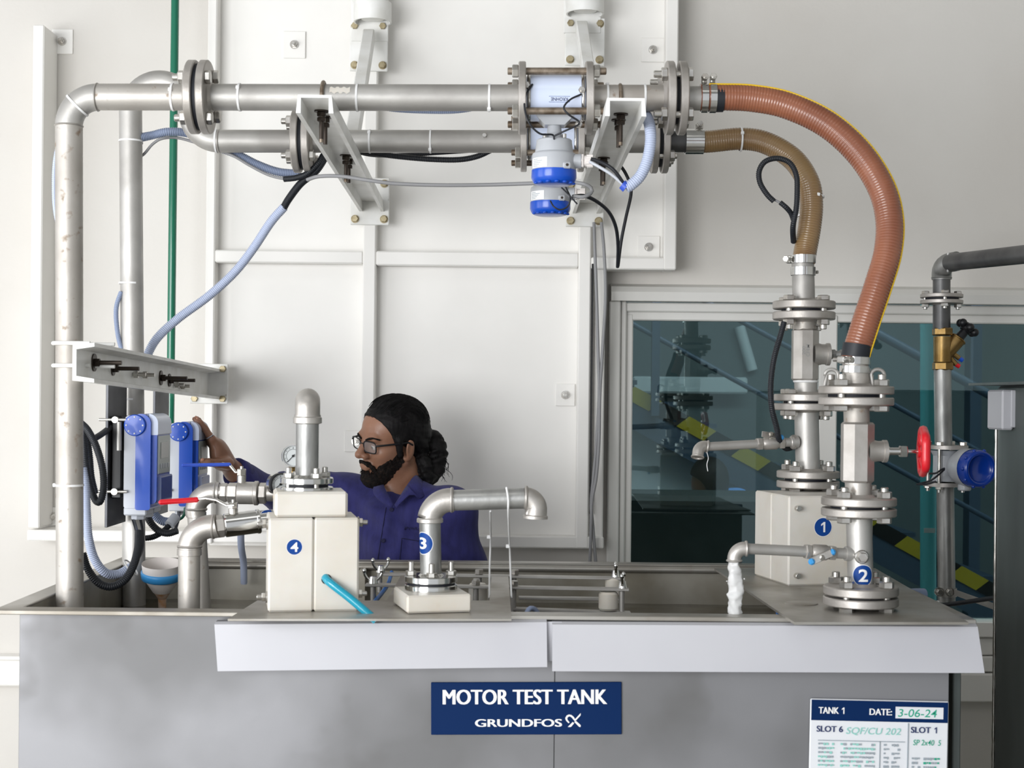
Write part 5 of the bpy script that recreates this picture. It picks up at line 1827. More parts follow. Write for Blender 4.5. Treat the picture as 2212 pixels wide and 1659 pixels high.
# wall clip and black cable at its foot
cl = thing('pipe_clip', 'flat steel clip holding the dark return column at its foot', 'clip', P(2050, 1290, Y5))
b = MB()
b.lathe([(r5 * 1.02, -0.012), (r5 * 1.15, -0.012), (r5 * 1.15, 0.012), (r5 * 1.02, 0.012)], mtx(C5(2045, 1279), UPZ), 26)
b.build('band', 'steel', cl)
MB().loft([P(2060, 1272, 4.2), P(2062, 1286, 4.2), P(2062, 1286, 4.22), P(2060, 1272, 4.22)], [P(2160, 1308, 3.95), P(2160, 1322, 3.95), P(2160, 1322, 3.97), P(2160, 1308, 3.97)]).build('strap', 'steel', cl)
for px in (2030, 2052):
    q = P(px, 1279, Y5 - 0.03)
    b = MB()
    b.cyl(q + Vector((0, 0.012, 0)), q, 0.013, n=16)
    b.hexa(q, q + Vector((0, -0.009, 0)), 0.0095)
    b.build('bolt', 'bolt', cl)
cc = thing('floor_cable', 'black cable with a white tie running to the dark cabinet', 'cable', P(2025, 1306, 4.0))
cable(MB(), pp(((2018, 1309, 4.05), (2030, 1308, 4.0), (2070, 1303, 3.95), (2110, 1297, 3.9), (2160, 1290, 3.8))), S(5, 4.0), 0.01, 10).build('cable', 'cable_black', cc)
tie(cc, P(2026, 1308, 4.02), (1, -0.3, 0), S(6, 4.0), 1.0)

# ------------------------------------------------------------------ dark steel cabinet at the right
cb_ = thing('steel_cabinet', 'dark steel cabinet with thin lid at the picture edge', 'cabinet', (1.7, 3.1, 0))
xb = P(2153, 1000, 3.65).x
zt = P(2153, 834, 3.65).z
MB().box((xb + 0.45, 3.0, zt / 2), (0.9, 1.3, zt), bev=0.006).build('body', 'cab', cb_)
MB().box((xb + 0.43, 3.0, zt + 0.004), (0.98, 1.38, 0.006)).build('lid', 'cab', cb_)
MB().tube([Vector((xb - 0.001, 3.652, zt * 0.94 - 0.016 * i + 0.0)) for i in range(60)], [0.0035 + 0.0022 * abs(mnoise.noise(Vector((i * 0.7, 0, 0)))) for i in range(60)], 8).build('weld_seam', 'bolt', cb_)
hd = thing('plastic_hook', 'white plastic edge guard hung on the dark cabinet', 'guard', P(2146, 928, 3.55))
a = P(2146, 885, 3.56)
MB().box((xb - 0.016, 3.58, a.z), (0.028, 0.11, S(86, 3.56)), bev=0.004).build('shell', 'fascia', hd)
MB().box((xb - 0.004, 3.522, a.z + 0.003), (0.012, 0.006, S(80, 3.56)), bev=0.002).build('flap', 'fascia', hd)

# ------------------------------------------------------------------ ball valves on the left


def ball_valve(parent, a, c, r, pieces, mat_body, stem_at, stem_up, handle_pts, grip, grip_mat, grip_w=0.011):
    """pieces: (t0, t1, radius factor, sides); handle: arm points then grip points"""
    d = (c - a)
    for t0, t1, rf, sides in pieces:
        p, q = a + d * t0, a + d * t1
        b = MB()
        if sides:
            b.hexa(p, q, r * rf, sides, 0.3)
        else:
            b.cyl(p, q, r * rf, n=32, bev=0.002)
        b.build('union_nut' if sides else 'valve_body', mat_body if not sides else 'cast', parent)
    s0 = a + d * stem_at
    b = MB()
    b.cyl(s0 + Vector((0, 0, r * 0.8)), s0 + Vector((0, 0, stem_up * 0.72)), r * 0.46, n=18)
    b.hexa(s0 + Vector((0, 0, stem_up * 0.72)), s0 + Vector((0, 0, stem_up)), r * 0.48)
    b.cyl(s0 + Vector((0, 0, stem_up)), s0 + Vector((0, 0, stem_up + 0.006)), r * 0.2, n=12)
    b.build('stem', 'bolt', parent)
    hp = [Vector(q) for q in handle_pts]
    b = MB()
    for i in range(len(hp) - 1):
        u, v = hp[i], hp[i + 1]
        m = mtx((u + v) / 2, v - u, (0, 0, 1))
        b.box((0, 0, 0), (0.015, 0.005, (v - u).length + 0.004), m, 0.0015)
    h = b.build('lever', 'bolt', parent)
    gp_ = [Vector(q) for q in grip]
    b = MB()
    for i in range(len(gp_) - 1):
        u, v = gp_[i], gp_[i + 1]
        m = mtx((u + v) / 2, v - u, (0, 0, 1))
        b.box((0, 0, 0), (0.02, grip_w, (v - u).length), m, 0.0045)
    b.build('grip', grip_mat, h)


YC = 3.16
v1 = thing('valve_line', 'nearer steel riser with polished ball valve and red lever', 'valve', P(409, 1330, YC))
rc_ = S(23.5, YC)
MB().cyl(P(408, 1400, YC), P(409, 1190, YC), rc_, n=32).build('riser', 'steel_rust', v1)
MB().lathe([(rc_, 0), (S(26.5, YC), 0.001), (S(26.5, YC), S(14, YC)), (S(24, YC), S(16, YC))], mtx(P(409, 1200, YC), UPZ), 30).build('elbow_collar', 'cast', v1)
ptsE = pp([(409, 1192)], YC) + pxarc(459, 1187, 50, 178, 84, YC, 12) + pp([(470, 1136)], YC)
MB().tube(ptsE, S(25.5, YC), 28).build('elbow', 'cast', v1)
MB().torus(mtx(P(462, 1137, YC), XA), S(24, YC), S(3.5, YC), 28, 8).build('elbow_collar', 'cast', v1)
MB().torus(mtx(P(410, 1180, YC), UPZ), S(24, YC), S(3.5, YC), 28, 8).build('elbow_collar', 'cast', v1)
a_, c_ = P(466, 1138, YC), P(575, 1124, YC + 0.03)
ball_valve(v1, a_, c_, S(22, YC), ((0.0, 0.17, 1.12, 6), (0.17, 0.86, 1.16, 0), (0.80, 0.88, 1.22, 0), (0.86, 1.06, 0.75, 0)), 'chrome', 0.34, S(48, YC),
           (P(506, 1091, YC), P(490, 1092, YC), P(468, 1080, YC), P(445, 1076, YC), P(425, 1078, YC)), (P(431, 1079, YC), P(342, 1085, YC - 0.02)), 'red')
# round sticker on the pipe behind the block
MB().cyl(P(560, 1120, 3.33), P(640, 1112, 3.33), S(17, 3.3), n=24).build('pipe', 'steel', v1)

R5 = S(17.3, 3.3)


def wrap5(x, y, l):
    ph = y / R5 + 0.1
    q = P(586, 1118, 3.33)
    return Vector((q.x + x, 3.33 - (R5 + l) * math.cos(ph), q.z + (R5 + l) * math.sin(ph)))


disc_sticker(v1, wrap5, S(22, 3.3), '5', S(16, 3.3), S(24, 3.3))

YD = 3.5
v2 = thing('valve_line', 'farther steel riser with brushed ball valve and blue lever', 'valve', P(437, 1330, YD))
rd_ = S(19.5, YD)
MB().cyl(P(438, 1345, YD), P(424, 1110, YD), rd_, n=30).build('riser', 'steel_rust', v2)
MB().lathe([(rd_, 0), (S(21.5, YD), 0.001), (S(21.5, YD), S(12, YD)), (S(19.5, YD), S(14, YD))], mtx(P(424, 1118, YD), UPZ), 30).build('elbow_collar', 'cast', v2)
ptsE = pp([(423, 1112)], YD) + pxarc(462, 1104, 40, 178, 88, YD, 12) + pp([(474, 1064)], YD)
MB().tube(ptsE, S(22, YD), 28).build('elbow', 'cast', v2)
MB().torus(mtx(P(466, 1064, YD), XA), S(20.5, YD), S(3.5, YD), 28, 8).build('elbow_collar', 'cast', v2)
MB().torus(mtx(P(424, 1100, YD), UPZ), S(20.5, YD), S(3.5, YD), 28, 8).build('elbow_collar', 'cast', v2)
a_, c_ = P(472, 1064, YD), P(596, 1066, YD)
ball_valve(v2, a_, c_, S(21, YD), ((0.0, 0.1, 0.85, 0), (0.03, 0.16, 1.0, 6), (0.16, 0.34, 1.05, 6), (0.34, 0.70, 1.16, 0), (0.62, 0.70, 1.26, 0), (0.70, 0.84, 1.1, 6), (0.84, 1.45, 0.82, 0)), 'cast', 0.40, S(52, YD),
           (P(522, 1019, YD), P(509, 1020, YD), P(496, 1004, YD), P(480, 1001, YD)), (P(500, 1003, YD), P(392, 1005, YD - 0.02)), 'blue_knob', 0.008)

# ------------------------------------------------------------------ pressure gauges


def gauge(label, c, d, r, stem_to, needle):
    t = thing('pressure_gauge', label, 'gauge', stem_to)
    m = mtx(c, d)
    MB().lathe([(0, -0.022), (r * 0.96, -0.022), (r, -0.018), (r, 0.004)], m, 36).build('case', 'chrome', t)
    MB().lathe([(r * 0.88, 0.002), (r * 0.9, 0.010), (r * 1.0, 0.010), (r * 1.04, 0.004), (r * 1.0, -0.004)], m, 36, False).build('bezel', 'black' if 'tilted' in label else 'chrome', t)
    f = MB().lathe([(0, 0.004), (r * 0.9, 0.004)], m, 36).build('dial', 'gauge_face', t)
    lo_ = m @ Matrix.Translation((0, 0, 0.0048))
    for i in range(11):
        a = math.radians(225 - 27 * i)
        MB().box((0, 0, 0), (r * (0.16 if i % 5 == 0 else 0.09), r * 0.03, 0.0004), lo_ @ Matrix.Rotation(a, 4, 'Z') @ Matrix.Translation((r * 0.72, 0, 0))).build('tick', 'black', f)
    b = MB()
    b.torus(lo_, r * 0.6, r * 0.012, 30, 4, math.radians(-45), math.radians(225))
    b.build('scale_arc', 'black', f)
    MB().box((r * 0.27, 0, 0.0012), (r * 0.95, r * 0.05, 0.0006), lo_ @ Matrix.Rotation(needle, 4, 'Z')).build('needle', 'black', f)
    MB().cyl(lo_ @ Vector((0, 0, 0)), lo_ @ Vector((0, 0, 0.003)), r * 0.11, n=14).build('needle_hub', 'black', f)
    e = Vector(stem_to)
    s0 = c - Vector(d).normalized() * 0.01
    b = MB()
    b.cyl(s0 - Vector((0, 0, r * 0.9)), Vector((s0.x, s0.y, e.z)), 0.0075, n=14)
    b.hexa(Vector((s0.x, s0.y, s0.z - r * 1.35)), Vector((s0.x, s0.y, s0.z - r * 1.0)), 0.012)
    b.build('stem', 'brass', t)


gauge('round pressure gauge behind the riser of block four', P(633, 985, YD), Vector((0.15, -1, 0.05)), S(24, YD), P(633, 1052, YD), math.radians(228))
gauge('pressure gauge with black bezel, tilted, beside the polished flanges of block four', P(604, 1046, 3.33), Vector((0.62, -1, 0.0)), S(24, 3.33), P(604, 1105, 3.33), math.radians(215))

# ------------------------------------------------------------------ display units on hanging plates


def rounded(x0, x1, z0, z1, rl, rr_, n=8, bl_=0.006, br_=0.006):
    pts = []
    for cx_, cz_, r, a0 in ((x1 - rr_, z1 - rr_, rr_, 0), (x0 + rl, z1 - rl, rl, 90), (x0 + bl_, z0 + bl_, bl_, 180), (x1 - br_, z0 + br_, br_, 270)):
        for i in range(n + 1):
            a = math.radians(a0 + 90 * i / n)
            pts.append((cx_ + r * math.cos(a), cz_ + r * math.sin(a)))
    return pts


def display_unit(label, plabel, Y0, Y1, ytop, ybot, pxc, plate_top, plate_bot, hookY):
    zt, zb = P(pxc, ytop, Y0).z, P(pxc, ybot, Y0).z
    H = zt - zb
    xr = -0.951
    t = thing('display_unit', label, 'display unit', (xr + 0.04, (Y0 + Y1) / 2, zb))
    mY = Matrix(((1, 0, 0, 0), (0, 0, -1, 0), (0, 1, 0, 0), (0, 0, 0, 1)))   # local x,y -> X,Z ; extrude local z -> -Y

    def slab(poly, y0, y1):
        m = Matrix.Translation((0, y1, 0)) @ mY
        b = MB()
        b.prism(poly, m, y1 - y0)
        return b
    D = Y1 - Y0
    slab(rounded(xr, xr + 0.032, zb + 0.004, zt - 0.004, 0.014, 0.012), Y0 + 0.004, Y1).build('back_shell', 'grey_box', t)
    slab(rounded(xr + 0.029, xr + 0.066, zb, zt, 0.010, 0.024), Y0, Y1 - 0.004).build('front_shell', 'blue', t)
    slab(rounded(xr + 0.056, xr + 0.079, zb + H * 0.06, zt - 0.002, 0.003, 0.022, 8, 0.003, 0.012), Y0 + 0.012, Y1 - 0.012).build('front_door', 'blue', t)
    slab(rounded(xr + 0.056, xr + 0.0815, zt - H * 0.22, zt + 0.0005, 0.003, 0.024, 8, 0.002, 0.002), Y0 + 0.010, Y1 - 0.010).build('door_cap', 'meter_white', t, 'pale top of the display cover')
    slab(rounded(xr + 0.0750, xr + 0.0815, zb + H * 0.37, zt - H * 0.23, 0.002, 0.002, 4, 0.002, 0.002), Y0 + 0.02, Y1 - 0.02).build('display_panel', 'screen', t)
    b = slab(rounded(xr + 0.0818, xr + 0.0824, zb + H * 0.53, zt - H * 0.30, 0.0005, 0.0005, 2, 0.0005, 0.0005), Y0 + 0.04, Y1 - 0.04)
    b.build('screen', 'screen_pale', t)
    for i in range(4):
        yy = Y0 + D * (0.28 + 0.15 * i)
        MB().box((xr + 0.0822, yy, zb + H * 0.45), (0.002, 0.014, 0.012), bev=0.0006).build('button', 'grey_box', t)
    slab(rounded(xr + 0.068, xr + 0.088, zb + 0.01, zb + H * 0.35, 0.004, 0.004, 6, 0.004, 0.014), Y0 + 0.022, Y1 - 0.022).build('clear_cover', 'clear', t)
    # round hinge cap on the near side
    kc = Vector((xr + 0.028, Y0, zt - 0.028))
    r = 0.0265
    mk = mtx(kc, (0, -1, 0))
    MB().lathe([(r, -0.004), (r, 0.005), (r - 0.002, 0.007), (0, 0.0075)], mk, 36).build('hinge_cap', 'blue', t)
    for i in range(8):
        a = 2 * math.pi * i / 8
        q = mk @ Vector((r * 0.76 * math.cos(a), r * 0.76 * math.sin(a), 0.0072))
        MB().ball(q, (0.0022, 0.0012, 0.0022), 8, 6).build('rivet', 'white', t)
    # cable glands below
    for i in range(2):
        q = Vector((xr + 0.024, Y0 + D * (0.25 + 0.5 * i), zb + 0.004))
        b = MB()
        b.box(q + Vector((0.004, 0, -0.008)), (0.056, D * 0.45, 0.02), bev=0.003)
        b.hexa(q + Vector((0.004, 0, -0.03)), q + Vector((0.004, 0, -0.016)), 0.018)
        b.build('gland', 'grey_box', t)
    # hanging plate
    p = thing('hanging_plate', plabel, 'plate', (xr - 0.03, (Y0 + Y1) / 2, P(pxc, plate_bot, Y0).z))
    z1, z0 = P(pxc, plate_top, Y0).z, P(pxc, plate_bot, Y0).z
    xp = xr - 0.040
    MB().box((xp, (Y0 + Y1) / 2, (z0 + z1) / 2), (0.007, D + 0.01, z1 - z0), bev=0.001).build('plate', 'dark_plate', p)
    MB().box((xp + 0.018, (Y0 + Y1) / 2, (zt + zb) / 2 + 0.01), (0.026, D * 0.8, H * 0.86), bev=0.003).build('spacer', 'black', p)
    for z in (zt - 0.015, zb + 0.045):
        q = Vector((xp + 0.02, Y0 + 0.004, z))
        b = MB()
        b.cyl(q, q + Vector((0, -0.012, 0)), 0.008, n=14)
        b.cyl(q + Vector((-0.04, -0.006, 0)), q + Vector((0.03, -0.006, 0)), 0.004, n=10)
        b.build('clamp_bolt', 'bolt', p)
    MB().cyl((xp + 0.03, Y0 - 0.004, zt - 0.02), (xp + 0.03, Y0 - 0.004, zt - 0.09), 0.006, n=12).build('clamp_rod', 'steel', p)
    return t


display_unit('nearer blue and grey display unit on a dark hanging plate', 'nearer dark steel plate hanging from the side bracket', 3.575, 3.735, 894, 1102, 300, 826, 1140, 3.6)
display_unit('farther blue and grey display unit, touched by the man\'s hand', 'farther dark steel plate hanging from the side bracket', 4.045, 4.195, 911, 1094, 395, 836, 1116, 4.1)

# ------------------------------------------------------------------ conduits, cables
def cond(name, label, pts, rpx, Yr, material, corr=True, cat='conduit', pitch=0.0045):
    b = MB()
    q = pp(pts)
    if corr:
        corrugated(b, q, S(rpx, Yr), pitch)
    else:
        cable(b, q, S(rpx, Yr), 0.008, 10)
    return tag(b.build(name, material), label, cat)


# pale blue conduit sweeping up to the pipes, black sleeve at its end
sw = thing('sweeping_conduit', 'pale blue corrugated conduit sweeping up from the display units, with black end', 'conduit', P(318, 780, 3.85))
b = MB()
corrugated(b, pp(((305, 800, 3.86), (318, 768, 3.86), (340, 730, 3.86), (385, 688, 3.87), (450, 640, 3.87), (505, 590, 3.87), (545, 540, 3.86), (585, 480, 3.84), (614, 447, 3.83))), S(10, 3.85), 0.0046, 0.13, 14)
b.build('conduit', 'conduit', sw)
b = MB()
corrugated(b, pp(((612, 450, 3.83), (625, 428, 3.82), (650, 396, 3.8), (680, 372, 3.78), (696, 350, 3.78), (705, 328, 3.8))), S(8.5, 3.8), 0.004, 0.13, 12)
b.build('sleeve', 'rubber', sw)
cond('short_conduit', 'grey-blue corrugated conduit between the rear riser and the gooseneck', ((300, 298, 3.78), (330, 292, 3.8), (362, 285, 3.8), (400, 287, 3.82), (440, 300, 3.84)), 9.5, 3.8, 'conduit2')
cond('grey_cable', 'grey cable drooping below the short grey-blue conduit', ((300, 340, 3.8), (312, 332, 3.8), (330, 311, 3.8), (352, 299, 3.8), (390, 299, 3.82), (450, 318, 3.82), (500, 335, 3.8), (540, 358, 3.8), (580, 378, 3.8), (615, 386, 3.79), (650, 384, 3.79)), 3, 3.8, 'cable_grey', False, 'cable')
cond('slanted_conduit', 'grey-blue corrugated conduit slanting under the rear pipe to its flange', ((470, 318, 3.82), (515, 335, 3.82), (555, 355, 3.82), (600, 371, 3.82), (650, 376, 3.82)), 9.5, 3.8, 'conduit2')
cond('black_conduit', 'black corrugated conduit below the rear pipe flange', ((614, 387, 3.79), (640, 384, 3.78), (665, 374, 3.77), (688, 352, 3.77), (704, 330, 3.79), (740, 322, 3.82), (800, 330, 3.84), (860, 338, 3.84), (930, 344, 3.84), (990, 345, 3.84), (1030, 338, 3.84), (1060, 325, 3.84)), 6.5, 3.8, 'rubber')
cond('black_conduit', 'thinner black corrugated conduit hugging the underside of the rear pipe', ((740, 318, 3.86), (800, 334, 3.86), (870, 335, 3.86), (950, 330, 3.86), (1010, 326, 3.86)), 5, 3.8, 'rubber')
cond('thin_conduit', 'grey-blue corrugated conduit showing under the long front pipe', ((800, 228, 3.26), (850, 237, 3.26), (920, 241, 3.26), (990, 240, 3.26), (1060, 228, 3.26)), 5, 3.2, 'conduit2')
cond('bulging_conduit', 'pale blue conduit bulging out beside the stained front riser', ((128, 300, 3.26), (119, 350, 3.26), (117, 400, 3.26), (119, 450, 3.26), (128, 500, 3.26)), 5, 3.2, 'conduit')
cond('dark_conduit', 'dark blue corrugated conduit peeping out beside the rear riser', ((262, 630, 3.76), (252, 660, 3.76), (251, 690, 3.76), (256, 730, 3.76), (266, 765, 3.76)), 5.5, 3.7, 'conduit2')
# grey cable to the farther flow meter
cond('meter_cable', 'long grey cable sagging across to the farther flow meter', ((664, 388, 3.77), (690, 381, 3.74), (740, 381, 3.72), (800, 390, 3.7), (860, 397, 3.7), (960, 400, 3.7), (1060, 399, 3.7), (1150, 396, 3.68), (1215, 392, 3.66), (1255, 396, 3.62), (1275, 404, 3.62), (1278, 415, 3.62), (1262, 425, 3.61), (1240, 424, 3.62)), 4.2, 3.7, 'cable_grey', False, 'cable')
bent = thing('bent_conduit', 'thick pale blue corrugated conduit bent round the end of the front bracket', 'conduit', P(1360, 405, 3.2))
b = MB()
corrugated(b, pp(((1385, 240, 3.3), (1397, 252, 3.22), (1404, 275, 3.18), (1405, 310, 3.17), (1397, 350, 3.17), (1383, 380, 3.17), (1365, 398, 3.17), (1352, 406, 3.17))), S(12.5, 3.18), 0.0048, 0.08, 16)
b.build('conduit', 'conduit', bent)
MB().cyl(P(1353, 405, 3.17), P(1344, 398, 3.17), S(12.2, 3.17), S(10.5, 3.17), n=18).build('torn_end', 'blue_knob', bent)
cond('black_cable', 'black cable from the nearer flow meter gland into the bent conduit', ((1276, 343, 3.16), (1290, 347, 3.16), (1312, 357, 3.16), (1330, 372, 3.16), (1348, 398, 3.17)), 4, 3.16, 'cable_black', False, 'cable')
cond('white_cable', 'pale grey cable from the nearer flow meter gland into the bent conduit', ((1274, 349, 3.17), (1290, 358, 3.165), (1320, 376, 3.165), (1346, 398, 3.17)), 3.6, 3.17, 'grey_box', False, 'cable')
cond('hanging_cable', 'black cable curving down from the farther flow meter gland', ((1238, 424, 3.64), (1262, 423, 3.66), (1290, 436, 3.7), (1315, 458, 3.75), (1330, 490, 3.8), (1335, 530, 3.85), (1334, 577, 3.9)), 4, 3.75, 'cable_black', False, 'cable')
cond('hanging_cable', 'black cable dropping straight from behind the bent conduit', ((1338, 355, 3.9), (1350, 372, 3.9), (1360, 395, 3.9), (1363, 420, 3.9), (1352, 470, 3.9), (1342, 520, 3.9), (1335, 575, 3.9)), 3.6, 3.9, 'cable_black', False, 'cable')
# grey wall cables
for lab, pts in (('grey cable running down the wall, closer to the frame post', ((1283, 480, 4.6), (1285, 540, 4.6), (1289, 650, 4.6), (1292, 760, 4.6), (1294, 850, 4.6), (1289, 950, 4.6), (1282, 1030, 4.6), (1277, 1090, 4.6), (1281, 1140, 4.6), (1288, 1228, 4.62))),
                 ('grey cable running down the wall, bowed towards the window', ((1299, 480, 4.6), (1305, 545, 4.6), (1308, 640, 4.6), (1302, 750, 4.6), (1296, 850, 4.6), (1294, 950, 4.59), (1288, 1030, 4.59), (1279, 1080, 4.59), (1277, 1130, 4.59), (1274, 1228, 4.62)))):
    cond('wall_cable', lab, pts, 3.6, 4.6, 'cable_grey', False, 'cable')
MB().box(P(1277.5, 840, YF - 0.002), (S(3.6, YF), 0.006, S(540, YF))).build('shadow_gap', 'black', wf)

# loops beside the front riser
cond('coiled_conduit', 'outer black corrugated loop hanging beside the stained riser', ((176, 915, 3.42), (190, 930, 3.40), (208, 965, 3.38), (221, 1010, 3.37), (224, 1050, 3.37), (217, 1082, 3.37), (206, 1080, 3.38), (195, 1050, 3.39), (186, 1010, 3.40), (182, 960, 3.42), (180, 925, 3.44)), 8, 3.38, 'rubber')
cond('coiled_conduit', 'inner black corrugated loop hanging beside the stained riser', ((172, 940, 3.46), (186, 950, 3.46), (192, 985, 3.46), (196, 1030, 3.46), (204, 1066, 3.47)), 9, 3.46, 'rubber')
cond('link_conduit', 'grey conduit linking the hanging loops to the nearer plate', ((196, 952, 3.5), (208, 945, 3.52), (222, 936, 3.55), (240, 922, 3.6)), 7, 3.5, 'dark_plate')
cond('drooping_conduit', 'pale blue conduit drooping from the riser to below the display unit', ((178, 1010, 3.34), (184, 1050, 3.34), (187, 1110, 3.34), (191, 1160, 3.34), (203, 1205, 3.35), (226, 1236, 3.36), (255, 1240, 3.38), (284, 1224, 3.4)), 10, 3.36, 'conduit', True)
cond('drooping_conduit', 'black corrugated conduit drooping to below the nearer display unit', ((178, 1195, 3.28), (190, 1230, 3.28), (214, 1260, 3.28), (242, 1267, 3.29), (270, 1252, 3.31), (288, 1222, 3.34), (298, 1185, 3.38), (300, 1150, 3.42)), 9, 3.3, 'rubber')
tie_thing = thing('cable_tie', 'white cable tie binding the drooping black and pale blue conduits', 'cable tie', P(284, 1232, 3.36))
b = MB()
b.torus(mtx(P(283, 1226, 3.36), Vector((0.6, 0, 0.5))), 0.022, 0.0018, 24, 6)
b.build('strap', 'tie', tie_thing)
cond('unit_cable', 'black cable pair leaving the bottom of the nearer display unit', ((288, 1122, 3.62), (292, 1135, 3.56), (296, 1150, 3.46)), 4, 3.6, 'cable_black', False, 'cable')
cond('unit_cable', 'thin black cable behind the pair under the nearer display unit', ((303, 1120, 3.68), (308, 1150, 3.66), (308, 1185, 3.62), (296, 1210, 3.55), (280, 1222, 3.45)), 3, 3.6, 'cable_black', False, 'cable')
cond('swinging_conduit', 'black corrugated conduit swinging below the farther display unit', ((316, 1108, 3.86), (325, 1128, 3.84), (342, 1146, 3.84), (362, 1152, 3.84), (384, 1146, 3.84)), 8, 3.84, 'rubber')
cond('swinging_conduit', 'pale grey-blue corrugated conduit below the farther display unit', ((322, 1090, 3.9), (334, 1112, 3.9), (350, 1125, 3.9), (366, 1128, 3.9)), 10, 3.9, 'conduit2')
cond('rising_conduit', 'black corrugated conduit rising from behind the rear riser to a white sleeve', ((306, 1163, 3.84), (330, 1160, 3.84), (352, 1148, 3.86), (368, 1132, 3.88)), 6.5, 3.85, 'rubber')
b = MB()
b.cyl(P(366, 1134, 3.87), P(380, 1116, 3.89), S(11, 3.88), n=18)
tag(b.build('conduit_sleeve', 'grey_box'), 'short white conduit sleeve below the farther display unit', 'sleeve')
cond('green_wire', 'green wire curling below the farther display unit', ((374, 1120, 3.95), (388, 1122, 3.95), (398, 1112, 3.95), (400, 1098, 3.97)), 3.2, 3.95, 'green', False, 'wire')
cond('unit_cable', 'black cable leaving the bottom of the farther display unit', ((386, 1100, 4.1), (386, 1118, 4.0), (380, 1140, 3.92), (376, 1150, 3.88)), 3.6, 4.0, 'cable_black', False, 'cable')

# ------------------------------------------------------------------ the man at the display unit (one blended body surface)


class Field:
    """signed distance grid, blended with smooth unions, turned into a mesh by surface nets"""

    def __init__(s, lo, hi, h):
        s.lo, s.h = np.array(lo, dtype=np.float32), h
        s.n = [int(math.ceil((hi[i] - lo[i]) / h)) + 1 for i in range(3)]
        s.d = np.full(s.n, 0.2, dtype=np.float32)

    def window(s, c, r):
        i0 = [max(0, int((c[i] - r - s.lo[i]) / s.h)) for i in range(3)]
        i1 = [min(s.n[i], int((c[i] + r - s.lo[i]) / s.h) + 2) for i in range(3)]
        if any(i1[i] - i0[i] < 1 for i in range(3)):
            return None, None
        ax = [s.lo[i] + s.h * np.arange(i0[i], i1[i], dtype=np.float32) for i in range(3)]
        g = np.stack(np.meshgrid(*ax, indexing='ij'), -1)
        return tuple(slice(i0[i], i1[i]) for i in range(3)), g

    def mix(s, sl, d, k, sub=False):
        a = s.d[sl]
        if sub:
            h = np.clip(0.5 - 0.5 * (a + d) / k, 0, 1)
            s.d[sl] = a * (1 - h) + (-d) * h + k * h * (1 - h)
        else:
            h = np.clip(0.5 + 0.5 * (a - d) / k, 0, 1)
            s.d[sl] = a * (1 - h) + d * h - k * h * (1 - h)

    def ell(s, c, r, m=None, k=0.012, sub=False):
        """ellipsoid at world point c; m: 3x3 frame of its axes"""
        sl, g = s.window(c, max(r) + 3 * k + 0.012)
        if sl is None:
            return
        q = g - np.array(c, dtype=np.float32)
        if m is not None:
            q = q @ np.array(m, dtype=np.float32)
        r = np.array(r, dtype=np.float32)
        k0 = np.sqrt(((q / r) ** 2).sum(-1))
        k1 = np.sqrt(((q / (r * r)) ** 2).sum(-1)) + 1e-6
        s.mix(sl, k0 * (k0 - 1.0) / k1, k, sub)

    def cap(s, a, b, ra, rb, k=0.012, sub=False):
        a, b = np.array(a, dtype=np.float32), np.array(b, dtype=np.float32)
        ln = float(np.linalg.norm(b - a))
        sl, g = s.window((a + b) / 2, ln / 2 + max(ra, rb) + 3 * k + 0.012)
        if sl is None:
            return
        ab = b - a
        t = np.clip(((g - a) @ ab) / max(1e-9, ln * ln), 0, 1)
        d = np.linalg.norm(g - (a + t[..., None] * ab), axis=-1) - (ra + (rb - ra) * t)
        s.mix(sl, d, k, sub)

    def chain(s, pts, rs, k=0.012):
        for i in range(len(pts) - 1):
            s.cap(pts[i], pts[i + 1], rs[i], rs[i + 1], k)

    def mesh(s, keep=None):
        d = s.d
        if keep is not None:
            d = np.maximum(d, keep)
        ins = d < 0
        c8 = [ins[i:i - 1 or None, j:j - 1 or None, k:k - 1 or None] for i in (0, 1) for j in (0, 1) for k in (0, 1)]
        cnt = sum(c.astype(np.int8) for c in c8)
        act = (cnt > 0) & (cnt < 8)
        idx = np.full(act.shape, -1, dtype=np.int64)
        cells = np.argwhere(act)
        idx[act] = np.arange(len(cells))
        acc = np.zeros((len(cells), 3), dtype=np.float64)
        num = np.zeros(len(cells))
        x, y, z = cells.T
        for (a, b) in [((i, j, k), (i + (ax == 0), j + (ax == 1), k + (ax == 2))) for ax in range(3) for i in range(2 - (ax == 0)) for j in range(2 - (ax == 1)) for k in range(2 - (ax == 2))]:
            da, db = d[x + a[0], y + a[1], z + a[2]], d[x + b[0], y + b[1], z + b[2]]
            hit = (da < 0) != (db < 0)
            t = np.where(hit, da / np.where(hit, da - db, 1), 0)
            for q in range(3):
                acc[:, q] += np.where(hit, a[q] + t * (b[q] - a[q]), 0)
            num += hit
        v = s.lo + s.h * (cells + acc / num[:, None])
        faces = []
        for ax in range(3):
            o1, o2 = (ax + 1) % 3, (ax + 2) % 3
            sl0, sl1 = [slice(None)] * 3, [slice(None)] * 3
            sl0[ax], sl1[ax] = slice(0, -1), slice(1, None)
            e = np.argwhere(ins[tuple(sl0)] != ins[tuple(sl1)])
            e = e[(e[:, o1] > 0) & (e[:, o2] > 0) & (e[:, o1] < act.shape[o1]) & (e[:, o2] < act.shape[o2]) & (e[:, ax] < act.shape[ax])]
            flip = ins[e[:, 0], e[:, 1], e[:, 2]]
            q = []
            for d1, d2 in ((-1, -1), (0, -1), (0, 0), (-1, 0)):
                p = e.copy()
                p[:, o1] += d1
                p[:, o2] += d2
                q.append(idx[p[:, 0], p[:, 1], p[:, 2]])
            q = np.stack(q, 1)
            q[~flip] = q[~flip][:, ::-1]
            faces.append(q)
        return v, np.concatenate(faces)


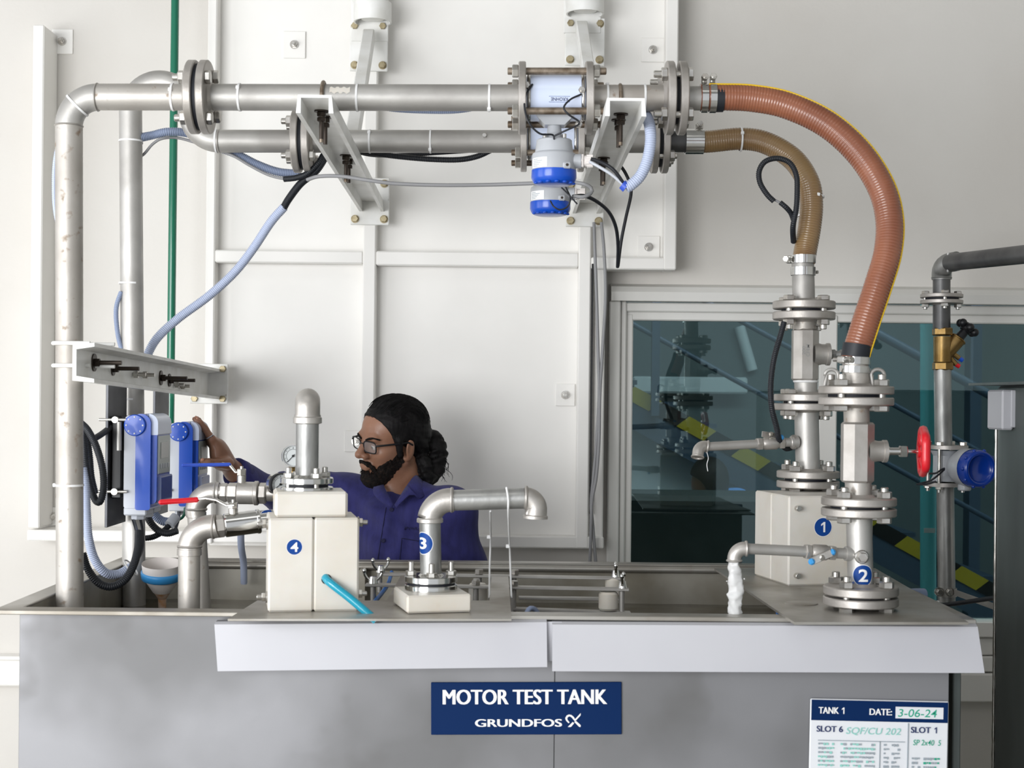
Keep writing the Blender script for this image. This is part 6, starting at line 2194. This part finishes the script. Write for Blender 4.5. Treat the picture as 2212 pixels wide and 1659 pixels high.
def field_object(name, fld, material, parent, keep=None, label=None, extra=None, smooth=2):
    v, f = fld.mesh(keep)
    # light smoothing
    e = np.concatenate([f[:, [0, 1]], f[:, [1, 2]], f[:, [2, 3]], f[:, [3, 0]]])
    for _ in range(smooth):
        a = np.zeros_like(v)
        n = np.zeros(len(v))
        np.add.at(a, e[:, 0], v[e[:, 1]])
        np.add.at(a, e[:, 1], v[e[:, 0]])
        np.add.at(n, e[:, 0], 1)
        np.add.at(n, e[:, 1], 1)
        v = v * 0.5 + 0.5 * a / np.maximum(n, 1)[:, None]
    org = ORG[parent.name]
    me = bpy.data.meshes.new(name)
    me.from_pydata((v - np.array(org)).tolist(), [], f.tolist())
    if extra is not None:
        b = extra
        k = len(v)
        vs = (v - np.array(org)).tolist() + [tuple(q - org) for q in b.v]
        me.clear_geometry()
        me.from_pydata(vs, [], f.tolist() + [tuple(i + k for i in q) for q in b.f])
    me.polygons.foreach_set('use_smooth', [True] * len(me.polygons))
    me.update()
    o = bpy.data.objects.new(name, me)
    me.materials.append(M[material])
    COL.objects.link(o)
    o.parent = parent
    ORG[o.name] = org
    if label:
        o['label'] = label
    return o


PY = 4.27
man = thing('person', 'man in a dark blue shirt with glasses and a ponytail reaching for a display unit', 'person', P(875, 1880, PY))
HC = P(846, 947, PY - 0.02)
Rh = Matrix.Rotation(math.radians(-142), 3, 'Z') @ Matrix.Rotation(math.radians(9), 3, 'Y') @ Matrix.Rotation(math.radians(-9), 3, 'X')
RhN = [[Rh[i][j] for j in range(3)] for i in range(3)]


def H(x, y, z):
    return HC + Rh @ Vector((x, y, z))


def RM(rot):
    """head frame turned further by rot, as rows for the field"""
    m = Rh @ rot
    return [[m[i][j] for j in range(3)] for i in range(3)]


def head_prims(fd, grow=0.0, face=True):
    e = lambda c, r, k=0.014, m=RhN: fd.ell(H(*c), tuple(q + grow for q in r), m, k)
    e((-0.008, 0, 0.032), (0.098, 0.076, 0.083), 0.002)
    e((0.028, 0, -0.030), (0.064, 0.063, 0.078), 0.02)
    e((0.052, 0, -0.088), (0.036, 0.036, 0.026), 0.02)
    for sy in (-1, 1):
        fd.cap(H(-0.005, sy * 0.052, -0.055), H(0.055, sy * 0.022, -0.094), 0.017 + grow, 0.016 + grow, 0.02)
        e((0.058, sy * 0.043, -0.026), (0.024, 0.020, 0.020), 0.018)
    if face:
        fd.cap(H(0.081, -0.036, 0.018), H(0.081, 0.036, 0.018), 0.011, 0.011, 0.014)
        for sy in (-1, 1):
            fd.ell(H(0.098, sy * 0.034, -0.004), (0.016, 0.019, 0.013), RhN, 0.012, True)
            fd.ell(H(0.076, sy * 0.034, -0.003), (0.0125, 0.016, 0.0125), RhN, 0.006)
        fd.cap(H(0.090, 0, 0.010), H(0.112, 0, -0.027), 0.008, 0.012, 0.010)
        e((0.114, 0, -0.029), (0.0125, 0.0125, 0.0110), 0.006)
        for sy in (-1, 1):
            e((0.101, sy * 0.015, -0.034), (0.0125, 0.0085, 0.0095), 0.006)
            fd.ell(H(0.107, sy * 0.0075, -0.042), (0.006, 0.004, 0.004), RhN, 0.003, True)
        e((0.090, 0, -0.064), (0.016, 0.026, 0.012), 0.01)
        e((0.098, 0, -0.0645), (0.0085, 0.021, 0.0045), 0.004)
        e((0.096, 0, -0.0735), (0.0085, 0.018, 0.0052), 0.004)
        for sy in (-1, 1):
            mm = RM(Matrix.Rotation(math.radians(sy * 16), 3, 'Z') @ Matrix.Rotation(math.radians(-10), 3, 'Y'))
            e((-0.012, sy * 0.077, -0.020), (0.0185, 0.0065, 0.031), 0.005, mm)
            e((-0.006, sy * 0.074, -0.046), (0.009, 0.006, 0.009), 0.005)
            fd.ell(H(-0.008, sy * 0.086, -0.016), (0.010, 0.006, 0.019), mm, 0.004, True)


# joints
SR_, SL_ = P(757, 1068, 4.34), P(972, 1100, 4.19)      # shoulders: far one and near one
NB = P(876, 1082, 4.29)
ER, WR = P(618, 1072, 4.39), P(507, 1020, 4.20)
EL, WL = P(1018, 1280, 4.26), P(985, 1400, 4.10)
body = Field((-0.97, 4.02, 0.86), (0.02, 4.56, 1.56), 0.0036)
head_prims(body)
nk = H(-0.02, 0.0, -0.075)
body.cap(nk, NB, 0.056, 0.060, 0.025)
body.cap(H(0.02, 0, -0.09), P(856, 1088, 4.235), 0.034, 0.034, 0.03)
CHm = Matrix.Rotation(math.radians(-24), 3, 'Z')
CHN = [[CHm[i][j] for j in range(3)] for i in range(3)]


def torso(fd, g=0.0):
    fd.cap(SR_, NB, 0.052 + g, 0.055 + g, 0.03)
    fd.cap(SL_, NB, 0.055 + g, 0.055 + g, 0.03)
    fd.ell(P(866, 1170, 4.27), (0.172 + g, 0.105 + g, 0.150 + g), CHN, 0.04)
    fd.ell(P(872, 1270, 4.27), (0.165 + g, 0.112 + g, 0.19 + g), CHN, 0.04)


def arms(fd, g=0.0):
    fd.chain([SR_, ER, WR], [0.052 + g, 0.040 + g, 0.026 + g], 0.025)
    fd.chain([SL_, EL, WL], [0.056 + g, 0.044 + g, 0.028 + g], 0.025)


torso(body, -0.008)
arms(body)
# the hand on the display unit: palm, five fingers
KN = [P(458, 949, 4.105), P(456, 947, 4.126), P(455, 951, 4.148), P(456, 958, 4.168)]
PALM = P(478, 985, 4.14)
body.cap(WR, PALM, 0.025, 0.027, 0.02)
for kp in KN:
    body.cap(P(486, 996, 4.15), kp, 0.018, 0.0115, 0.014)
body.ell(P(474, 982, 4.135), (0.022, 0.040, 0.042), None, 0.02)
FING = [
    (KN[0], P(443, 926, 4.098), P(432, 913, 4.094), P(423, 908, 4.092)),
    (KN[1], P(440, 922, 4.122), P(428, 908, 4.120), P(420, 905, 4.119)),
    (KN[2], P(440, 926, 4.147), P(430, 912, 4.146), P(424, 906, 4.146)),
    (KN[3], P(443, 936, 4.172), P(435, 924, 4.174), P(430, 917, 4.174))]
for fp in FING:
    body.chain(list(fp), [0.0108, 0.0096, 0.0086, 0.0072], 0.005)
TH_ = (P(492, 1002, 4.115), P(470, 1001, 4.085), P(452, 999, 4.070), P(437, 996, 4.066))
body.chain(list(TH_), [0.019, 0.0125, 0.0105, 0.0088], 0.008)
# other hand rests low behind the tank rim
LHp = P(965, 1452, 4.02)
body.cap(WL, P(975, 1428, 4.06), 0.026, 0.026, 0.02)
field_object('body', body, 'skin', man, label='brown skin', smooth=2)
for fp in FING[:3]:
    d = (fp[3] - fp[2]).normalized()
    MB().ball(fp[3] + Vector((0.004, 0, 0.004)), (0.004, 0.0045, 0.005), 10, 8).build('fingernail', 'nail', man)
MB().ball(TH_[3] + Vector((0.002, -0.0068, 0.004)), (0.006, 0.003, 0.005), 10, 8).build('fingernail', 'nail', man)
# ring at the base of the first finger
dr = (FING[0][1] - KN[0]).normalized()
MB().torus(mtx(KN[0] + dr * 0.010, dr), 0.0112, 0.0022, 24, 8).build('ring', 'silver', man)

# eyes, brows, lips
for sy in (-1, 1):
    ey = MB().ball((0, 0, 0), 0.0112, 16, 12, Matrix.Translation(H(0.0795, sy * 0.033, -0.004))).build('eye', 'eye', man)
    MB().ball((0, 0, 0), (0.0055, 0.0055, 0.0055), 12, 8, Matrix.Translation(H(0.0862, sy * 0.0325, -0.0055))).build('iris', 'iris', ey)
    lid = MB()
    lid.tube(smooth_path([H(0.080, sy * 0.020, -0.003), H(0.0895, sy * 0.028, 0.0025), H(0.089, sy * 0.037, 0.002), H(0.079, sy * 0.046, -0.004)], 0.002), 0.0022, 8)
    lid.build('eyelid', 'skin', man)
    br_ = MB()
    pth = smooth_path([H(0.0965, sy * 0.012, 0.014), H(0.0955, sy * 0.026, 0.0195), H(0.0885, sy * 0.040, 0.022), H(0.074, sy * 0.053, 0.017)], 0.002)
    br_.tube(pth, [0.0034 * (1 - 0.65 * abs(i / len(pth) - 0.35)) for i in range(len(pth))], 8)
    br_.build('eyebrow', 'beard', man)

# shirt: inflated torso and sleeves with folds, open at the neck
sh = Field((-0.80, 4.02, 0.74), (0.03, 4.56, 1.42), 0.005)
torso(sh, 0.012)
sh.cap(NB + Vector((0, 0, 0.004)), P(872, 1072, 4.29), 0.064, 0.06, 0.02)
sh.chain([P(868, 1085, 4.25), P(855, 1120, 4.23), P(850, 1180, 4.22)], [0.05, 0.06, 0.06], 0.04)
CU = WR.lerp(ER, 0.01)
sh.chain([SR_, ER, CU], [0.066, 0.056, 0.040], 0.03)
sh.chain([SL_, EL, WL], [0.072, 0.062, 0.044], 0.03)
sh.ell(P(872, 1360, 4.27), (0.182, 0.13, 0.22), CHN, 0.04)
ix = [np.arange(q) for q in sh.n]
gx = sh.lo[0] + sh.h * ix[0][:, None, None]
gy = sh.lo[1] + sh.h * ix[1][None, :, None]
gz = sh.lo[2] + sh.h * ix[2][None, None, :]
fold = 0.006 * np.sin(30 * gx + 24 * gz + 4 * np.sin(13 * gz + 6 * gx)) + 0.003 * np.sin(60 * gx - 36 * gz + 3 * np.sin(20 * gx)) * np.ones_like(gy)
arm_w = np.clip((-0.50 - gx) / 0.1, 0, 1)
fold = fold + arm_w * 0.006 * np.sin(95 * gx + 30 * gz)
sh.d = sh.d + (fold * 0.9).astype(np.float32)
# neck opening and cuff
c_ = H(0.01, 0, -0.13)
vA, vB, vC = P(851, 1092, 4.14), P(868, 1040, 4.20), P(880, 1030, 4.29)
sh.cap(P(868, 1030, 4.24), P(872, 1060, 4.28), 0.058, 0.05, 0.008, True)
sh.cap(P(868, 1040, 4.19), P(851, 1084, 4.155), 0.044, 0.010, 0.006, True)
sh.cap(P(868, 1040, 4.15), P(851, 1084, 4.13), 0.044, 0.008, 0.006, True)
dcu = (WR - ER).normalized()
plane = ((gx - CU.x) * dcu.x + (gy - CU.y) * dcu.y + (gz - CU.z) * dcu.z)
keep = np.where(gx < -0.6, plane, -1.0).astype(np.float32)
field_object('shirt', sh, 'shirt', man, keep=np.broadcast_to(keep, sh.d.shape), label='indigo cotton shirt', smooth=2)
SHIRT = sh


def on_shirt(px, py, lift=0.001, Ys=4.0, Ye=4.4):
    """first point of the shirt along the sight line"""
    a = P(px, py, Ys)
    for i in range(400):
        Y = Ys + (Ye - Ys) * i / 400
        q = P(px, py, Y)
        j = [int(round((q[k] - SHIRT.lo[k]) / SHIRT.h)) for k in range(3)]
        if all(0 <= j[k] < SHIRT.n[k] for k in range(3)) and SHIRT.d[j[0], j[1], j[2]] < 0.001:
            return P(px, py, Y - lift)
    return P(px, py, 4.18)


# collar leaves
def leaf(pts, th=0.003):
    q = [Vector(p) for p in pts]
    c0 = sum(q, Vector()) / len(q)
    n = (q[1] - q[0]).cross(q[2] - q[0]).normalized()
    b = MB()
    b.loft([p - n * th / 2 for p in q], [p + n * th / 2 for p in q])
    return b


def strip(name, top, bot, material, th=0.0035):
    """curved cloth band between two point rows"""
    b = MB()
    n = len(top)
    vs = [Vector(p) for p in top] + [Vector(p) for p in bot]
    mid = [(top[i] + bot[i]) / 2 for i in range(n)]
    off = []
    for i in range(n):
        t = (top[min(i + 1, n - 1)] - top[max(i - 1, 0)])
        u = bot[i] - top[i]
        off.append(t.cross(u).normalized() * th)
    vs += [top[i] + off[i] for i in range(n)] + [bot[i] + off[i] for i in range(n)]
    fs = []
    for i in range(n - 1):
        fs += [(i, i + 1, n + i + 1, n + i), (2 * n + i, 3 * n + i, 3 * n + i + 1, 2 * n + i + 1), (i, 2 * n + i, 2 * n + i + 1, i + 1), (n + i, n + i + 1, 3 * n + i + 1, 3 * n + i)]
    fs += [(0, n, 3 * n, 2 * n), (n - 1, 3 * n - 1, 4 * n - 1, 2 * n - 1)]
    b.add(vs, fs, True)
    return b.build(name, material, man)


def dense(pts, n=14):
    q = smooth_path(pts, 0.004)
    return [q[int(round(i * (len(q) - 1) / (n - 1)))] for i in range(n)]


# near collar leaf: from behind the neck round to the throat, folded down
strip('collar', dense([P(912, 1040, 4.30), P(897, 1028, 4.24), P(880, 1048, 4.19), P(866, 1072, 4.155), P(852, 1090, 4.135)]),
      dense([P(935, 1052, 4.28), P(925, 1066, 4.20), P(905, 1078, 4.155), P(888, 1068, 4.14), P(856, 1098, 4.130)]), 'shirt')
strip('collar', dense([P(850, 1090, 4.135), P(840, 1072, 4.15), P(832, 1056, 4.18), P(828, 1045, 4.22)]),
      dense([P(846, 1098, 4.130), P(818, 1080, 4.145), P(806, 1062, 4.18), P(812, 1046, 4.23)]), 'shirt')
# button placket, buttons, pocket edge, stitched name
for px, py in ((846, 1101), (828, 1168), (815, 1232)):
    q = on_shirt(px, py, 0.002)
    MB().lathe([(0, 0), (0.0062, 0), (0.0062, 0.0018), (0.004, 0.0026), (0, 0.002)], mtx(q, (-0.2, -1, 0.1)), 16).build('button', 'thread', man)
MB().tube([on_shirt(834 - (py - 1095) * 0.16 + 0, py, 0.0008) for py in range(1096, 1225, 6)], 0.0011, 6).build('placket_seam', 'thread', man)
MB().tube([on_shirt(px, 1163 + (px - 870) * 0.17, 0.0008) for px in range(868, 906, 3)], 0.0011, 6).build('pocket_edge', 'thread', man)
MB().tube([on_shirt(868 - (py - 1163) * 0.1, py, 0.0008) for py in range(1163, 1222, 5)], 0.0009, 6).build('pocket_edge', 'thread', man)
vs, fs = text_data('grundfos', 0.01)
MB().add([on_shirt(892 + v.x * 38, 1142 - v.y * 9 + v.x * 4, 0.0012) for v in vs], fs).build('stitched_name', 'thread', man)
# cuff band
b = MB()
x_, y_, z_ = basis(dcu)
b.lathe([(0.040, -0.03), (0.0435, -0.028), (0.0435, 0.002), (0.040, 0.004), (0.030, 0.002)], mtx(CU, dcu), 28, True)
b.build('cuff', 'shirt', man)

# trousers down to the floor
tr = Field((-0.62, 4.0, -0.01), (0.06, 4.60, 0.90), 0.012)
tr.ell(P(872, 1420, 4.28), (0.165, 0.125, 0.14), CHN, 0.04)
for px, px2 in ((815, 800), (925, 945)):
    kx, fx = P(px2, 1660, 4.16), P(px2, 1900, 4.34)
    kx.z, fx.z = 0.42, 0.09
    tr.chain([P(px, 1440, 4.28), kx, fx], [0.09, 0.066, 0.055], 0.04)
field_object('trousers', tr, 'trousers', man)
for px2 in (800, 945):
    fx = P(px2, 1900, 4.34)
    MB().ball((fx.x, fx.y - 0.07, 0.045), (0.05, 0.14, 0.045), 16, 10).build('shoe', 'black', man)

# hair: cap pulled back, ponytail and loose curls
ha_ = Field((-0.52, 4.05, 1.20), (-0.10, 4.56, 1.56), 0.0036)
ha_.ell(H(-0.016, 0, 0.036), (0.105, 0.083, 0.090), RhN, 0.01)
ha_.ell(H(-0.060, 0, 0.0), (0.062, 0.070, 0.075), RhN, 0.02)
PT = [P(915, 935, 4.31), P(936, 950, 4.33), P(944, 972, 4.33), P(942, 1000, 4.32), P(936, 1022, 4.31), P(930, 1046, 4.29)]
ha_.chain(PT, [0.020, 0.026, 0.029, 0.028, 0.024, 0.012], 0.012)
ha_.chain([P(905, 960, 4.29), P(912, 1000, 4.28), P(922, 1030, 4.27), P(927, 1052, 4.26)], [0.02, 0.024, 0.022, 0.008], 0.012)
ix = [np.arange(q) for q in ha_.n]
gx = ha_.lo[0] + ha_.h * ix[0][:, None, None]
gy = ha_.lo[1] + ha_.h * ix[1][None, :, None]
gz = ha_.lo[2] + ha_.h * ix[2][None, None, :]
low = np.clip((1.40 - gz) / 0.06, 0.12, 1.0)
ha_.d = ha_.d + (low * (0.0026 * np.sin(150 * gz + 110 * gx + 5 * np.sin(45 * gx)) + 0.0022 * np.sin(210 * gz - 90 * gx + 140 * gy)) + 0.0009 * np.sin(420 * gz + 130 * gx + 4 * np.sin(40 * gx))).astype(np.float32)
# forehead, face and ears stay free
ha_.ell(H(0.122, 0, -0.018), (0.104, 0.125, 0.110), RhN, 0.004, True)
ha_.ell(H(0.10, 0, -0.09), (0.14, 0.13, 0.075), RhN, 0.006, True)
for sy in (-1, 1):
    ha_.cap(H(0.022, sy * 0.072, 0.01), H(0.020, sy * 0.070, -0.035), 0.012, 0.008, 0.008)
    ha_.ell(H(-0.004, sy * 0.092, -0.026), (0.020, 0.020, 0.036), RhN, 0.005, True)
random.seed(21)
curls = MB()
for i in range(70):
    u = random.random()
    p0 = PT[1].lerp(PT[3], u) + Vector((random.uniform(-0.018, 0.026), random.uniform(-0.03, 0.01), random.uniform(-0.02, 0.02)))
    ln = random.uniform(0.03, 0.075)
    ph, am, fr_ = random.uniform(0, 6), random.uniform(0.004, 0.010), random.uniform(70, 150)
    dx_ = random.uniform(-0.1, 0.5)
    pts = [p0 + Vector((dx_ * s_ + am * math.sin(fr_ * s_ + ph), 0.6 * am * math.cos(fr_ * s_ + ph), -s_ * 0.9)) for s_ in [ln * j / 14 for j in range(15)]]
    curls.tube(pts, [0.0016 * (1 - 0.75 * j / 14) for j in range(15)], 5, False)
for i in range(420):
    # fine loose hairs lying back over the crown
    t0, yy = random.uniform(0.75, 2.6), random.uniform(-0.9, 1.2)
    pts = []
    for j in range(8):
        t = t0 + j * 0.09
        lift = 1.0 + 0.035 * math.sin(j / 7 * 3.1) * random.uniform(0.5, 1.0) if i % 3 else 1.005 + 0.004 * j
        pts.append(H(-0.016 + 0.105 * lift * math.cos(t) * math.cos(yy), 0.083 * lift * math.sin(yy), 0.036 + 0.090 * lift * math.sin(t) * math.cos(yy) ** 0.5))
    curls.tube(pts, 0.00045, 4, False)
for i in range(260):
    yy = random.uniform(-0.075, 0.080)
    q0 = H(0.082 - 0.9 * max(0, abs(yy) - 0.02) ** 1.25 + random.uniform(-0.004, 0.004), yy, 0.0865 - 0.45 * max(0, abs(yy) - 0.025) - random.uniform(0, 0.006))
    pts = []
    for j in range(6):
        q = q0 + (Rh @ Vector((-0.013 * j, 0.001 * math.sin(i), 0.0035 * j * (1 - j / 9))))
        l_ = Rh.transposed() @ (q - HC) - Vector((-0.016, 0, 0.036))
        sc_ = math.sqrt((l_.x / 0.105) ** 2 + (l_.y / 0.083) ** 2 + (l_.z / 0.090) ** 2)
        pts.append(HC + Rh @ (Vector((-0.016, 0, 0.036)) + l_ * ((0.975 + 0.008 * j) / sc_)))
    curls.tube(pts, [0.0003, 0.0007, 0.0008, 0.0008, 0.0008, 0.0006], 4, False)
field_object('hair', ha_, 'hair', man, label='long black wavy hair tied back', extra=curls, smooth=1)
MB().torus(mtx(P(920, 938, 4.315), PT[1] - PT[0]), 0.021, 0.004, 20, 8).build('hair_tie', 'black', man)

# beard and moustache
bd_ = Field((-0.56, 4.02, 1.18), (-0.20, 4.46, 1.52), 0.0030)
head_prims(bd_, 0.0038, False)
bd_.ell(H(0.062, 0, -0.108), (0.042, 0.042, 0.030), RhN, 0.016)
bd_.ell(H(0.030, 0, -0.100), (0.050, 0.052, 0.024), RhN, 0.016)
ix = [np.arange(q) for q in bd_.n]
G = np.stack(np.meshgrid(*[bd_.lo[q] + bd_.h * ix[q] for q in range(3)], indexing='ij'), -1)
gx, gy, gz = G[..., 0], G[..., 1], G[..., 2]
Lc = (G - np.array(HC)) @ np.array(RhN)
lx_, ly_, lz_ = Lc[..., 0], Lc[..., 1], Lc[..., 2]
rag = 0.0035 * np.sin(300 * lx_ + 170 * lz_) + 0.0025 * np.sin(520 * lx_ - 260 * ly_)
# cheek line falls from the ear to the mouth corner, then under the lip
line = np.where(lx_ < 0.075, -0.018 - (lx_ - 0.004) * 0.62, -0.0835)
mask = np.maximum(lz_ - line - rag, 0.006 - lx_ + np.clip(-0.055 - lz_, 0, 1) * 0.6)
bd_.d = np.maximum(bd_.d, (mask * 0.7).astype(np.float32))
for sy in (-1, 1):
    bd_.chain([H(0.1000, sy * 0.005, -0.0545), H(0.0965, sy * 0.017, -0.0575), H(0.085, sy * 0.027, -0.069), H(0.076, sy * 0.030, -0.086)], [0.0058, 0.0068, 0.0062, 0.008], 0.005)
bd_.ell(H(0.104, 0, -0.0695), (0.012, 0.018, 0.0085), RhN, 0.003, True)
bd_.d = bd_.d + (0.0009 * np.sin(420 * gx + 300 * gz + 200 * gy) + 0.0009 * np.sin(260 * gz - 380 * gx + 330 * gy)).astype(np.float32)
tuft = MB()
for i in range(420):
    a = random.uniform(-1.8, 1.8)
    zz = random.uniform(-0.132, -0.078)
    kk = 1.0 - 2.2 * max(0.0, -0.105 - zz) / 0.06
    q = H(0.052 + 0.044 * kk * math.cos(a), 0.047 * kk * math.sin(a), zz)
    d = (Rh @ Vector((0.5 * math.cos(a), 0.6 * math.sin(a), -0.8))).normalized()
    tuft.tube([q, q + d * 0.005, q + d * 0.011 + Vector((random.uniform(-0.003, 0.003), 0, random.uniform(-0.002, 0.002)))], [0.0008, 0.0006, 0.0002], 4, False)
field_object('beard', bd_, 'beard', man, label='full black beard', extra=tuft, smooth=1)

# spectacles
gs = thing('glasses', 'black framed spectacles on the man\'s face', 'glasses', H(0.10, 0, -0.02))
for sy in (-1, 1):
    ring = []
    for i in range(28):
        a = 2 * math.pi * i / 28
        cx_, cz_ = math.cos(a), math.sin(a)
        ex = 0.5
        yy = 0.0255 * math.copysign(abs(cx_) ** ex, cx_)
        zz = 0.0165 * math.copysign(abs(cz_) ** ex, cz_)
        ring.append(H(0.1035 - 0.004 * abs(yy + sy * 0.034) / 0.06 - abs(sy * 0.034 + yy) * 0.10, sy * 0.0335 + yy, -0.004 + zz))
    MB().tube(ring + ring[:2], [0.0019] * 30, 8, False).build('rim', 'black', gs)
    c0 = sum(ring, Vector()) / 28
    MB().add([c0] + ring, [(0, 1 + i, 1 + (i + 1) % 28) for i in range(28)], True).build('lens', 'lens', gs)
    MB().tube([H(0.095, sy * 0.060, 0.004), H(0.087, sy * 0.071, 0.006), H(0.040, sy * 0.0785, 0.004), H(-0.004, sy * 0.0815, 0.002), H(-0.018, sy * 0.081, -0.008)], 0.0028, 8).build('temple', 'black', gs)
MB().tube(smooth_path([H(0.101, -0.009, 0.002), H(0.106, 0, 0.005), H(0.101, 0.009, 0.002)], 0.002), 0.0016, 8).build('bridge', 'black', gs)

# man in the room behind the glass: dark hair, light blue shirt
m2 = thing('person', 'person in a light blue shirt seen dimly through the window', 'person', (P(1545, 1050, 6.3).x, 6.3, 0))
f2 = Field((P(1440, 900, 6.3).x, 6.0, 0.3), (P(1660, 900, 6.3).x, 6.6, 1.5), 0.012)
Y6 = 6.25
f2.ell(P(1526, 1044, Y6), (0.066, 0.078, 0.095), None, 0.02)
f2.cap(P(1535, 1070, Y6), P(1550, 1100, Y6), 0.05, 0.06, 0.03)
f2.ell(P(1568, 1240, Y6), (0.19, 0.12, 0.3), None, 0.03)
field_object('body', f2, 'skin', m2)
f3 = Field((P(1420, 900, 6.3).x, 6.0, 0.3), (P(1680, 900, 6.3).x, 6.6, 1.5), 0.012)
f3.cap(P(1535, 1086, Y6), P(1592, 1088, Y6), 0.06, 0.07, 0.03)
f3.ell(P(1562, 1240, Y6), (0.20, 0.14, 0.33), None, 0.03)
field_object('shirt', f3, 'skyshirt', m2)
f4 = Field((P(1440, 900, 6.3).x, 6.0, 0.9), (P(1660, 900, 6.3).x, 6.6, 1.5), 0.01)
f4.ell(P(1532, 1032, Y6), (0.084, 0.1, 0.092), None, 0.02)
f4.ell(P(1542, 1055, Y6), (0.06, 0.09, 0.08), None, 0.02)
f4.ell(P(1488, 1066, Y6), (0.07, 0.2, 0.075), None, 0.01, True)
field_object('hair', f4, 'hair', m2)
